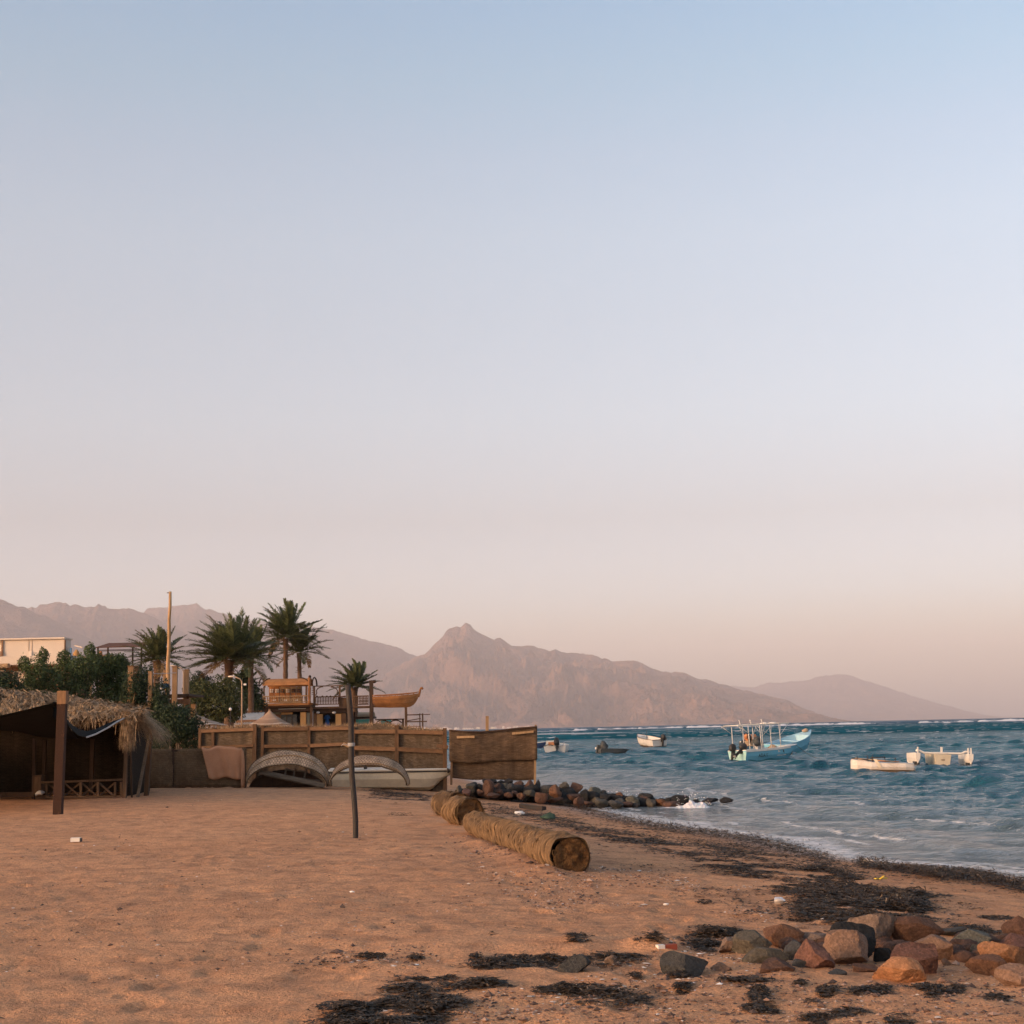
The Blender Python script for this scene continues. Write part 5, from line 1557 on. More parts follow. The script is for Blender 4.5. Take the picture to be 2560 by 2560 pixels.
def hut_rail():
    Y = HUTY - 0.15
    root = thing('cross_braced_railing', GG(205, 1994), 'low wooden railing with four crossed braces in front of the shelter', 'railing')
    z0 = gz(P(200, 1990, Y).x, Y)
    pbeam('top_rail', M_BRDK, root, (102, 1956), (307, 1949), Y, 0.06, 0.05)
    pbeam('bottom_rail', M_BRDK, root, (115, 1993), (306, 1991), Y, 0.05, 0.05)
    xs = [117, 158, 202, 245, 288]
    for x in xs + [303]:
        MB().beam(P(x, 1955, Y), P(x, 1992, Y), 0.055).build('upright', M_BRDK, root)
    for x, x2 in ((119, 157), (160, 201), (204, 244), (247, 287)):
        pbeam('brace', M_BRDK, root, (x, 1957), (x2, 1991), Y + 0.045, 0.04)
        pbeam('brace', M_BRDK, root, (x, 1991), (x2, 1957), Y + 0.095, 0.04)
    # small timber bin and a pale cushion
    r2 = thing('timber_bin', GG(94, 1986), 'small brown timber bin beside the shelter railing', 'bin')
    pb('bin_body', M_BRDK, r2, 86, 1942, 102, 1984, Y + 0.1, 0.25); pb('bin_lid', M_BRDK, r2, 84, 1938, 104, 1942, Y + 0.08, 0.3)
    r3 = thing('folded_cushion', GG(100, 1990), 'pale folded cushion on the ground by the timber bin', 'cushion')
    def cu(u, v):
        a = P(93 + 16 * u, 1980, Y - 0.1); return Vector((a.x, Y - 0.25 + 0.3 * v, a.z - 0.03 + 0.07 * math.sin(math.pi * u) ** 0.3 * math.sin(math.pi * v) ** 0.3))
    mb = MB(); mb.grid(cu, 8, 6, 0.06); mb.build('cushion_body', M_TARPW, r3)


hut_rail()


def big_post():
    b = GG(145, 2036); t = P(157, 1729, b.y - 0.05)
    root = thing('timber_post', b, 'thick dark brown post with peeling paint holding the black awning', 'post')
    w = 20.5 / F * b.y
    mb = MB(); n = 14
    for i in range(n):
        p, q = b + (t - b) * (i / n - (0.03 if i == 0 else 0)), b + (t - b) * ((i + 1) / n)
        pass
    d = (t - b)
    vs, fs = [], []
    for i in range(n + 1):
        p = b + d * (i / n) - Vector((0, 0, 0.15 if i == 0 else 0))
        for (sx, sy) in ((-1, -1), (1, -1), (1, 1), (-1, 1)):
            vs.append(p + Vector((sx * w / 2 * (1 + 0.03 * S0.uniform(-1, 1)), sy * w / 2, 0)))
    for i in range(n):
        for k in range(4): fs.append((4 * i + k, 4 * i + (k + 1) % 4, 4 * i + 4 + (k + 1) % 4, 4 * i + 4 + k))
    fs.append((4 * n, 4 * n + 1, 4 * n + 2, 4 * n + 3)); fs.append((3, 2, 1, 0))
    mb.add(vs, fs, smooth=False); mb.build('shaft', M_PEEL, root)
    c = MB(); c.box(t + Vector((0, 0, -0.12)), (w * 1.08, w * 1.08, 0.27)); c.build('bare_top', M_TIMBER, root)
    return b, t


S0 = random.Random(3)
PB_, PT_ = big_post()


def awning():
    Y0 = PB_.y; root = thing('shade_awning', PB_ + Vector((-0.6, 3, 0)), 'black shade net awning sagging between brown post and thatched roof', 'awning')
    A = PT_ + Vector((-0.12, 0.15, -0.2)); Bc = P(-420, 1850, Y0 + 1.0) ; Bc.z = A.z - 0.75
    front = lambda u: A + (Bc - A) * u + Vector((0, 0, -0.10 * math.sin(math.pi * u)))
    C = P(-420, 1842, HUTY - 0.3); 
    back_px = [(-420, 1836), (0, 1823), (54, 1829), (83, 1839), (122, 1845), (160, 1846), (196, 1847)]
    def fn(u, v):
        f = front(u); px = 196 + (-420 - 196) * u
        b = P(px, pline(back_px, px), HUTY - 0.45)
        p = f + (b - f) * v
        p.z -= 0.12 * math.sin(math.pi * v)
        return p
    mb = MB(); mb.grid(fn, 40, 16, 0.004); mb.build('main_sheet', M_TARP, root)
    # right hand flap that sags from the post to the roof corner
    lo = [(160, 1796), (167, 1806), (180, 1825), (196, 1839), (217, 1844), (240, 1836), (270, 1820), (292, 1806), (312, 1796)]
    hi = [(160, 1760), (167, 1797), (180, 1812), (196, 1822), (217, 1828), (240, 1822), (270, 1808), (292, 1799), (312, 1793)]
    def fl(u, v):
        px = 160 + 152 * u; Y = Y0 + 0.2 + (HUTY - 0.8 - Y0) * u
        return P(px, pline(lo, px) + (pline(hi, px) - pline(lo, px)) * v, Y + 0.3 * v)
    mb = MB(); mb.grid(fl, 40, 5, 0.004); mb.build('side_flap', M_TARP, root)
    def hem(u, v):
        px = 216 + 96 * u; Y = Y0 + 0.17 + (HUTY - 0.8 - Y0) * ((px - 160) / 152)
        return P(px, pline(lo, px) + 1.5 - 4.5 * v, Y)
    mb = MB(); mb.grid(hem, 24, 1, 0.006); mb.build('pale_hem', M_TARPW, root)
    def fold(u, v):
        px = 130 + 20 * u; return P(px + 3 * math.sin(v * 3), 1755 + 60 * v * (0.6 + 0.4 * u), Y0 + 0.6 + 0.3 * u)
    mb = MB(); mb.grid(fold, 6, 10, 0.004); mb.build('loose_fold', M_TARP, root)


awning()

# ------------------------------------------------------------------ low reed fence with burlap
def low_fence():
    g = GG(480, 1970); Y = g.y
    root = thing('low_reed_fence', (P(488, 1970, Y).x, Y, 0), 'low fine reed fence with burlap hung over its right end', 'fence')
    def pan(xa, xb):
        def fn(u, v):
            px = xa + (xb - xa) * u
            p = P(px, 1967 - (px - 360) * 0.01, Y + 0.05); t = P(px, 1873 - (px - 360) * 0.012, Y + 0.05)
            q = p + (t - p) * v
            q.y += 0.04 * math.sin(px * 0.09) * v + 0.03 * float(vnoise(u * 6, v * 3, 8)); q.z += 0.012 * float(vnoise(px * 0.12, 1, 3)) * (v > 0.9)
            if v == 0: q.z = gz(q.x, q.y) - 0.02 + 0.05 * abs(float(vnoise(px * 0.4, 0, 6)))
            return q
        mb = MB(); w = (xb - xa) / F * Y; mb.grid(fn, 26, 10, 0.02, uvs=(w, 1.2)); mb.build('reed_panel', M_REEDLOW, root)
    pan(362, 432); pan(433, 614)
    for x in (364, 433, 520, 612):
        MB().beam(P(x, 1970, Y + 0.12), P(x + 1, 1872, Y + 0.12), 0.06).build('post', M_DKWOOD, root)
    MB().beam(P(362, 1878, Y + 0.12), P(614, 1875, Y + 0.12), 0.05).build('rail', M_DKWOOD, root)
    # burlap
    r2 = thing('burlap_cloth', (P(560, 1970, Y).x, Y - 0.05, 0), 'terracotta burlap cloth draped over the low reed fence', 'cloth')
    def cl(u, v):      # v 0 bottom .. 1 top edge .. over
        xa = 522 + (504 - 522) * v; xb = 603
        px = xa + (xb - xa) * u
        py = 1946 + 3 * math.sin(u * 9) + (1870 + 2 * math.sin(u * 14) - 1946) * v
        p = P(px, py, Y - 0.06 - 0.025 * math.sin(u * 22 + v * 2) * (1 - v) - 0.02 * math.sin(u * 9 + 1))
        return p
    mb = MB(); mb.grid(cl, 40, 14, 0.006, uvs=(1, 1)); mb.build('front_drape', M_BURLAP, r2)
    def cr(u, v):
        px = 602 + 11 * u + 3 * v * 0; py = 1968 + (1868 + 10 * u - 1968) * v
        return P(px - 4 * (v ** 3) * u, py, Y - 0.10 + 0.1 * u * u)
    mb = MB(); mb.grid(cr, 8, 16, 0.006); mb.build('corner_fold', M_BURLAP, r2)
    def tp(u, v):
        a = cl(u, 1.0) if u < 1 else cl(1.0, 1.0)
        return Vector((a.x, a.y + 0.24 * v, a.z + 0.03 * math.sin(math.pi * min(1, v * 1.1))))
    mb = MB(); mb.grid(tp, 20, 6, 0.006); mb.build('top_fold', M_BURLAP, r2)
    return Y


LFY = low_fence()

# ------------------------------------------------------------------ tall reed fence
def fenceY(px): return float(np.interp(px, [480, 640, 880, 1115], [LFY + 3.6, LFY + 3.2, LFY + 2.6, LFY + 2.0]))


def tall_fence():
    root = thing('tall_reed_fence', (P(800, 1950, fenceY(800)).x, fenceY(800), 0), 'long tall reed fence with orange pine rails behind the arched shelters', 'fence')
    posts = [(500, 1822), (533, 1820), (637, 1812), (657, 1816), (773, 1816), (884, 1818), (992, 1815), (1112, 1822)]
    top = [(490, 1822), (640, 1814), (780, 1816), (878, 1814), (900, 1812), (940, 1808), (985, 1812), (1020, 1818), (1060, 1822), (1115, 1824)]
    for i in range(len(posts) - 1):
        xa, xb = posts[i][0], posts[i + 1][0]
        def fn(u, v):
            px = xa + (xb - xa) * u; Y = fenceY(px) + 0.06
            t = P(px, pline(top, px) + 1.5 * float(vnoise(px * 0.25, 2, 5)), Y)
            z0 = gz(t.x, t.y) - 0.15
            return Vector((t.x, Y + 0.035 * float(vnoise(px * 0.06, v * 3, 9)), z0 + (t.z - z0) * v))
        w = (xb - xa) / F * fenceY(xa)
        mb = MB(); mb.grid(fn, max(6, int((xb - xa) / 5)), 12, 0.02, uvs=(w, 2.2))
        mb.build('reed_panel', M_REED, root)
    for (x, y) in posts:
        Y = fenceY(x); t = P(x, y - 2, Y - 0.02); z0 = gz(t.x, Y) - 0.2
        w = 0.125 if x in (637, 992, 1112) else 0.085
        MB().beam(Vector((t.x - 0.02, Y - 0.02, z0)), t, w, 0.08, up=(0, 1, 0), jit=0.004).build('post', M_FPOST, root)
    for (xa, ya, xb, yb, w) in [(500, 1828, 637, 1823, 0.10), (500, 1869, 637, 1864, 0.09), (657, 1823, 773, 1822, 0.12), (773, 1822, 884, 1820, 0.12), (657, 1866, 773, 1864, 0.10), (773, 1864, 872, 1860, 0.10), (884, 1829, 992, 1829, 0.125), (992, 1829, 1112, 1832, 0.125), (884, 1870, 992, 1873, 0.125), (992, 1873, 1112, 1879, 0.125)]:
        Ya, Yb = fenceY(xa) - 0.06, fenceY(xb) - 0.06
        MB().beam(P(xa + 3, ya, Ya), P(xb - 3, yb, Yb), 0.045, w, jit=0.006).build('rail', M_RAIL, root)
    S = random.Random(12); fr = MB()
    for _ in range(1500):
        px = S.uniform(500, 1104); Y = fenceY(px) + 0.05 + S.uniform(-.02, .03); p = P(px, pline(top, px) + S.uniform(-1, 4), Y)
        d = Vector((S.gauss(0, .25), S.gauss(0, .15), 1)).normalized() * S.uniform(.03, .15); sd = Vector((S.uniform(.003, .008), 0, 0))
        fr.add([p - sd - d * .3, p + sd - d * .3, p + d], [(0, 1, 2)])
    fr.build('frayed_reed_tips', M_THATCH, root, kind='stuff')
    Y = fenceY(1100) - 0.1
    MB().beam(P(1092, 1864, Y), P(1120, 1868, Y), 0.09, 0.11).build('broken_board', M_FPOST, root)
    MB().beam(P(858, 1859, fenceY(860) - 0.12), P(872, 1866, fenceY(870) - 0.12), 0.03, 0.09).build('broken_board', M_PALE, root)


tall_fence()


def reed_screen():
    Y = fenceY(1115) - 0.5
    root = thing('reed_screen', (P(1230, 1960, Y).x, Y, -0.5), 'free standing dark reed screen above the boulders at the waterside', 'screen')
    top = [(1120, 1825), (1160, 1829), (1200, 1830), (1250, 1826), (1300, 1820), (1344, 1817)]
    mid = [(1120, 1903), (1170, 1908), (1240, 1903), (1344, 1899)]
    bot = [(1120, 1944), (1180, 1950), (1250, 1949), (1300, 1952), (1340, 1949)]
    def up(u, v):
        px = 1123 + 220 * u; b = pline(mid, px); t = pline(top, px)
        return P(px, b + (t - b) * v, Y - 0.04 * math.sin(u * 7) - 0.05 * math.sin(v * 3.1) + 0.02 * float(vnoise(u * 12, v * 5, 3)))
    mb = MB(); mb.grid(up, 44, 14, 0.02, uvs=(3.0, 1.1)); mb.build('upper_mat', M_REEDDARK, root)
    def lw(u, v):
        px = 1128 + 210 * u; b = pline(bot, px); t = pline(mid, px) - 8
        return P(px, b + (t - b) * v, Y + 0.12 + 0.03 * math.sin(u * 9))
    mb = MB(); mb.grid(lw, 40, 8, 0.02, uvs=(2.9, 0.7)); mb.build('lower_mat', M_REEDDARK, root)
    def rim(u, v):
        px = 1123 + 220 * u; return P(px, pline(top, px) - 2 + 4 * v, Y - 0.05 - 0.04 * math.sin(u * 7))
    mb = MB(); mb.grid(rim, 44, 1, 0.03); mb.build('top_binding', M_DKWOOD, root)
    for (a, b, dy, w, m) in [((1218, 1790), (1217, 1942), 0.2, 0.085, M_PALE), ((1339, 1812), (1337, 1982), 0.06, 0.06, M_PALE), ((1130, 1826), (1128, 1962), 0.06, 0.06, M_TIMBER), ((1262, 1945), (1261, 1972), 0.05, 0.03, M_DKWOOD)]:
        MB().beam(P(a[0], a[1], Y + dy), P(b[0], b[1], Y + dy), w, w, jit=0.008).build('post', m, root)
    for (xa, ya, xb, yb) in [(1142, 1843, 1186, 1842), (1280, 1834, 1334, 1829)]:
        MB().beam(P(xa, ya, Y - 0.12), P(xb, yb, Y - 0.12), 0.03, 0.07).build('batten', M_PALE, root)
    # lashing of old rope round the foot of the end post
    mb = MB(); c = P(1332, 1985, Y - 2.2)
    mb.tube([c + Vector((math.cos(a) * 0.16, 0.05 * math.sin(a * 2), math.sin(a) * 0.09)) for a in [k * 0.5 for k in range(13)]], 0.03, 6)
    r2 = mb.build('old_rope', M_ROPE, None, loc=(c.x, c.y, c.z - 0.1), label='coil of old pale rope on the boulders below the screen', cat='rope')


reed_screen()

# ------------------------------------------------------------------ arched reed shelters
def arch(x0, x1, yb, apex_back, apex_front, Y, label, skew=0.0, stripe=0.75, fx0=None, fx1=None):
    fx0 = fx0 or x0 + 3; fx1 = fx1 or x1 - 12
    root = thing('arched_reed_shelter', (P((x0 + x1) / 2, yb, Y).x, Y, 0), label, 'beach shelter', 'arched reed shelters on the sand')
    def fn(u, v):      # u across, v front..back
        a = math.pi * (1 - u)
        def arc(xa, xb, ya, Yd):
            cx, rx = (xa + xb) / 2, (xb - xa) / 2
            s = max(0.0, math.sin(a))
            return P(cx + rx * math.copysign(abs(math.cos(a)) ** 0.92, math.cos(a)), yb - (yb - ya) * s ** 0.95, Yd)
        f = arc(fx0, fx1, apex_front, Y); b = arc(x0, x1, apex_back, Y + 0.85)
        p = f + (b - f) * v; p.z += 0.05 * math.sin(math.pi * v) * math.sin(a)
        p += Vector((0, 0, 0.02 * float(vnoise(u * 9, v * 4, 7))))
        return p
    mb = MB(); mb.grid(fn, 56, 10, 0.025, uvs=(3.0, 0.9)); sh = mb.build('reed_sheet', M_REEDARCH, root)
    for v, r, m in ((0.0, 0.018, M_THATCHIN), (1.0, 0.016, M_THATCHIN)):
        t = MB(); t.tube([fn(k / 30, v) for k in range(31)], r, 5); t.build('rim_hoop', m, root)
    t = MB(); t.tube([fn(k / 30, stripe) + Vector((0, -0.012, 0.012)) for k in range(31)], 0.02, 5, flat=0.6); t.build('pale_batten', M_PALE, root)
    S = random.Random(int(x0)); f = MB()
    for _ in range(220):
        p = fn(S.random(), 1.0); d = Vector((S.gauss(0, 0.4), S.gauss(0, 0.3), S.uniform(0.2, 1))) * S.uniform(0.03, 0.09); s = Vector((0.004, 0, 0))
        f.add([p - s, p + s, p + d], [(0, 1, 2)])
    f.build('frayed_ends', M_THATCH, root, kind='stuff')
    return root


AY = LFY - 0.3
arch(612, 829, 1967, 1876, 1912, AY, 'left arched reed shelter, with grey boards leaning under it', stripe=0.5)
arch(824, 1024, 1963, 1888, 1914, AY - 0.4, 'right arched reed shelter, in front of the beached white boat', stripe=0.12, fx0=824, fx1=1016)


def boards_under_arch():
    root = thing('board_stack', (P(720, 1968, AY).x, AY + 0.3, 0), 'stack of grey boards and a ladder frame under the left arch', 'boards')
    for (a, b, dy, w) in [((642, 1925), (812, 1962), 0.25, 0.09), ((648, 1931), (812, 1966), 0.2, 0.07), ((660, 1938), (808, 1968), 0.3, 0.05)]:
        MB().beam(P(a[0], a[1], AY + dy), P(b[0], b[1], AY + dy), 0.04, w, jit=0.005).build('board', M_GREYWOOD, root)
    pbeam('ladder_rail', M_GREYWOOD, root, (712, 1924), (770, 1930), AY + 0.55, 0.05)
    pbeam('ladder_rail', M_GREYWOOD, root, (706, 1942), (800, 1952), AY + 0.55, 0.05)
    for x in (713, 735, 763):
        pbeam('ladder_rung', M_GREYWOOD, root, (x + 4, 1920), (x - 4, 1950), AY + 0.5, 0.05)
    def dk(u, v): return P(622 + 190 * u, 1968 - 44 * v * math.sin(math.pi * min(1, max(0, u))) ** 0.5, AY + 0.95)
    mb = MB(); mb.grid(dk, 24, 4, 0.03, uvs=(2.2, .5)); mb.build('back_board', M_DKWOOD, root)


boards_under_arch()


def beached_boat():
    a = GG(1000, 1974)
    tip = P(1153, 1948, a.y)
    L = (1153 - 836) / F * a.y * 1.02
    M = frame((tip.x - L, a.y + 0.55, gz(tip.x - L / 2, a.y) + 0.16), math.radians(-5), heel=-0.10, pitch=-0.015)
    root = thing('beached_boat', (tip.x - L / 2, a.y, gz(tip.x - L / 2, a.y)), 'cream white boat hauled up on the sand beside the reed fence', 'boat')
    half, zs = hull_parts(root, M, L, 1.3, 0.38, M_CREAM, M_DARKRUB, M_WHITE, draft=0.2, sheer=0.22, full=0.32, floor=0.0, deck=0.42, m_deck=M_WHITE, tr=0.9)
    s = MB(M); n = 14
    for i in range(n):
        s0, s1 = i / n * 0.97, (i + 1) / n * 0.97
        s.add([(L * s0, -half(s0) - 0.012, zs(s0) - 0.075), (L * s0, -half(s0) - 0.012, zs(s0) - 0.03), (L * s1, -half(s1) - 0.012, zs(s1) - 0.03), (L * s1, -half(s1) - 0.012, zs(s1) - 0.075)], [(3, 2, 1, 0)])
    s.build('dark_rubbing_strip', M_DARKIRON, root)
    w = MB(M); w.add([(L * 0.0, -half(0), zs(0) + 0.04), (L * 0.55, -half(.55) , zs(.55) + 0.04), (L * 0.55, -half(.55) + 0.35, zs(.55) + 0.12), (0, -half(0) + 0.35, zs(0) + 0.12)], [(0, 1, 2, 3)]); w.build('side_deck', M_WHITE, root)
    MB(M).box((L * 0.28, -half(.28) + 0.12, zs(.3) + 0.1), (0.09, 0.09, 0.2)).build('cleat', M_DARKIRON, root)
    MB(M).tube([(L * 0.9, -half(.9) - 0.02, zs(.9) + 0.03), (L * 0.91, -half(.9) - 0.03, zs(.9) - 0.1)], 0.035, 6).build('bow_strap', M_DARKIRON, root)


beached_boat()
# ------------------------------------------------------------------ buildings behind the fence
M_ORWOOD = mat_wood('varnished_orange_wood', (0.55, 0.25, 0.085), (0.36, 0.15, 0.055), axis=0)
M_ORWOODV = mat_wood('varnished_orange_post', (0.46, 0.20, 0.07), (0.29, 0.115, 0.04))
M_BRWOOD = mat_wood('brown_stained_wood', (0.17, 0.095, 0.05), (0.09, 0.05, 0.03))
M_PLASTER = mat_rough('ochre_plaster', (0.55, 0.32, 0.13), (0.44, 0.25, 0.10), scale=1.5, bump=0.1)
M_WALLWHITE = mat_rough('white_wash', (0.74, 0.66, 0.57), (0.66, 0.57, 0.48), scale=0.6, bump=0.08, contrast=0.6)
M_BRICK = mat_rough('brown_brickwork', (0.33, 0.19, 0.11), (0.2, 0.11, 0.065), scale=2)
M_RUST = mat_rough('rusty_sheet_roof', (0.17, 0.075, 0.042), (0.11, 0.05, 0.032), scale=1.2, bump=0.1)
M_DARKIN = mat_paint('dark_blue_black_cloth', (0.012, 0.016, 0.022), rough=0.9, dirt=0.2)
M_GREYGREEN = mat_paint('grey_green_shutter', (0.17, 0.18, 0.15), rough=0.7)
M_BLUECLOTH = mat_cloth('blue_dress_cloth', (0.03, 0.11, 0.34), (0.02, 0.08, 0.26))
M_DULLBLUE = mat_cloth('dull_blue_cloth', (0.05, 0.11, 0.22))
M_POST = mat_wood('sun_bleached_post', (0.34, 0.215, 0.115), (0.20, 0.12, 0.065))
M_GLASS = mat_paint('dusky_glass', (0.05, 0.06, 0.065), rough=0.15, dirt=0.2)
M_LAMPWHITE = mat_paint('white_lamp_glass', (0.75, 0.73, 0.70), rough=0.3, dirt=0.1)
TY = 120.0


def baluster_row(root, x0, y0, x1, y1, Y, n, m, rail=True):
    """balustrade from pixel corners: rails and single balusters"""
    a, b = P(x0, y1, Y), P(x1, y1 - (x1 - x0) * 0.0213, Y); h = (y1 - y0) / F * Y
    zz = (a.z + b.z) / 2
    mb = MB(); mb.beam((a.x, Y, zz + h), (b.x, Y, zz + h), 0.09, 0.09); mb.build('hand_rail', m, root)
    mb = MB(); mb.beam((a.x, Y, zz + 0.08), (b.x, Y, zz + 0.08), 0.07, 0.07); mb.build('foot_rail', m, root)
    src = None
    for i in range(n):
        x = a.x + (b.x - a.x) * (i + 0.5) / n
        if src is None:
            q = MB(); q.tube([(x, Y, zz + 0.1), (x, Y, zz + 0.2), (x, Y, zz + 0.35), (x, Y, zz + 0.5), (x, Y, zz + h * 0.72), (x, Y, zz + h - 0.03)], [0.035, 0.03, 0.05, 0.028, 0.045, 0.03], 6)
            src = q.build('baluster', m, root); x_src = x
        else:
            c = src.copy(); COL.objects.link(c); c.parent = root; c.location = (x - x_src, 0, 0)


def terrace():
    root = thing('timber_terrace_house', (P(715, 1835, TY).x, TY, 0), 'orange wooden terrace house with barrel roof and balustrade under two palms', 'house')
    # ground floor
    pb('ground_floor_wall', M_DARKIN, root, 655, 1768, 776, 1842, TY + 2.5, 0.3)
    pb('plaster_pillar', M_PLASTER, root, 751, 1781, 765, 1842, TY + 0.4, 0.5)
    pb('plaster_lintel', M_PLASTER, root, 703, 1781, 731, 1786, TY + 0.6, 0.3)
    pb('window_glass', M_GLASS, root, 703, 1787, 742, 1842, TY + 0.8, 0.1)
    for x in (716, 729):
        pb('window_mullion', M_DKWOOD, root, x, 1787, x + 1.2, 1842, TY + 0.74, 0.05)
    pb('shutter', M_GREYGREEN, root, 766, 1782, 774, 1842, TY + 0.5, 0.2)
    pb('corner_post', M_BRWOOD, root, 775, 1763, 780.5, 1842, TY, 0.3)
    pb('stone_porch_wall', M_BRICK, root, 590, 1776, 702, 1842, TY + 1.5, 0.4)
    pb('porch_beam', M_GREYGREEN, root, 676, 1777, 703, 1786, TY + 1.0, 0.3)
    pb('soffit', M_DKWOOD, root, 655, 1765, 776, 1779, TY + 0.2, 2.6)
    pb('awning_batten', M_STEEL, root, 696, 1771.5, 764, 1772.6, TY + 0.1, 0.08)
    # deck
    dk = pb('deck', M_ORWOOD, root, 643, 1758.5, 778, 1763.5, TY - 0.3, 4.0)
    pb('deck_beam', M_BRWOOD, root, 643, 1764, 778, 1767.5, TY - 0.1, 0.25)
    # upper room wall: six panels, each with a small window
    xs = [672, 685.5, 699, 712.5, 726, 740, 754]
    for i in range(6):
        p = pb('wall_panel', M_PALE if i > 1 else M_ORWOODV, root, xs[i] + 0.4, 1717, xs[i + 1] - 0.4, 1758, TY + 1.6, 0.12)
        p2 = pb('lower_board', M_ORWOODV, root, xs[i] + 1, 1732, xs[i + 1] - 1, 1744, TY + 1.55, 0.05)
        cx = (xs[i] + xs[i + 1]) / 2
        mb = MB()
        c = P(cx, 1727, TY + 1.5); w, h = 0.13, 0.14
        pts = [(-w, -h), (w, -h), (w, h * 0.4), (w * 0.7, h * 0.9), (0, h * 1.15), (-w * 0.7, h * 0.9), (-w, h * 0.4)]
        if i in (0, 1, 3): pts = [(-w, -h), (w, -h), (w, h), (-w, h)]
        mb.add([(c.x + a, c.y, c.z + b) for a, b in pts] + [(c.x + a, c.y + 0.06, c.z + b) for a, b in pts], [tuple(range(len(pts)))] + [(k, k + len(pts), (k + 1) % len(pts) + len(pts), (k + 1) % len(pts)) for k in range(len(pts))], smooth=False)
        wn = mb.build('window', M_LAMPWHITE if i in (0, 1, 3) else M_GLASS, p)
        mb = MB(); mb.beam((c.x - w, c.y - 0.02, c.z), (c.x + w, c.y - 0.02, c.z), 0.02, 0.03); mb.beam((c.x, c.y - 0.03, c.z - h), (c.x, c.y - 0.03, c.z + h), 0.03, 0.02)
        mb.build('glazing_bar', M_ORWOODV, p, kind='stuff')
    # barrel roof of boards
    for k in range(7):
        a0, a1 = math.radians(5 + 25 * k), math.radians(29 + 25 * k)
        L_, R_ = P(656, 1716, TY), P(772, 1713.6, TY)
        zc = (L_.z + R_.z) / 2; ry, rz = 1.35, 0.62
        mb = MB()
        f = lambda a, r: (TY + 1.3 - math.cos(a) * ry * r, zc + math.sin(a) * rz * r)
        vs = []
        for x in (L_.x, R_.x):
            for a, r in ((a0, 1), (a1, 1), (a1, 0.95), (a0, 0.95)):
                yy, z = f(a, r); vs.append((x, yy, z))
        mb.add(vs, [(3, 2, 1, 0), (4, 5, 6, 7), (0, 1, 5, 4), (1, 2, 6, 5), (2, 3, 7, 6), (3, 0, 4, 7)], smooth=False)
        mb.build('roof_board', M_ORWOOD, root)
    for x in (648, 781):
        c = P(x, 1716 - (x - 656) * 0.0213, TY); mb = MB()
        mb.tube([(c.x, TY + 1.3 - math.cos(a) * 1.42, c.z + math.sin(a) * 0.66) for a in [math.pi * k / 12 for k in range(13)]], 0.06, 6)
        mb.tube([(c.x + (0.9 if x < 700 else -0.9) * s, TY - 0.1 + 0.15 * (1 - s), c.z + 0.62 * math.sin(math.pi / 2 * s)) for s in [k / 8 for k in range(9)]], 0.05, 6)
        mb.build('roof_hoop', M_DKWOOD, root)
    pb('roof_post', M_BRWOOD, root, 658, 1716, 661.5, 1759, TY + 0.1, 0.12)
    pb('roof_post', M_BRWOOD, root, 763.5, 1715, 768, 1757, TY + 0.3, 0.15)
    pb('roof_post', M_BRWOOD, root, 653, 1720, 656, 1759, TY + 2.0, 0.12)
    # carved corner pillar
    mb = MB(); c = P(773.5, 1760, TY - 0.35); t = P(773.5, 1692, TY - 0.35)
    mb.tube([Vector((c.x, c.y, c.z + (t.z - c.z) * s)) for s in (0, .1, .12, .3, .32, .6, .62, .85, .9, .96, 1.0)], [.13, .13, .1, .13, .11, .13, .10, .13, .09, .12, .05], 8)
    pl = mb.build('carved_pillar', M_ORWOODV, root)
    v, f = ico(2); mb = MB(); mb.add([tuple(Vector((a[0] * .12, a[1] * .12, a[2] * .14)) + Vector((t.x + .03, t.y, t.z))) for a in v], [tuple(q) for q in f]); mb.build('pillar_finial', M_DKWOOD, pl)
    baluster_row(root, 655, 1742, 770, 1759.5, TY - 0.2, 21, M_PALE)
    for i in range(5):       # chequer panel beside the pillar
        pb('lattice_slat', M_BRWOOD, root, 779, 1717 + i * 4.4, 784, 1718.6 + i * 4.4, TY - 0.1, 0.06)
    # chairs on the deck are only pale flecks behind the balustrade
    for i in range(6):
        pb('deck_seat', M_LAMPWHITE if i % 2 else M_PALE, root, 668 + i * 14, 1749, 675 + i * 14, 1752, TY + 0.9, 0.35)


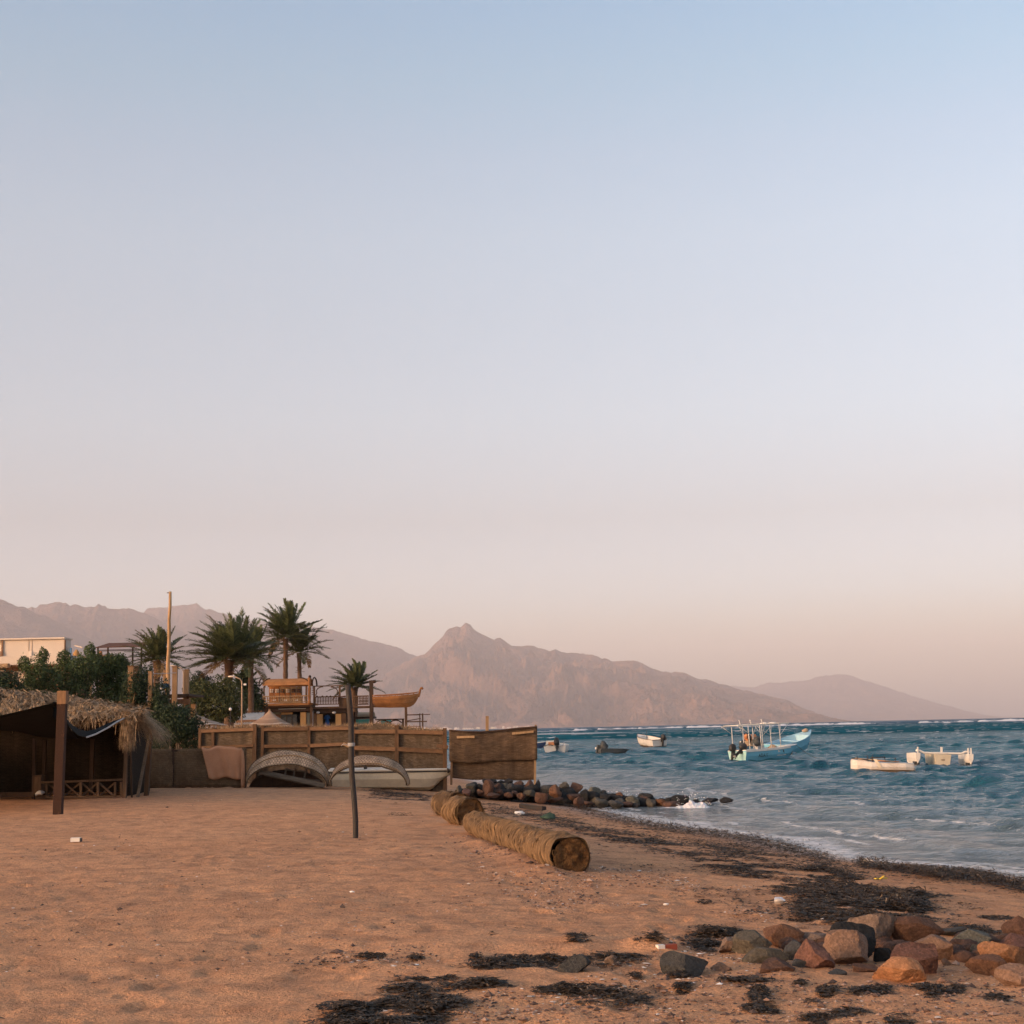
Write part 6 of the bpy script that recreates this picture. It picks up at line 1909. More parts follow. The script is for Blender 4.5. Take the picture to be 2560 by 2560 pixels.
def gallery():
    root = thing('open_gallery', (P(830, 1835, TY).x, TY + 0.2, 0), 'open wooden gallery with pergola frame between terrace house and ship', 'gallery')
    Y = TY + 0.4
    pb('deck', M_BRWOOD, root, 781, 1766, 924, 1770.5, Y, 3.2)
    pb('soffit', M_DKWOOD, root, 783, 1771.5, 872, 1782, Y + 0.3, 2.8)
    for x0, x1 in ((783, 787.5), (847, 851.5), (869, 872)):
        pb('pergola_post', M_BRWOOD, root, x0, 1715, x1, 1767, Y + 0.1, 0.13)
    pb('pergola_beam', M_BRWOOD, root, 783, 1713.5, 858, 1716, Y + 0.1, 0.1)
    for x, s in ((789, 1), (846, -1)):
        c = P(x, 1717, Y + 0.15); mb = MB(); mb.tube([(c.x, c.y, c.z - 0.7), (c.x + s * 0.1, c.y, c.z - 0.5), (c.x + s * 0.07, c.y, c.z - 0.3), (c.x + s * 0.2, c.y, c.z - 0.12), (c.x + s * 0.42, c.y, c.z - 0.02), (c.x + s * 0.6, c.y, c.z)], 0.045, 5); mb.build('carved_bracket', M_BRWOOD, root)
    baluster_row(root, 787, 1743, 848, 1764, Y, 15, M_BRWOOD)
    baluster_row(root, 882, 1741, 922, 1764, Y, 11, M_BRWOOD)
    for i in range(4): pb('lattice_slat', M_BRWOOD, root, 900, 1745 + 4.5 * i, 921, 1746.3 + 4.5 * i, Y + 0.12, 0.04)
    for k, (x, w) in enumerate(((792, 5), (806, 4), (817, 6), (826, 4), (838, 5))):
        v, f = ico(1); c = P(x, 1740.5, Y); mb = MB(); mb.add([tuple(Vector((a[0] * .09, a[1] * .09, a[2] * .06)) + c) for a in v], [tuple(q) for q in f]); mb.build('rail_ornament', M_DKWOOD, root)
    ks = pb('kiosk', M_BRWOOD, root, 851, 1744, 869, 1767, Y + 0.2, 0.9)
    a, b = P(849, 1742, Y), P(872, 1739, Y); mb = MB(); mb.beam((a.x, Y + 0.6, a.z), (b.x, Y + 0.6, b.z), 1.2, 0.06); mb.build('kiosk_roof', M_RUST, ks)
    # ground floor shop front
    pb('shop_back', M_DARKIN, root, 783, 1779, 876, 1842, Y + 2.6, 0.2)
    pb('wood_jamb', M_BRWOOD, root, 783, 1783, 792, 1842, Y + 0.4, 0.4)
    pb('plaster_pillar', M_PLASTER, root, 792.5, 1786, 806, 1842, Y + 0.35, 0.45)
    pb('plaster_pillar', M_PLASTER, root, 839, 1785, 853, 1842, Y + 0.35, 0.45)
    pb('wood_jamb', M_BRWOOD, root, 854, 1784, 865, 1842, Y + 0.4, 0.4)
    pb('door_frame', M_DKWOOD, root, 868, 1781, 872, 1842, Y + 0.2, 0.2)
    for x in (795, 835):
        mb = MB(); c = P(x, 1781.5, Y + 0.3); v, f = ico(2); mb.add([tuple(Vector((a[0] * .16, a[1] * .16, a[2] * .1)) + c) for a in v], [tuple(q) for q in f]); mb.build('lamp_globe', M_LAMPWHITE, root)
    mb = MB(); c = P(822, 1786, Y + 0.3); mb.tube([(c.x + 0.42 * math.cos(a), c.y, c.z - 0.05 + 0.2 * math.sin(a)) for a in [math.pi * k / 8 for k in range(9)]], 0.05, 5); mb.build('door_arch', M_DKWOOD, root)
    # long blue dress in the doorway
    d = thing('blue_dress', P(818, 1817, Y + 0.9), 'long bright blue dress hanging in the shop doorway', 'dress')
    c = P(818, 1787, Y + 0.9); hgt = (1826 - 1787) / F * Y
    prof = [(0, .10), (.06, .17), (.16, .15), (.3, .12), (.45, .17), (.75, .25), (1.0, .31)]
    vs, fs = [], []
    for (t, r) in prof:
        for j in range(20):
            a = 2 * math.pi * j / 20; rr = r * (1 + 0.12 * math.sin(5 * a) * t)
            vs.append((c.x + math.cos(a) * rr, c.y + math.sin(a) * rr * 0.5, c.z - t * hgt))
    for i in range(len(prof) - 1):
        for j in range(20): fs.append((i * 20 + j, (i + 1) * 20 + j, (i + 1) * 20 + (j + 1) % 20, i * 20 + (j + 1) % 20))
    mb = MB(); mb.add(vs, fs); mb.build('skirt', M_BLUECLOTH, d)
    for s in (-1, 1):
        mb = MB(); mb.tube([c + Vector((s * .14, 0, -.06)), c + Vector((s * .22, -.02, -.35))], [.06, .045], 6); mb.build('sleeve', M_BLUECLOTH, d)


def show_ship():
    Y = TY - 0.2
    root = thing('wooden_show_ship', P(990, 1835, Y), 'varnished orange half ship with curled prow raised on posts', 'ship')
    # planked hull: five strakes between pixel curves, seen from its side, round in section
    topc = [(931, 1741.5), (960, 1740.5), (1000, 1738), (1030, 1735), (1047, 1732)]
    botc = [(931, 1768), (975, 1768.8), (1012, 1768), (1024, 1766.5), (1034, 1760), (1041, 1750), (1046.5, 1736)]
    for k in range(5):
        t0, t1 = k / 5, (k + 1) / 5 - 0.012
        mb = MB(); vs = []
        for i in range(25):
            u = i / 24; px = 931 + 115.5 * u
            for side in (-1, 1):
                for t in (t0, t1):
                    y = pline(botc, px) + (pline(topc, px) - pline(botc, px)) * t
                    bul = 0.95 * (1 - max(0, (u - 0.45) / 0.55) ** 2.2) * math.sin(0.35 + t * 1.2) / math.sin(1.55)
                    p = P(px, y, Y); vs.append(Vector((p.x, Y + 0.95 + side * bul, p.z)))
        fs = []
        for i in range(24):
            a = 4 * i
            fs += [(a, a + 4, a + 5, a + 1), (a + 3, a + 7, a + 6, a + 2)]
        mb.add(vs, fs); 
        mb.build('strake', M_ORWOOD, root)
    mb = MB(); vs = []
    for i in range(25):
        u = i / 24; px = 931 + 115.5 * u; p = P(px, pline(botc, px), Y); bul = 0.95 * (1 - max(0, (u - 0.45) / 0.55) ** 2.2) * math.sin(0.35) / math.sin(1.55)
        vs += [(p.x, Y + 0.95 - bul, p.z), (p.x, Y + 0.95 + bul, p.z)]
    mb.add(vs, [(2 * i, 2 * i + 1, 2 * i + 3, 2 * i + 2) for i in range(24)]); mb.build('bottom_planking', M_ORWOOD, root)
    for side in (-1, 1):
        mb = MB(); pts = []
        for i in range(17):
            u = i / 16; px = 931 + 115.5 * u; p = P(px, pline(topc, px) - 3.2, Y); bul = 0.95 * (1 - max(0, (u - 0.45) / 0.55) ** 2.2)
            pts.append(Vector((p.x, Y + 0.95 + side * bul, p.z)))
        mb.tube(pts, 0.035, 5); mb.build('hand_rail', M_ORWOODV, root)
        for q in pts[::2]:
            mb = MB(); mb.beam(q, q - Vector((0, 0, 0.11)), 0.05); mb.build('rail_stub', M_ORWOODV, root)
    mb = MB(); c = P(1046, 1738, Y); s = 1 / F * Y
    mb.tube([Vector((c.x + a * s, Y + 0.95, c.z + b * s)) for a, b in ((-2, -4), (0, 2), (1.5, 8), (2.5, 13), (4.5, 18), (8, 19.5), (9.5, 17), (8, 15), (6.5, 16))], [.07, .09, .085, .08, .085, .08, .07, .06, .04], 8); mb.build('curled_prow', M_ORWOODV, root)
    pb('great_post', M_DKWOOD, root, 923.5, 1702, 933, 1842, Y + 0.3, 0.32)
    mb = MB(); c = P(935, 1704, Y + .4); v, f = ico(2); mb.add([tuple(Vector((a[0] * .2, a[1] * .16, a[2] * .13)) + c) for a in v], [tuple(q) for q in f]); mb.build('post_carving', M_DKWOOD, root)
    pb('prop', M_BRWOOD, root, 1012, 1769, 1018, 1842, Y + 0.7, 0.2)
    # lattice jetty rail under the prow
    r2 = thing('timber_jetty_rail', P(1045, 1835, Y), 'grey brown jetty rail of crossed beams under the ship prow', 'railing')
    for (x0, y0, x1, y1) in ((1018, 1785.5, 1048, 1788.5), (1046, 1785, 1075, 1787), (1018, 1802.5, 1067, 1805.5), (1018, 1815.5, 1052, 1817)): pb('beam', M_BRWOOD, r2, x0, y0, x1, y1, Y + 0.4, 0.12)
    for (x0, x1) in ((1048.5, 1051), (1055, 1058.5)): pb('upright', M_BRWOOD, r2, x0, 1784, x1, 1842, Y + 0.6, 0.12)
    pbeam('diagonal', M_BRWOOD, r2, (1018, 1802), (1052, 1796), Y + 0.45, 0.07)


def beach_bar():
    Y = TY + 3
    root = thing('beach_bar', P(945, 1835, Y), 'beach bar with turquoise boards and arched dark frame under the ship', 'bar')
    c0, c1 = P(894, 1788, Y + 1), P(934, 1787, Y + 1); mb = MB(); vs = []
    for x in (c0.x, c1.x):
        for k in range(9):
            a = math.pi * k / 8; vs.append((x, Y + 1.6 - math.cos(a) * 0.9, c0.z - 0.25 + math.sin(a) * 0.5))
    mb.add(vs, [(k, k + 1, k + 10, k + 9) for k in range(8)] + [tuple(range(9)), tuple(reversed(range(9, 18)))]); mb.build('barrel_hood', M_TAN, root)
    pb('hood_base', M_DKWOOD, root, 880, 1792, 936, 1797, Y + .6, 1.8)
    pb('turquoise_board', M_TEAL, root, 890, 1798, 923, 1809, Y + .5, .1)
    pb('turquoise_board', M_TEAL, root, 952, 1799, 978, 1812, Y + .5, .1)
    pb('frame_beam', M_DKWOOD, root, 938, 1797, 1010, 1800, Y - .4, .15)
    pb('frame_post', M_DKWOOD, root, 1005, 1798, 1010, 1842, Y - .4, .15); pb('frame_post', M_DKWOOD, root, 884, 1780, 888, 1842, Y - .4, .15)
    pb('frame_rail', M_DKWOOD, root, 880, 1809, 925, 1811, Y - .4, .1)
    for (x0, x1) in ((940, 972), (974, 1004)):
        a, b = P(x0, 1801, Y - .3), P(x1, 1801, Y - .3); mb = MB(); mb.tube([(a.x + (b.x - a.x) * k / 10, Y - .3, a.z - 0.22 * (abs(k - 5) / 5) ** 2.5) for k in range(11)], .05, 5); mb.build('scalloped_arch', M_DKWOOD, root)
    c = P(971, 1813, Y - .2)
    w = thing('wicker_disc', c + Vector((0, 0, -.3)), 'round wicker lattice standing in front of the turquoise boards', 'wicker disc')
    mb = MB(); mb.tube([(c.x + .27 * math.cos(a), c.y, c.z + .27 * math.sin(a)) for a in [2 * math.pi * k / 20 for k in range(21)]], .03, 5)
    for k in range(-3, 4):
        e = math.sqrt(max(0, .27 ** 2 - (k * .075) ** 2)); mb.beam((c.x + k * .075, c.y, c.z - e), (c.x + k * .075, c.y, c.z + e), .018); mb.beam((c.x - e, c.y, c.z + k * .075), (c.x + e, c.y, c.z + k * .075), .018)
    mb.build('lattice', M_DKWOOD, w, kind='stuff')


terrace(); gallery(); show_ship(); beach_bar()


def mat_stripes():
    m = NT('striped_goat_hair'); uv = m.coord('UV')
    sp = m.node('ShaderNodeSeparateXYZ'); m.l.new(uv, sp.inputs[0])
    n = m.noise(m.coord('UV', (6, 60, 1)), 1, 4, .6)
    y = m.math('ADD', sp.outputs['Y'], m.math('MULTIPLY', n, .01))
    col = m.ramp(y, [(0, (.30, .215, .16)), (.06, (.46, .37, .30)), (.12, (.46, .37, .30)), (.125, (.19, .12, .08)), (.2, (.2, .125, .085)), (.205, (.46, .37, .30)), (.26, (.45, .36, .29)), (.27, (.25, .165, .115)), (.48, (.28, .19, .13)), (.50, (.42, .31, .23)), (.54, (.31, .21, .15)), (.8, (.33, .23, .16)), (1, (.37, .25, .165))])
    col = m.mix(.6, col, m.ramp(n, [(.3, .7), (.7, 1.2)]), 'MULTIPLY')
    m.set(Base_Color=col, Roughness=.95, Normal=m.bump(n, .3, .01)); m.p.inputs['Specular IOR Level'].default_value = .1
    return m.m


M_STRIPE = mat_stripes()


def tent(px, py_top, half_px, py_base, Y, label):
    c = P(px, py_base, Y); t = P(px, py_top, Y); R = half_px / F * Y; H = t.z - c.z
    root = thing('striped_tent', (c.x, Y, 0), label, 'tent', 'striped tent roofs behind the fence')
    def fn(u, v):
        a = 2 * math.pi * u + math.pi / 4; k = 1 / max(abs(math.cos(a)), abs(math.sin(a))) ** 0.55
        r = R * (1 - v) ** 1.35 * (0.8 + 0.2 * k) + 0.03
        z = c.z + H * v ** 1.0 - 0.06 * (1 - v) * abs(math.sin(4 * math.pi * u))
        return Vector((c.x + math.cos(a) * r, Y + math.sin(a) * r, z))
    mb = MB(); mb.grid(fn, 48, 22, .012); mb.build('canopy', M_STRIPE, root)
    MB().tube([(c.x, Y, 0), (c.x, Y, t.z + .05)], .05, 6).build('centre_pole', M_TIMBER, root)
    for a in (.8, 2.36, 3.93, 5.5):
        x, y = c.x + math.cos(a) * R * .86, Y + math.sin(a) * R * .86
        MB().tube([(x, y, 0), (x, y, c.z + .08)], .04, 6).build('side_pole', M_TIMBER, root)


tent(674, 1775, 68, 1818, 74, 'striped conical tent roof with a sharp peak, right of the lamp post')
tent(482, 1780, 84, 1812, 70, 'striped tent roof half hidden by the dark bush, left of the lamp post')


def corrugated():
    Y = 88
    root = thing('corrugated_lean_to', P(620, 1830, Y), 'pale corrugated roof sheet behind the peaked tent', 'roof')
    a, b, c, d = P(586, 1812, Y), P(650, 1808, Y), P(662, 1781, Y + 3), P(600, 1784, Y + 3)
    def fn(u, v):
        p = a + (b - a) * u; q = d + (c - d) * u; r = p + (q - p) * v
        r.z += 0.035 * math.sin(u * 2 * math.pi * 17); return r
    mb = MB(); mb.grid(fn, 136, 4, .01); mb.build('roof_sheet', M_WHITEOLD, root)
    pb('side_wall', M_BRICK, root, 590, 1800, 650, 1840, Y + .4, 2.2)


corrugated()


def white_building():
    Y = 105
    root = thing('white_flat_building', P(60, 1850, Y), 'white flat roofed building with plain upper storey above the shelter', 'building')
    pb('upper_wall', M_WALLWHITE, root, 4, 1599, 160, 1640, Y + 1, 1.6)
    pb('upper_wall', M_WALLWHITE, root, -90, 1597, 3, 1640, Y + 1.4, 1.6)
    pb('roof_coping', M_WALLWHITE, root, -90, 1595.5, 161, 1599, Y + .8, 2)
    pb('parapet', M_WALLWHITE, root, -90, 1640.5, 175, 1662, Y, 3)
    pb('corner_trim', M_BRICK, root, 160.5, 1600, 162, 1640, Y + .95, .3); pb('corner_trim', M_BRICK, root, 4, 1600, 6.5, 1640, Y + .9, .2)
    for x in (71, 79): pb('panel_joint', M_TAN, root, x, 1600, x + .7, 1640, Y + .97, .05)
    pb('small_panel', M_WALLWHITE, root, 71, 1628, 79, 1640, Y + .9, .1)
    pb('brick_pier', M_BRICK, root, 0, 1628, 6, 1640, Y + .85, .2)
    pb('air_conditioner', M_STEEL, root, 163, 1618, 172, 1629, Y + 1.2, .5)
    pb('blue_downpipe', mat_paint('blue_pipe_paint', (.05, .2, .38)), root, 175, 1620, 178, 1662, Y + .2, .1)
    pb('lower_wall', M_BRICK, root, -90, 1663, 170, 1850, Y + 2.2, 5)
    pb('porch_post', M_TIMBER, root, 24.5, 1662, 27.5, 1850, Y + .3, .12)
    mb = MB(); a, b = P(-60, 1668, Y - .6), P(22, 1664, Y - .6); mb.beam((a.x, Y - .6, a.z), (b.x, Y - .6, b.z), .5, .3); mb.build('porch_thatch', M_THATCH, root)
    pb('window_frame', M_WHITE, root, 32, 1678, 68, 1706, Y + 2.0, .12)
    pb('window_glass', M_GLASS, root, 35, 1681, 44, 1706, Y + 1.95, .04)
    pb('window_shutter', M_WALLWHITE, root, 45, 1683, 68, 1706, Y + 1.9, .06)
    pb('window_frame', M_WHITE, root, -10, 1676, 13, 1706, Y + 2.0, .12); pb('window_glass', M_GLASS, root, -8, 1679, 12, 1706, Y + 1.95, .04)


white_building()


def yellow_houses():
    Y = 140
    r = thing('ochre_house', P(190, 1850, Y), 'small ochre house just visible right of the white building', 'house')
    pb('wall', M_PLASTER, r, 182, 1640, 200, 1850, Y, 4)
    mb = MB(); c = P(191, 1632, Y + 1); mb.tube([(c.x, c.y, c.z - .4), (c.x, c.y, c.z), (c.x, c.y, c.z + .3)], [.35, .3, .1], 8); mb.build('dome', M_PLASTER, r)
    MB().beam(P(187, 1614, Y - 3), P(207, 1619, Y - 3), .25, .12).build('lamp_arm', M_WALLWHITE, r)
    r = thing('roof_canopy', P(300, 1850, 112), 'brown sheet canopy on thin posts above the bushes', 'canopy')
    a, b = P(243, 1619, 112), P(362, 1616, 112); mb = MB(); w = b.x - a.x
    z0, z1 = a.z - .0, a.z + .42
    mb.add([(a.x, 111.5, z0), (b.x + .1, 111.5, z0 + .02), (b.x - .1, 113.5, z1), (a.x + .45, 113.5, z1), (a.x, 111.5, z0 - .06), (b.x + .1, 111.5, z0 - .04), (b.x - .1, 113.5, z1 - .06), (a.x + .45, 113.5, z1 - .06)], [(0, 1, 2, 3), (7, 6, 5, 4), (0, 4, 5, 1), (1, 5, 6, 2), (2, 6, 7, 3), (3, 7, 4, 0)], smooth=False)
    mb.build('roof_sheet', M_RUST, r)
    for x, Yq in ((245, 111.7), (270, 113.3), (332, 113.3), (354, 111.7)):
        t = P(x, 1620, Yq); mb = MB(); mb.beam((t.x, Yq, 0), (t.x, Yq, z0 + (.3 if Yq > 113 else -.05)), .11); mb.build('post', M_DKWOOD, r)
    for yy in (1624.5, 1627): pb('purlin', M_DKWOOD, r, 246, yy - 1, 354, yy + .4, 112.2, .1)
    pb('terrace_wall', M_PLASTER, r, 246, 1639, 280, 1846, 113.8, .4); pb('orange_rail', M_ORWOOD, r, 247, 1638, 280, 1641, 113.5, .15)
    mb = MB(); c = P(252, 1634, 113.6); mb.tube([c - Vector((0, 0, .15)), c + Vector((0, 0, .1)), c + Vector((0, 0, .2))], [.13, .12, .06], 8); mb.build('jar', M_ORANGE, r)


yellow_houses()


def mast_and_posts():
    r = thing('tall_wooden_mast', P(418, 1842, 58), 'tall bare wooden mast rising above the posts and palms', 'mast')
    b, t = P(416, 1842, 58), P(425.5, 1479, 58)
    mb = MB(); mb.tube([b + (t - b) * (k / 10) + Vector((.015 * math.sin(k * 2.2), 0, 0)) for k in range(11)], [.095 - .004 * k for k in range(11)], 8); mb.build('shaft', M_PALE, r)
    c = P(425, 1482, 58); mb = MB(); mb.beam(c, c - Vector((.12, 0, 0)), .03); mb.build('peg', M_DKWOOD, r)
    labs = ['thick wooden post standing by the bushes, left one of the pair', 'thinner wooden post, right one of the pair by the bushes', 'short wooden post alone between the pair and the mast', 'wooden post with orange cap behind the tall mast', 'tallest front wooden post, rising through the platform', 'wooden post with knots at the right end of the platform', 'short stub post right of the platform beside the tent']
    for (x0, y0, x1, y1, Y, cap), lab in zip([(321, 1667, 335, 1842, 51.0, 1), (337, 1669, 349.5, 1842, 51.3, 1), (371, 1678, 382, 1842, 51.0, 0), (409, 1675, 423, 1842, 59, 0), (432, 1668, 444, 1842, 53, 1), (461, 1676, 473, 1842, 56, 1), (478, 1760, 490, 1842, 57, 0)], labs):
        q = P((x0 + x1) / 2, y0, Y); w = (x1 - x0) / F * Y
        rt = thing('wooden_post', (q.x, Y, 0), lab, 'post', 'wooden posts round the platform')
        mb = MB(); mb.beam((q.x - .02, Y, -.1), (q.x, Y, q.z), w * .93, w * .93, up=(0, 1, 0), jit=.006); mb.build('shaft', M_POST, rt)
        if cap:
            mb = MB(); mb.box((q.x, Y, q.z + .015), (w * 1.15, w * 1.15, .04)); mb.build('cap', M_TIMBER, rt)
    r = thing('raised_platform', (P(440, 1842, 56).x, 56, 0), 'dark raised timber platform among the wooden posts', 'platform')
    pb('deck', M_DKWOOD, r, 385, 1735.5, 473, 1741, 54.5, 2.6); pb('beam', M_BRWOOD, r, 392, 1748, 474, 1760, 54.6, .15); pb('beam', M_TIMBER, r, 415, 1762, 434, 1766, 54.7, .1)
    for x in (396, 466): pb('leg', M_BRWOOD, r, x, 1741, x + 6, 1842, 55, .1)
    # wires strung between the posts
    r = thing('slack_wire', P(380, 1684, 56), 'thin pale wire strung across the wooden posts', 'wire')
    mb = MB(); a, b = P(321, 1679, 50.9), P(440, 1682, 52.8); mb.tube([a + (b - a) * k / 8 - Vector((0, 0, .05 * math.sin(math.pi * k / 8))) for k in range(9)], .012, 4); mb.build('strand', M_STEEL, r)
    # bundle of blue and cream washing on the platform
    r = thing('washing_bundle', P(398, 1736, 56), 'blue and cream washing hung behind the mast on the platform', 'washing')
    for (x0, y0, x1, y1, m, Y) in ((402, 1709, 422, 1720, M_DULLBLUE, 56.2), (399, 1720, 410, 1737, M_WHITE, 56.3), (397, 1726, 404, 1737, M_WHITE, 56.1)):
        def fn(u, v, x0=x0, y0=y0, x1=x1, y1=y1, Y=Y): return P(x0 + (x1 - x0) * u + 1.5 * math.sin(v * 4), y1 + (y0 - y1) * v, Y + .05 * math.sin(u * 9))
        mb = MB(); mb.grid(fn, 12, 6, .01); mb.build('cloth', m, r)
    MB().beam(P(388, 1706, 56.3), P(425, 1699, 56.3), .03).build('line_stick', M_GREYWOOD, r)


mast_and_posts()


def street_lamp(px_pole, py_top, px_tip, py_tip, Y, label):
    b = P(px_pole, 1840, Y); t = P(px_pole, py_top + 12, Y); tip = P(px_tip, py_tip, Y)
    r = thing('street_lamp', (b.x, Y, 0), label, 'street lamp', 'street lamps behind the fence')
    top = P(px_pole, py_top, Y)
    mb = MB(); mb.tube([(t.x, Y, -.1), (t.x, Y, t.z), (t.x - .02, Y, t.z + .15), tuple(top + Vector((-.1, 0, .02))), tuple(tip)], [.05, .042, .036, .032, .03], 8); mb.build('pole', mat_paint('lamp_post_cream_%d' % px_pole, (.30, .22, .15)), r)
    mb = MB(); v, f = ico(2); c = tip + Vector((-.12, 0, 0)); mb.add([tuple(Vector((a[0] * .22, a[1] * .09, a[2] * .05)) + c) for a in v], [tuple(q) for q in f]); mb.build('lamp_head', M_WALLWHITE, r)
    return r


r_ = street_lamp(605, 1698, 585, 1691, 80, 'cream street lamp with bent arm beside the bushy palm')
pb('box_light', M_LAMPWHITE, r_, 609, 1709, 615, 1713, 80, .15)
street_lamp(459, 1672, 436, 1664, 92, 'street lamp with its bent arm peeping out behind the wooden posts')
# round globe light low in front of the tree
globe_root = thing('globe_light', P(576, 1840, 72), 'small white globe light on a thin pole left of the tent', 'lamp')
_c = P(576, 1773, 72); _v, _f2 = ico(2); _m = MB(); _m.add([tuple(Vector(a) * .075 + _c) for a in _v], [tuple(q) for q in _f2]); _m.build('globe', M_LAMPWHITE, globe_root)
MB().tube([(_c.x, 72, 0), (_c.x, 72, _c.z - .06)], .02, 5).build('stem', M_DARKIRON, globe_root)


def far_town():
    """pale houses on the far shore at the foot of the mountains"""
    R = random.Random(4)
    labs = ['white', 'cream', 'pale pink', 'sand coloured', 'grey white']
    ms = [M_WALLWHITE, M_CREAM, M_PLASTER, M_TAN]
    xs = sorted(R.sample(range(1062, 1335, 7), 26))
    for i, x in enumerate(xs):
        Y = 10600 + R.uniform(-300, 300); b = P(x, 1826 - (x - 1060) * .02, Y); w = R.uniform(12, 28); h = R.uniform(4, 11) * (1.6 if i % 6 == 0 else 1)
        r = thing('far_house', (b.x, Y, 0), 'tiny pale house on the far shore, %s from the ship prow' % ['first', 'second', 'third', 'fourth', 'fifth', 'sixth', 'seventh', 'eighth', 'ninth', 'tenth', 'eleventh', 'twelfth', 'thirteenth', 'fourteenth', 'fifteenth', 'sixteenth', 'seventeenth', 'eighteenth', 'nineteenth', 'twentieth', 'twenty-first', 'twenty-second', 'twenty-third', 'twenty-fourth', 'twenty-fifth', 'twenty-sixth'][i], 'house', 'houses on the far shore')
        MB().box((b.x, Y, h / 2 + 2), (w, 12, h + 4)).build('wall', ms[0] if R.random() < .7 else ms[1], r)
        MB().box((b.x + w * .1, Y + 1, h + 4.6), (w * .5, 7, 1.6)).build('roof_room', ms[0], r)


far_town()
# ------------------------------------------------------------------ palms and bushes
def mat_leaf(name, c, c2, rough=.6, transl=.15, scale=1.2):
    m = NT(name)
    a = m.attr('tone')
    v = m.coord('Object'); n = m.noise(v, scale, 3, .6)
    col = m.mix(m.ramp(a, [(0, 0), (1, 1)]), c2, c)
    col = m.mix(.5, col, m.ramp(n, [(.3, .7), (.7, 1.2)]), 'MULTIPLY')
    m.set(Base_Color=col, Roughness=rough)
    m.p.inputs['Specular IOR Level'].default_value = .25
    tr = m.node('ShaderNodeBsdfTranslucent'); m.l.new(col, tr.inputs[0])
    mx = m.node('ShaderNodeMixShader'); mx.inputs[0].default_value = transl
    m.l.new(m.p.outputs[0], mx.inputs[1]); m.l.new(tr.outputs[0], mx.inputs[2]); m.l.new(mx.outputs[0], m.out.inputs[0])
    return m.m


M_PALM = mat_leaf('palm_leaflets', (.115, .135, .055), (.05, .07, .035))
M_PALMDRY = mat_leaf('dry_palm_leaflets', (.26, .17, .07), (.14, .09, .04))
M_BUSH = mat_leaf('glossy_bush_leaves', (.095, .13, .045), (.028, .05, .02))
M_BUSHD = mat_leaf('dark_bush_leaves', (.038, .06, .026), (.018, .034, .016))
M_TREE = mat_leaf('tree_foliage', (.085, .095, .035), (.04, .055, .022))
M_TRUNK = mat_rough('palm_trunk_bark', (.17, .10, .058), (.085, .05, .032), scale=4, stretch=(1, 1, 4), bump=.8, bdist=.05)
M_STEM = mat_rough('bush_stem_bark', (.16, .12, .09), scale=6)


def frond_mesh(name, o, d, Lf, droop, wind, m, root, seed, leaf=.5, nl=42, width=.035):
    R = np.random.RandomState(seed)
    o = np.array(o, float); d = np.array(d, float); d /= np.linalg.norm(d)
    n = 12; pts = [o]; dd = d
    for k in range(n):
        t = (k + 1) / n
        dd = dd + np.array((0, 0, -droop)) * t / n * 2.4 + np.array(wind) * t / n * 2.2
        dd = dd / np.linalg.norm(dd); pts.append(pts[-1] + dd * Lf / n)
    pts = np.array(pts)
    V, Fq, T = [], [], []
    def add(vs, t):
        b = len(V); V.extend(vs); Fq.append((b, b + 1, b + 2, b + 3)); T.extend([t] * 4)
    up0 = np.array((0, 0, 1.0))
    for k in range(n):          # rachis
        a, b = pts[k], pts[k + 1]; t = (b - a) / np.linalg.norm(b - a); s = np.cross(t, up0); s /= np.linalg.norm(s) + 1e-6
        w0, w1 = .028 * (1 - k / n) + .006, .028 * (1 - (k + 1) / n) + .006
        add([a - s * w0, a + s * w0, b + s * w1, b - s * w1], .9)
        u = np.cross(s, t); add([a - u * w0, a + u * w0, b + u * w1, b - u * w1], .9)
    for i in range(nl):
        f = .14 + .86 * (i + .5) / nl; x = f * n; k = min(n - 1, int(x)); p = pts[k] + (pts[k + 1] - pts[k]) * (x - k)
        t = pts[k + 1] - pts[k]; t /= np.linalg.norm(t); s = np.cross(t, up0); s /= np.linalg.norm(s) + 1e-6; u = np.cross(s, t)
        ll = leaf * (.55 + .6 * math.sin(math.pi * min(1, f * .95 + .08))) * (1 - .35 * f)
        for sd in (-1, 1):
            q = t * (.55 + .5 * f) + s * sd * (1.0 - .3 * f) + u * R.uniform(.1, .55) + R.normal(0, .13, 3) + np.array(wind) * .35
            q /= np.linalg.norm(q)
            e = p + q * ll + np.array((0, 0, -.16 * ll)) ; mid = p + q * ll * .5
            wv = np.cross(q, u); wv /= np.linalg.norm(wv) + 1e-6; wv = wv * width * .5
            tn = R.uniform(0, 1)
            add([p - wv * .5, p + wv * .5, mid + wv, mid - wv], tn); add([mid - wv, mid + wv, e + wv * .15, e - wv * .15], tn)
    return np_mesh(name, np.array(V), np.array(Fq), m, smooth=False, attrs={'tone': T}, parent=root)


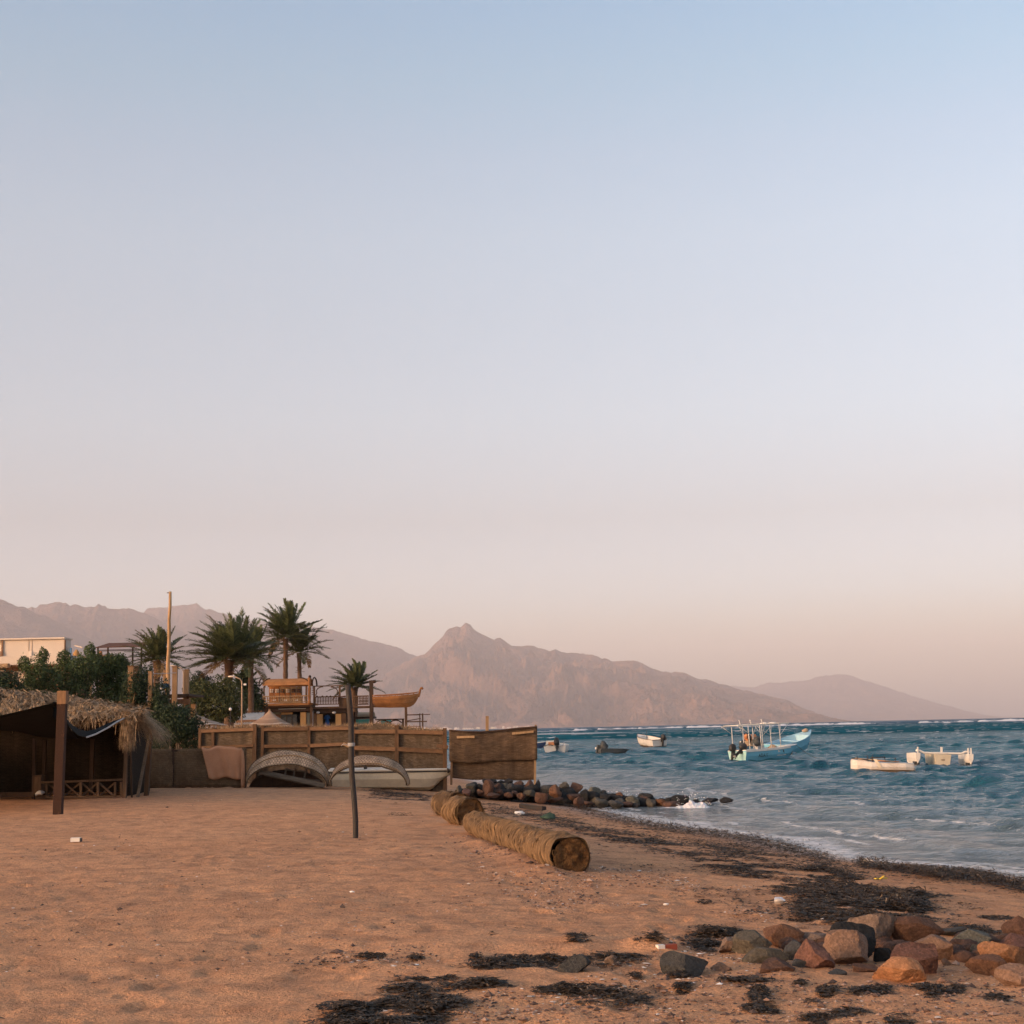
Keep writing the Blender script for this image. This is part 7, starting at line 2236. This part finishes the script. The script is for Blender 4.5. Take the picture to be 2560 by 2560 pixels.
def palm(crown_px, Y, r_px, trunk_px, label, seed, n=44, wind=(-.35, .05, 0.02), thick=.19, dry=2, squash=1.0, leafk=1.0, skirt=0):
    R = random.Random(seed)
    c = P(crown_px[0], crown_px[1], Y); b = P(trunk_px[0], trunk_px[1], Y); b = Vector((b.x, Y, 0))
    root = thing('palm_tree', b, label, 'palm', 'date palms behind the fence')
    Lf = r_px / F * Y * 1.12
    pts, rad = [], []
    for k in range(26):
        s = k / 25; p = b + (c - b) * s; p.x += (c.x - b.x) * .35 * math.sin(math.pi * s) * .6
        pts.append(p); rad.append(thick * (1.15 - .25 * s + (.25 if s > .93 else 0)) * (1 + (.10 if k % 2 else -.04)))
    mb = MB(); mb.tube(pts, rad, 10); tk = mb.build('trunk', M_TRUNK, root)
    if skirt:
        sk = MB()
        for i in range(skirt):
            a = R.uniform(0, 6.28); s = R.uniform(.80, .99); p = b + (c - b) * s; dr = Vector((math.cos(a), math.sin(a), -.2 + R.random() * .7))
            q = p + dr * (thick + .22); sk.beam(p + dr * thick * .8, q, .05, .03)
        sk.build('leaf_stubs', M_TRUNK, tk, kind='stuff')
    for i in range(n):
        a = i * 2.39996 + R.uniform(-.2, .2); el = math.radians(88 - 104 * (i / n) ** .9 + R.uniform(-8, 8))
        d = (math.cos(a) * math.cos(el), math.sin(a) * math.cos(el), math.sin(el) * squash)
        L_ = Lf * R.uniform(.8, 1.08) * (.82 if i < 7 else 1)
        isdry = i >= n - dry
        frond_mesh('frond', c + Vector((math.cos(a) * .08, math.sin(a) * .08, .1)), d, L_, R.uniform(.25, .6) + (.5 if isdry else 0), wind, M_PALMDRY if (isdry or (dry and i == 9)) else M_PALM, root, seed * 100 + i, leaf=Lf * .195 * leafk, width=.066 * Y / 100)
    return root


palm((393, 1652), 104, 86, (384, 1840), 'left palm with feathery fronds behind the tall mast', 1, n=46, thick=.24)
palm((572, 1650), 96, 108, (571, 1840), 'fullest, bushiest palm, wind-swept and tinged with yellow', 2, n=92, wind=(-.5, .05, .16), thick=.27, dry=3, leafk=1.15, skirt=30)
palm((627, 1645), 108, 80, (630, 1840), 'dark palm squeezed between the bushiest palm and the tallest', 3, n=42, thick=.20)
palm((714, 1596), 126, 92, (713, 1842), 'tallest palm with a straight trunk behind the terrace house', 4, n=50, wind=(-.30, .05, .1), thick=.20, skirt=20)
palm((748, 1632), 130, 78, (758, 1842), 'slender palm with a curving trunk right of the tallest palm', 5, n=34, wind=(-.18, .05, .05), thick=.19, skirt=24)
palm((886, 1718), 140, 66, (888, 1842), 'small wind-blown palm above the gallery, left of the ship', 6, n=44, wind=(-.5, .05, .18), thick=.30, dry=1)
palm((612, 1716), 112, 52, (612, 1842), 'low young palm showing its fronds right of the street lamp', 7, n=18, wind=(-.1, 0, 0), thick=.18, dry=0)


def leaf_cloud(name, blobs, m, root, seed, leaf=(.09, .035), fill=.5):
    """blobs: (x,y,z,rx,ry,rz,count); many small leaves through the volume, thicker near the skin"""
    R = np.random.RandomState(seed); VV, TT = [], []
    for (x, y, z, rx, ry, rz, cnt) in blobs:
        u = R.normal(size=(cnt, 3)); u /= np.linalg.norm(u, axis=1)[:, None]
        rr = 1 - np.abs(R.normal(0, .28, cnt)); rr = np.clip(rr, .15, 1.05)
        lump = 1 + .28 * noise3(u * 2.3 + seed, seed) + .2 * noise3(u * 5.5 + seed, seed + 1)
        p = u * (rr * lump)[:, None] * np.array((rx, ry, rz)) + np.array((x, y, z))
        nrm = u * .6 + R.normal(0, .6, (cnt, 3)) + np.array((0, 0, .3)); nrm /= np.linalg.norm(nrm, axis=1)[:, None]
        t = np.cross(nrm, R.normal(size=(cnt, 3))); t /= np.linalg.norm(t, axis=1)[:, None]; s = np.cross(nrm, t)
        L_ = leaf[0] * R.uniform(.6, 1.3, cnt)[:, None]; W = leaf[1] * R.uniform(.7, 1.3, cnt)[:, None]
        q = np.stack([p - t * L_ * .5, p + s * W * .5 + nrm * L_ * .06, p + t * L_ * .5, p - s * W * .5 + nrm * L_ * .06], 1)
        VV.append(q.reshape(-1, 3)); TT.append(np.repeat(np.clip(R.normal(.5, .28, cnt) + .15 * u[:, 2], 0, 1), 4))
    V = np.concatenate(VV); F4 = np.arange(len(V)).reshape(-1, 4)
    return np_mesh(name, V, F4, m, smooth=False, attrs={'tone': np.concatenate(TT)}, parent=root)


def bush(blobs_px, Y, m, label, seed, dens=1.0, leaf=(.10, .04), cat='bush', name='leafy_bush', stems=5):
    R = random.Random(seed); bl = []
    cx = sum(b[0] for b in blobs_px) / len(blobs_px)
    base = P(cx, 1842, Y); root = thing(name, (base.x, Y, 0), label, cat)
    k = Y / F
    for (px, py, rx, ry) in blobs_px:
        dy = R.uniform(-.5, .5); p = P(px, py, Y + dy)
        A = rx * ry * k * k
        bl.append((p.x, p.y, p.z, rx * k, max(rx, ry) * k * .9, ry * k, int(8200 * A * dens * (.09 / leaf[0]) ** 2) + 60))
    leaf_cloud('foliage', bl, m, root, seed, leaf)
    for i in range(stems):
        b = bl[i % len(bl)]
        mb = MB(); x0 = base.x + (b[0] - base.x) * .4
        mb.tube([(x0, Y, -.05), ((x0 + b[0]) / 2 + .1, Y, b[2] * .4), (b[0], b[1], b[2])], [.06, .045, .02], 6); mb.build('stem', M_STEM, root)
    return root


bush([(95, 1690, 38, 48), (75, 1740, 40, 45), (108, 1640, 14, 22), (60, 1660, 16, 22), (130, 1720, 34, 50)], 52, M_BUSH, 'leafy bush with pointed tips in front of the white building', 1, leaf=(.13, .045), dens=1.1)
bush([(170, 1682, 40, 46), (160, 1645, 16, 22), (190, 1740, 45, 45), (212, 1672, 38, 42), (225, 1630, 14, 24), (140, 1770, 40, 30)], 53, M_BUSH, 'tall green bush between the white building and the brown canopy', 2, leaf=(.13, .045), dens=1.1)
bush([(255, 1682, 38, 44), (292, 1690, 36, 46), (315, 1700, 24, 44), (264, 1658, 26, 24), (238, 1656, 20, 26), (290, 1656, 22, 22), (270, 1750, 45, 45), (310, 1750, 40, 50), (300, 1660, 24, 26)], 54, M_BUSH, 'green bush under the brown canopy, left of the post pair', 3, leaf=(.12, .045), dens=1.1)
bush([(345, 1715, 30, 50), (400, 1740, 26, 40), (360, 1770, 44, 50), (330, 1740, 34, 50), (390, 1790, 36, 40), (335, 1790, 40, 36), (368, 1690, 16, 26)], 51.5, M_BUSHD, 'dark bush below the wooden posts and platform', 4, leaf=(.11, .04), dens=1.1)
bush([(445, 1812, 58, 44), (478, 1840, 46, 42), (420, 1800, 46, 44), (410, 1850, 42, 36), (440, 1785, 34, 22)], 49.3, M_BUSHD, 'dense dark round bush right behind the low reed fence', 5, leaf=(.10, .04), dens=1.3)
bush([(20, 1715, 38, 36), (-30, 1710, 50, 45), (50, 1745, 34, 26), (0, 1745, 40, 30)], 50, M_BUSHD, 'dark bush at the left edge above the thatch', 6, leaf=(.10, .04), dens=1.1)
bush([(510, 1740, 40, 40), (545, 1765, 46, 40), (560, 1725, 34, 36), (490, 1770, 34, 34), (590, 1760, 30, 44)], 86, M_TREE, 'broad tree with yellowish leaves under the bushiest palm', 7, leaf=(.17, .08), dens=1.2, cat='tree', name='broad_tree')
bush([(500, 1715, 30, 36), (485, 1745, 26, 40)], 98, M_BUSHD, 'dark narrow tree left of the yellowish broad tree', 8, leaf=(.17, .08), dens=1.3, cat='tree', name='broad_tree')
bush([(625, 1735, 28, 34), (640, 1760, 24, 26), (610, 1700, 24, 26), (560, 1795, 40, 24)], 110, M_BUSHD, 'dark tree filling the gap between lamp and terrace house', 9, leaf=(.2, .09), dens=1.3, cat='tree', name='broad_tree')
# ------------------------------------------------------------------ seaweed, grit and litter on the sand
def GGv(px, py):
    """ground points for arrays of pixels"""
    px = np.asarray(px, float); py = np.asarray(py, float)
    f, r, u = np.array(_f), np.array(_r), np.array(_u)
    d = f[None] + r[None] * ((px - 1280) / F)[:, None] + u[None] * ((1280 - py) / F)[:, None]
    z = np.full(len(px), -.2)
    for _ in range(9):
        t = (z - CAM.z) / d[:, 2]; x = d[:, 0] * t; y = d[:, 1] * t
        z = .5 * z + .5 * ground(x, y)
    D = shore_dist(x, y)
    return x, y, ground(x, y) + sand_relief(x, y, D)


def in_poly(px, py, poly):
    c = np.zeros(len(px), bool); n = len(poly)
    for i in range(n):
        x0, y0 = poly[i]; x1, y1 = poly[(i + 1) % n]
        if y0 == y1: continue
        k = ((y0 > py) != (y1 > py)) & (px < (x1 - x0) * (py - y0) / (y1 - y0) + x0)
        c ^= k
    return c


def band(line, w):
    """polygon of a band along a pixel line"""
    up = [(x, y - w) for x, y in line]; dn = [(x, y + w) for x, y in reversed(line)]
    return up + dn


def seaweed():
    R = np.random.RandomState(9)
    Z = []   # polygon, points, threshold, mound height, strand length
    Z.append((band([(1415, 2008), (1500, 2036), (1590, 2056), (1700, 2076), (1790, 2088), (1900, 2104), (2000, 2130), (2080, 2156)], 9), 17000, -.8, .13, .10))
    Z.append((band([(2150, 2157), (2260, 2178), (2330, 2190), (2420, 2192), (2500, 2206), (2580, 2222)], 8), 10000, -.7, .12, .10))
    Z.append(([(1720, 2120), (1850, 2108), (2000, 2142), (2100, 2180), (2200, 2215), (2330, 2240), (2335, 2290), (2250, 2325), (2080, 2330), (1990, 2290), (2000, 2240), (1850, 2190), (1740, 2160)], 25000, -.12, .05, .09))
    Z.append((band([(2010, 2195), (2100, 2205), (2200, 2235), (2310, 2262)], 24), 11000, -.3, .10, .10))
    Z.append((band([(1205, 2012), (1300, 2036), (1400, 2054), (1500, 2086), (1620, 2108), (1730, 2134)], 12), 13000, -.24, .05, .12))
    Z.append((band([(1400, 2002), (1480, 2030), (1560, 2050), (1660, 2085), (1800, 2120), (1900, 2140)], 8), 4000, -.02, .03, .12))
    Z.append(([(930, 1972), (1010, 1976), (1080, 1992), (1060, 2002), (980, 2000), (930, 1990)], 1700, .0, .05, .2))
    Z.append(([(825, 2570), (860, 2500), (960, 2468), (1010, 2452), (1140, 2478), (1175, 2498), (1100, 2524), (1080, 2570)], 10500, -.12, .06, .075))
    Z.append(([(1000, 2452), (1110, 2438), (1250, 2400), (1400, 2392), (1480, 2398), (1420, 2432), (1300, 2462), (1150, 2472)], 9000, -.1, .06, .075))
    Z.append((band([(1350, 2476), (1430, 2484), (1520, 2488), (1600, 2500), (1620, 2512)], 8), 2600, -.15, .05, .07))
    Z.append((band([(1490, 2402), (1580, 2388), (1650, 2378)], 12), 2600, -.05, .05, .07))
    Z.append(([(1715, 2340), (1800, 2308), (1875, 2328), (1850, 2362), (1760, 2372)], 3200, -.1, .06, .075))
    for (x, y, a, b, n) in [(1895, 2492, 22, 20, 900), (1905, 2516, 48, 14, 1500), (2068, 2480, 24, 14, 800), (2030, 2503, 30, 7, 600), (2130, 2532, 46, 16, 1500), (2060, 2545, 50, 12, 1300), (2348, 2494, 28, 18, 1300), (2318, 2466, 32, 12, 900), (2490, 2496, 32, 12, 800), (2250, 2552, 36, 12, 900), (1860, 2452, 58, 6, 1200), (2000, 2462, 12, 5, 200), (2170, 2476, 14, 5, 200), (1450, 2363, 32, 8, 700), (2390, 2475, 20, 8, 400), (2200, 2478, 22, 8, 400), (2138, 2486, 14, 8, 260), (1800, 2552, 40, 14, 900), (1590, 2440, 14, 6, 200), (1705, 2468, 20, 10, 400), (1730, 2520, 24, 8, 300), (1690, 2545, 40, 8, 500), (2130, 2300, 30, 8, 500), (930, 2387, 34, 5, 320), (905, 2418, 30, 6, 320), (850, 2445, 26, 7, 260), (1010, 2520, 30, 8, 300), (1000, 2035, 34, 5, 260), (1040, 2392, 20, 5, 180), (1190, 2392, 16, 5, 160), (1230, 2335, 12, 4, 100), (1700, 2440, 30, 6, 300), (2420, 2325, 60, 12, 1100), (2500, 2288, 50, 9, 900), (2440, 2262, 60, 6, 700), (2380, 2230, 50, 5, 500), (2250, 2270, 50, 7, 700), (1975, 2225, 50, 12, 900), (1990, 2310, 40, 16, 900), (2090, 2345, 30, 12, 700), (1760, 2255, 20, 6, 200), (1400, 2150, 16, 6, 120), (2335, 2172, 30, 7, 500), (2430, 2176, 12, 4, 160), (2545, 2178, 26, 9, 500)]:
        t = np.linspace(0, 2 * math.pi, 14)
        Z.append(([(x + a * math.cos(q), y + b * math.sin(q)) for q in t], int(n * .6), -.12, .03, .06))
    # thin scatter all over the upper wrack zone
    Z.append(([(2080, 2195), (2560, 2235), (2560, 2420), (2400, 2330), (2300, 2250)], 3000, .22, .02, .09))
    Z.append(([(1500, 2110), (1800, 2180), (2000, 2300), (1800, 2330), (1560, 2200)], 1500, .15, .02, .07))
    Z.append(([(1280, 2480), (2560, 2470), (2560, 2560), (1280, 2560)], 1500, .25, .02, .06))
    Z.append(([(700, 2380), (1000, 2400), (1000, 2560), (780, 2560)], 700, .2, .015, .05))
    Z.append(([(0, 2050), (900, 2000), (1400, 2250), (1300, 2400), (0, 2540)], 420, .1, .01, .05))
    VV, TT = [], []
    for poly, n, th, mh, sl in Z:
        xs = [p[0] for p in poly]; ys = [p[1] for p in poly]
        n = int(n * 1.25); px = R.uniform(min(xs), max(xs), n * 3); py = R.uniform(min(ys), max(ys), n * 3)
        k = in_poly(px, py, poly); px, py = px[k][:n], py[k][:n]
        if not len(px): continue
        fz = R.rand(len(px)) < .35
        kz = min(1, (max(xs) - min(xs)) / 260); px = px + R.normal(0, 9, len(px)) * (1 + fz * 3) * kz; py = py + R.normal(0, 2.6, len(px)) * (1 + fz * 2.5) * kz
        x, y, z = GGv(px, py)
        nz = fbm(x * .9, y * 1.5, 201, 4) + .5 * fbm(x * 4, y * 4, 202, 3)
        keep = nz > th + R.normal(0, .10, len(x))
        x, y, z, nz = x[keep], y[keep], z[keep], nz[keep]
        m = len(x)
        if not m: continue
        lift = np.clip(nz - th, 0, .6) / .6 * mh * R.rand(m)
        a = R.uniform(0, 2 * math.pi, m); L_ = sl * np.clip(np.exp(R.normal(-.45, .55, m)),   .2, 1.4); W = np.minimum(L_ * R.uniform(.05, .2, m), .006 + .0005 * y); mh = mh * .22
        dx, dy = np.cos(a), np.sin(a); sx, sy = -dy, dx
        b = R.normal(0, .35, m)
        p0 = np.stack([x - dx * L_ / 2, y - dy * L_ / 2, z + lift + .002], 1)
        p1 = np.stack([x + sx * b * L_ * .5, y + sy * b * L_ * .5, z + lift + .004 + R.rand(m) * .006], 1)
        p2 = np.stack([x + dx * L_ / 2, y + dy * L_ / 2, z + lift * R.uniform(.6, 1, m) + .003], 1)
        s = np.stack([sx * W / 2, sy * W / 2, R.normal(0, .15, m) * W], 1)
        q = np.stack([p0 - s * .5, p0 + s * .5, p1 + s, p1 - s, p1 - s, p1 + s, p2 + s * .3, p2 - s * .3], 1)
        VV.append(q.reshape(-1, 3)); TT.append(np.repeat(R.rand(m), 8))
        # flat matted flakes under the strands
        e = np.where(nz > th + .06)[0]; e = e[R.rand(len(e)) < .5]; c = len(e)
        if c:
            a = R.uniform(0, 6.28, c); l2 = sl * R.uniform(.25, .75, c); w2 = l2 * R.uniform(.35, .8, c)
            ux, uy = np.cos(a), np.sin(a); zz = z[e] + lift[e] * .7 + .004
            pts = []
            for (du, dw) in ((-.5, -.3), (.1, -.55), (.55, .1), (-.1, .5)):
                uu, ww = l2 * (du + R.normal(0, .1, c)), w2 * (dw + R.normal(0, .1, c))
                pts.append(np.stack([x[e] + ux * uu - uy * ww, y[e] + uy * uu + ux * ww, zz + R.rand(c) * .012], 1))
            VV.append(np.stack(pts, 1).reshape(-1, 3)); TT.append(np.repeat(R.rand(c) * .7, 4))
    V = np.concatenate(VV); T = np.concatenate(TT)
    m = NT('dry_black_seaweed'); t = m.attr('tone')
    n = m.noise(m.coord('Object'), 1.3, 4, .6)
    col = m.ramp(t, [(0, (.016, .012, .008)), (.4, (.036, .025, .016)), (.7, (.066, .042, .024)), (.9, (.12, .075, .04)), (1, (.27, .19, .12))])
    col = m.mix(.5, col, m.ramp(n, [(.3, .7), (.7, 1.3)]), 'MULTIPLY')
    m.set(Base_Color=col, Roughness=.7); m.p.inputs['Specular IOR Level'].default_value = .3
    np_mesh('seaweed_wrack', V, np.arange(len(V)).reshape(-1, 4), m.m, kind='stuff', label='black dried seaweed washed up in lines along the beach', smooth=False, attrs={'tone': T})


seaweed()


def grit():
    R = np.random.RandomState(19)
    oct_v = np.array([(1, 0, 0), (-1, 0, 0), (0, 1, 0), (0, -1, 0), (0, 0, 1), (0, 0, -1)], float)
    oct_f = np.array([(0, 2, 4), (2, 1, 4), (1, 3, 4), (3, 0, 4), (2, 0, 5), (1, 2, 5), (3, 1, 5), (0, 3, 5)])
    def lay(name, zones, m, size, label, flat=.6):
        VV, FF, TT, off = [], [], [], 0
        for poly, n, th in zones:
            xs = [p[0] for p in poly]; ys = [p[1] for p in poly]
            px = R.uniform(min(xs), max(xs), n * 2); py = R.uniform(min(ys), max(ys), n * 2)
            k = in_poly(px, py, poly); x, y, z = GGv(px[k][:n], py[k][:n])
            keep = (fbm(x * .8, y * .8, 301, 4) > th) & (shore_dist(x, y) > .3)
            x, y, z = x[keep], y[keep], z[keep]; c = len(x)
            if not c: continue
            s = size * np.exp(R.normal(0, .5, c)); s = s * (1 + np.maximum(0, y - 14) * .012)
            rot = R.uniform(0, 6.28, c); ca, sa = np.cos(rot), np.sin(rot)
            v = oct_v[None] * np.stack([s, s * R.uniform(.5, 1, c), s * flat * R.uniform(.5, 1, c)], 1)[:, None, :] * (1 + R.normal(0, .12, (c, 6, 1)))
            vx = v[..., 0] * ca[:, None] - v[..., 1] * sa[:, None] + x[:, None]; vy = v[..., 0] * sa[:, None] + v[..., 1] * ca[:, None] + y[:, None]; vz = v[..., 2] + (z + s * .15)[:, None]
            VV.append(np.stack([vx, vy, vz], -1).reshape(-1, 3)); FF.append((oct_f[None] + (np.arange(c) * 6)[:, None, None] + off).reshape(-1, 3)); off += c * 6; TT.append(np.repeat(R.rand(c), 6))
        np_mesh(name, np.concatenate(VV), np.concatenate(FF), m, kind='stuff', label=label, smooth=False, attrs={'tone': np.concatenate(TT)})
    mp = NT('beach_pebbles'); mp.set(Base_Color=mp.ramp(mp.attr('tone'), [(0, (.05, .035, .03)), (.4, (.14, .08, .055)), (.75, (.30, .17, .11)), (1, (.36, .25, .19))]), Roughness=.85)
    ms = NT('shell_fragments'); ms.set(Base_Color=ms.ramp(ms.attr('tone'), [(0, (.42, .33, .26)), (.7, (.62, .55, .48)), (1, (.8, .77, .73))]), Roughness=.6)
    allz = [(0, 2000), (1150, 1985), (1750, 2120), (2300, 2260), (2560, 2300), (2560, 2560), (0, 2560)]
    gz1 = [(1080, 2080), (1300, 2100), (1700, 2180), (1950, 2300), (1780, 2360), (1500, 2330), (1250, 2230)]
    lay('beach_pebbles', [(allz, 4200, .02), (gz1, 5200, -.12), ([(780, 2360), (1750, 2360), (2560, 2420), (2560, 2560), (780, 2560)], 3200, -.1)], mp.m, .0095, 'small dark and reddish pebbles scattered on the sand')
    lay('shell_fragments', [(allz, 900, .0), (gz1, 1100, -.1), ([(820, 2400), (1700, 2380), (1900, 2150), (2300, 2250), (2100, 2400), (1200, 2560), (820, 2560)], 1100, -.2)], ms.m, .0085, 'pale shell fragments scattered on the sand', flat=.35)


grit()


def litter():
    def base(px, py): g = GG(px, py); return g
    def wpx(px, Y): return px / F * Y
    # small white packet on the left
    g = base(189, 2105); r = thing('white_packet', g, 'small white packet lying alone on the left sand', 'litter')
    w = wpx(22, g.y); MB().box(g + Vector((0, 0, .035)), (w, .1, .06), Matrix.Rotation(.1, 3, 'Z')).build('packet_body', M_WHITE, r)
    MB().box(g + Vector((w / 2 + .012, 0, .03)), (.02, .08, .05)).build('packet_end', M_BLACK, r)
    # white bottle in the weed by the logs
    g = base(1299, 2040); r = thing('white_bottle', g, 'white plastic bottle in the seaweed beside the palm logs', 'bottle')
    w = wpx(24, g.y); d = Vector((1, .15, 0)).normalized()
    MB().tube([g + d * (-w / 2) + Vector((0, 0, .05)), g + d * (-w * .45) + Vector((0, 0, .05)), g + d * (w * .3) + Vector((0, 0, .055)), g + d * (w * .42) + Vector((0, 0, .055)), g + d * (w * .5) + Vector((0, 0, .055))], [.035, .055, .055, .025, .022], 10).build('bottle_body', M_LAMPWHITE, r)
    MB().tube([g + d * (w * .5) + Vector((0, 0, .055)), g + d * (w * .56) + Vector((0, 0, .055))], .024, 8).build('cap', M_STEEL, r)
    # red and white packet beside the dark stone
    g = base(1662, 2377); r = thing('cigarette_packet', g, 'red and white packet with printed end beside the blue black stone', 'packet')
    Rz = Matrix.Rotation(math.radians(20), 3, 'Z'); s = wpx(19, g.y)
    MB().box(g + Vector((.035, .03, s * .38)), (s * 1.9, s * .8, s * .7), Rz).build('packet_body', mat_paint('faded_red_card', (.28, .06, .03), rough=.7), r)
    MB().box(g + Rz @ Vector((-s * .62, -.005, 0)) + Vector((.0, .02, s * .38)), (s * .95, s * .86, s * .76), Rz).build('white_end', M_WHITE, r)
    c = g + Rz @ Vector((-s * .62, -s * .44, 0)) + Vector((0, .02, s * .38))
    MB().box(c + Rz @ Vector((s * .2, -.002, 0)), (s * .22, .004, s * .42), Rz).build('print_block', M_DARKRUB, r); MB().box(c + Rz @ Vector((-s * .18, -.002, .01)), (s * .16, .004, s * .16), Rz).build('print_dot', mat_paint('brown_print', (.2, .09, .06)), r)
    # dark plank
    a, b = base(1303, 2020), base(1360, 2027); r = thing('dark_plank', (a + b) / 2, 'dark wet plank lying on the sand between log and breakwater', 'plank')
    MB().beam(a + Vector((0, 0, .05)), b + Vector((0, 0, .06)), .14, .1, jit=.012).build('board', M_DARKIRON, r)
    # green net ball
    g = base(1370, 2052); v, f = ico(3); q = v * np.array((.15, .12, .1)) * (1 + .4 * noise3(v * 3, 2))[:, None] + np.array(g + Vector((0, 0, .05)))
    np_mesh('net_ball', q, f, mat_cloth('green_fishing_net', (.06, .10, .075)), loc=g, label='clump of faded green fishing net in the seaweed', cat='net')
    # plastic bottle
    g = base(1950, 2262); r = thing('plastic_bottle', g, 'clear plastic bottle on the sand above the near boulder heap', 'bottle')
    d = Vector((1, -.2, 0)).normalized(); w = wpx(26, g.y)
    m = NT('cloudy_plastic'); m.set(Base_Color=(.62, .56, .5), Roughness=.25); m.p.inputs['Transmission Weight'].default_value = .6
    MB().tube([g + d * (w * k) + Vector((0, 0, .035)) for k in (-.5, -.45, .2, .38, .5)], [.02, .036, .036, .015, .013], 10).build('bottle_body', m.m, r)
    # yellow strip
    a, b = base(2190, 2236), base(2218, 2234); r = thing('yellow_strip', a, 'bright yellow plastic strip on the black seaweed', 'litter')
    MB().beam(a + Vector((0, 0, .16)), b + Vector((0, 0, .16)), .025, .012).build('strip', mat_paint('yellow_plastic', (.65, .45, .03)), r)
    MB().beam(a + Vector((.05, 0, .155)), a + Vector((.09, -.03, .19)), .03, .012).build('torn_end', mat_paint('yellow_plastic_end', (.6, .42, .03)), r)
    # striped cloth at the water's edge
    m = NT('black_white_striped_cloth'); uv = m.coord('UV'); sp = m.node('ShaderNodeSeparateXYZ'); m.l.new(uv, sp.inputs[0])
    fr = m.math('FRACT', m.math('MULTIPLY', sp.outputs['X'], 11.0)); m.set(Base_Color=m.mix(m.ramp(fr, [(.48, 0), (.52, 1)]), (.03, .03, .03), (.5, .46, .42)), Roughness=.9)
    a, b = base(2168, 2162), base(2222, 2170); r = thing('striped_cloth', (a + b) / 2, 'black and white striped cloth washed up at the water edge', 'cloth')
    def fn(u, v):
        p = a + (b - a) * u; return Vector((p.x, p.y - .1 + .55 * v, p.z + .015 + .05 * math.sin(math.pi * v) * (1 - .6 * u) + .02 * math.sin(u * 20)))
    mb = MB(); mb.grid(fn, 40, 8, .006); mb.build('cloth_sheet', m.m, r)
    # pale wood chip by the log, foil scraps
    g = base(1203, 2098); r = thing('wood_chip', g, 'pale split wood chip on the sand beside the long log', 'wood chip')
    mb = MB(); mb.add([g + Vector((-.07, -.01, .01)), g + Vector((-.03, -.03, .02)), g + Vector((.08, .0, .10)), g + Vector((.03, .03, .10)), g + Vector((0, .03, 0)), g + Vector((.05, .02, .02))], [(0, 1, 2, 3), (3, 2, 5, 4), (0, 3, 4), (1, 5, 2), (0, 4, 5, 1)], smooth=False); mb.build('chip', M_PALE, r)
    for i, (x, y, lab) in enumerate([(1540, 2155, 'pale torn plastic scrap on the sand right of the long log'), (1665, 2262, 'small white cap on the open sand above the dark stones'), (880, 2231, 'white scrap on the open sand below the dark pole'), (2305, 2460, 'white ring shell beside the bright orange block')]):
        g = base(x, y); v, f = ico(2); s = wpx(7, g.y); q = v * np.array((s, s * .7, s * .35)) * (1 + .3 * noise3(v * 2.5, 40 + i))[:, None] + np.array(g + Vector((0, 0, s * .2)))
        np_mesh('white_scrap', q, f, M_LAMPWHITE, loc=g, label=lab, cat='litter')
    # blue bucket left of the shelter post
    g = base(240, 2012)


litter()
# ------------------------------------------------------------------ the evening haze over the gulf
def make_haze():
    b = MB()
    b.box((0, 13500, 880), (70000, 42000, 1774))
    m = bpy.data.materials.new('haze_air'); m.use_nodes = True
    nt = m.node_tree; nt.nodes.clear()
    o = nt.nodes.new('ShaderNodeOutputMaterial'); v = nt.nodes.new('ShaderNodeVolumePrincipled')
    v.inputs['Color'].default_value = (0.98, 0.94, 1.0, 1)
    v.inputs['Density'].default_value = HAZE
    v.inputs['Anisotropy'].default_value = 0.0
    nt.links.new(v.outputs[0], o.inputs['Volume'])
    h = b.build('haze', m, kind='stuff', label='pale evening haze over the gulf')
    return h


HAZE = 5.6e-5
make_haze()
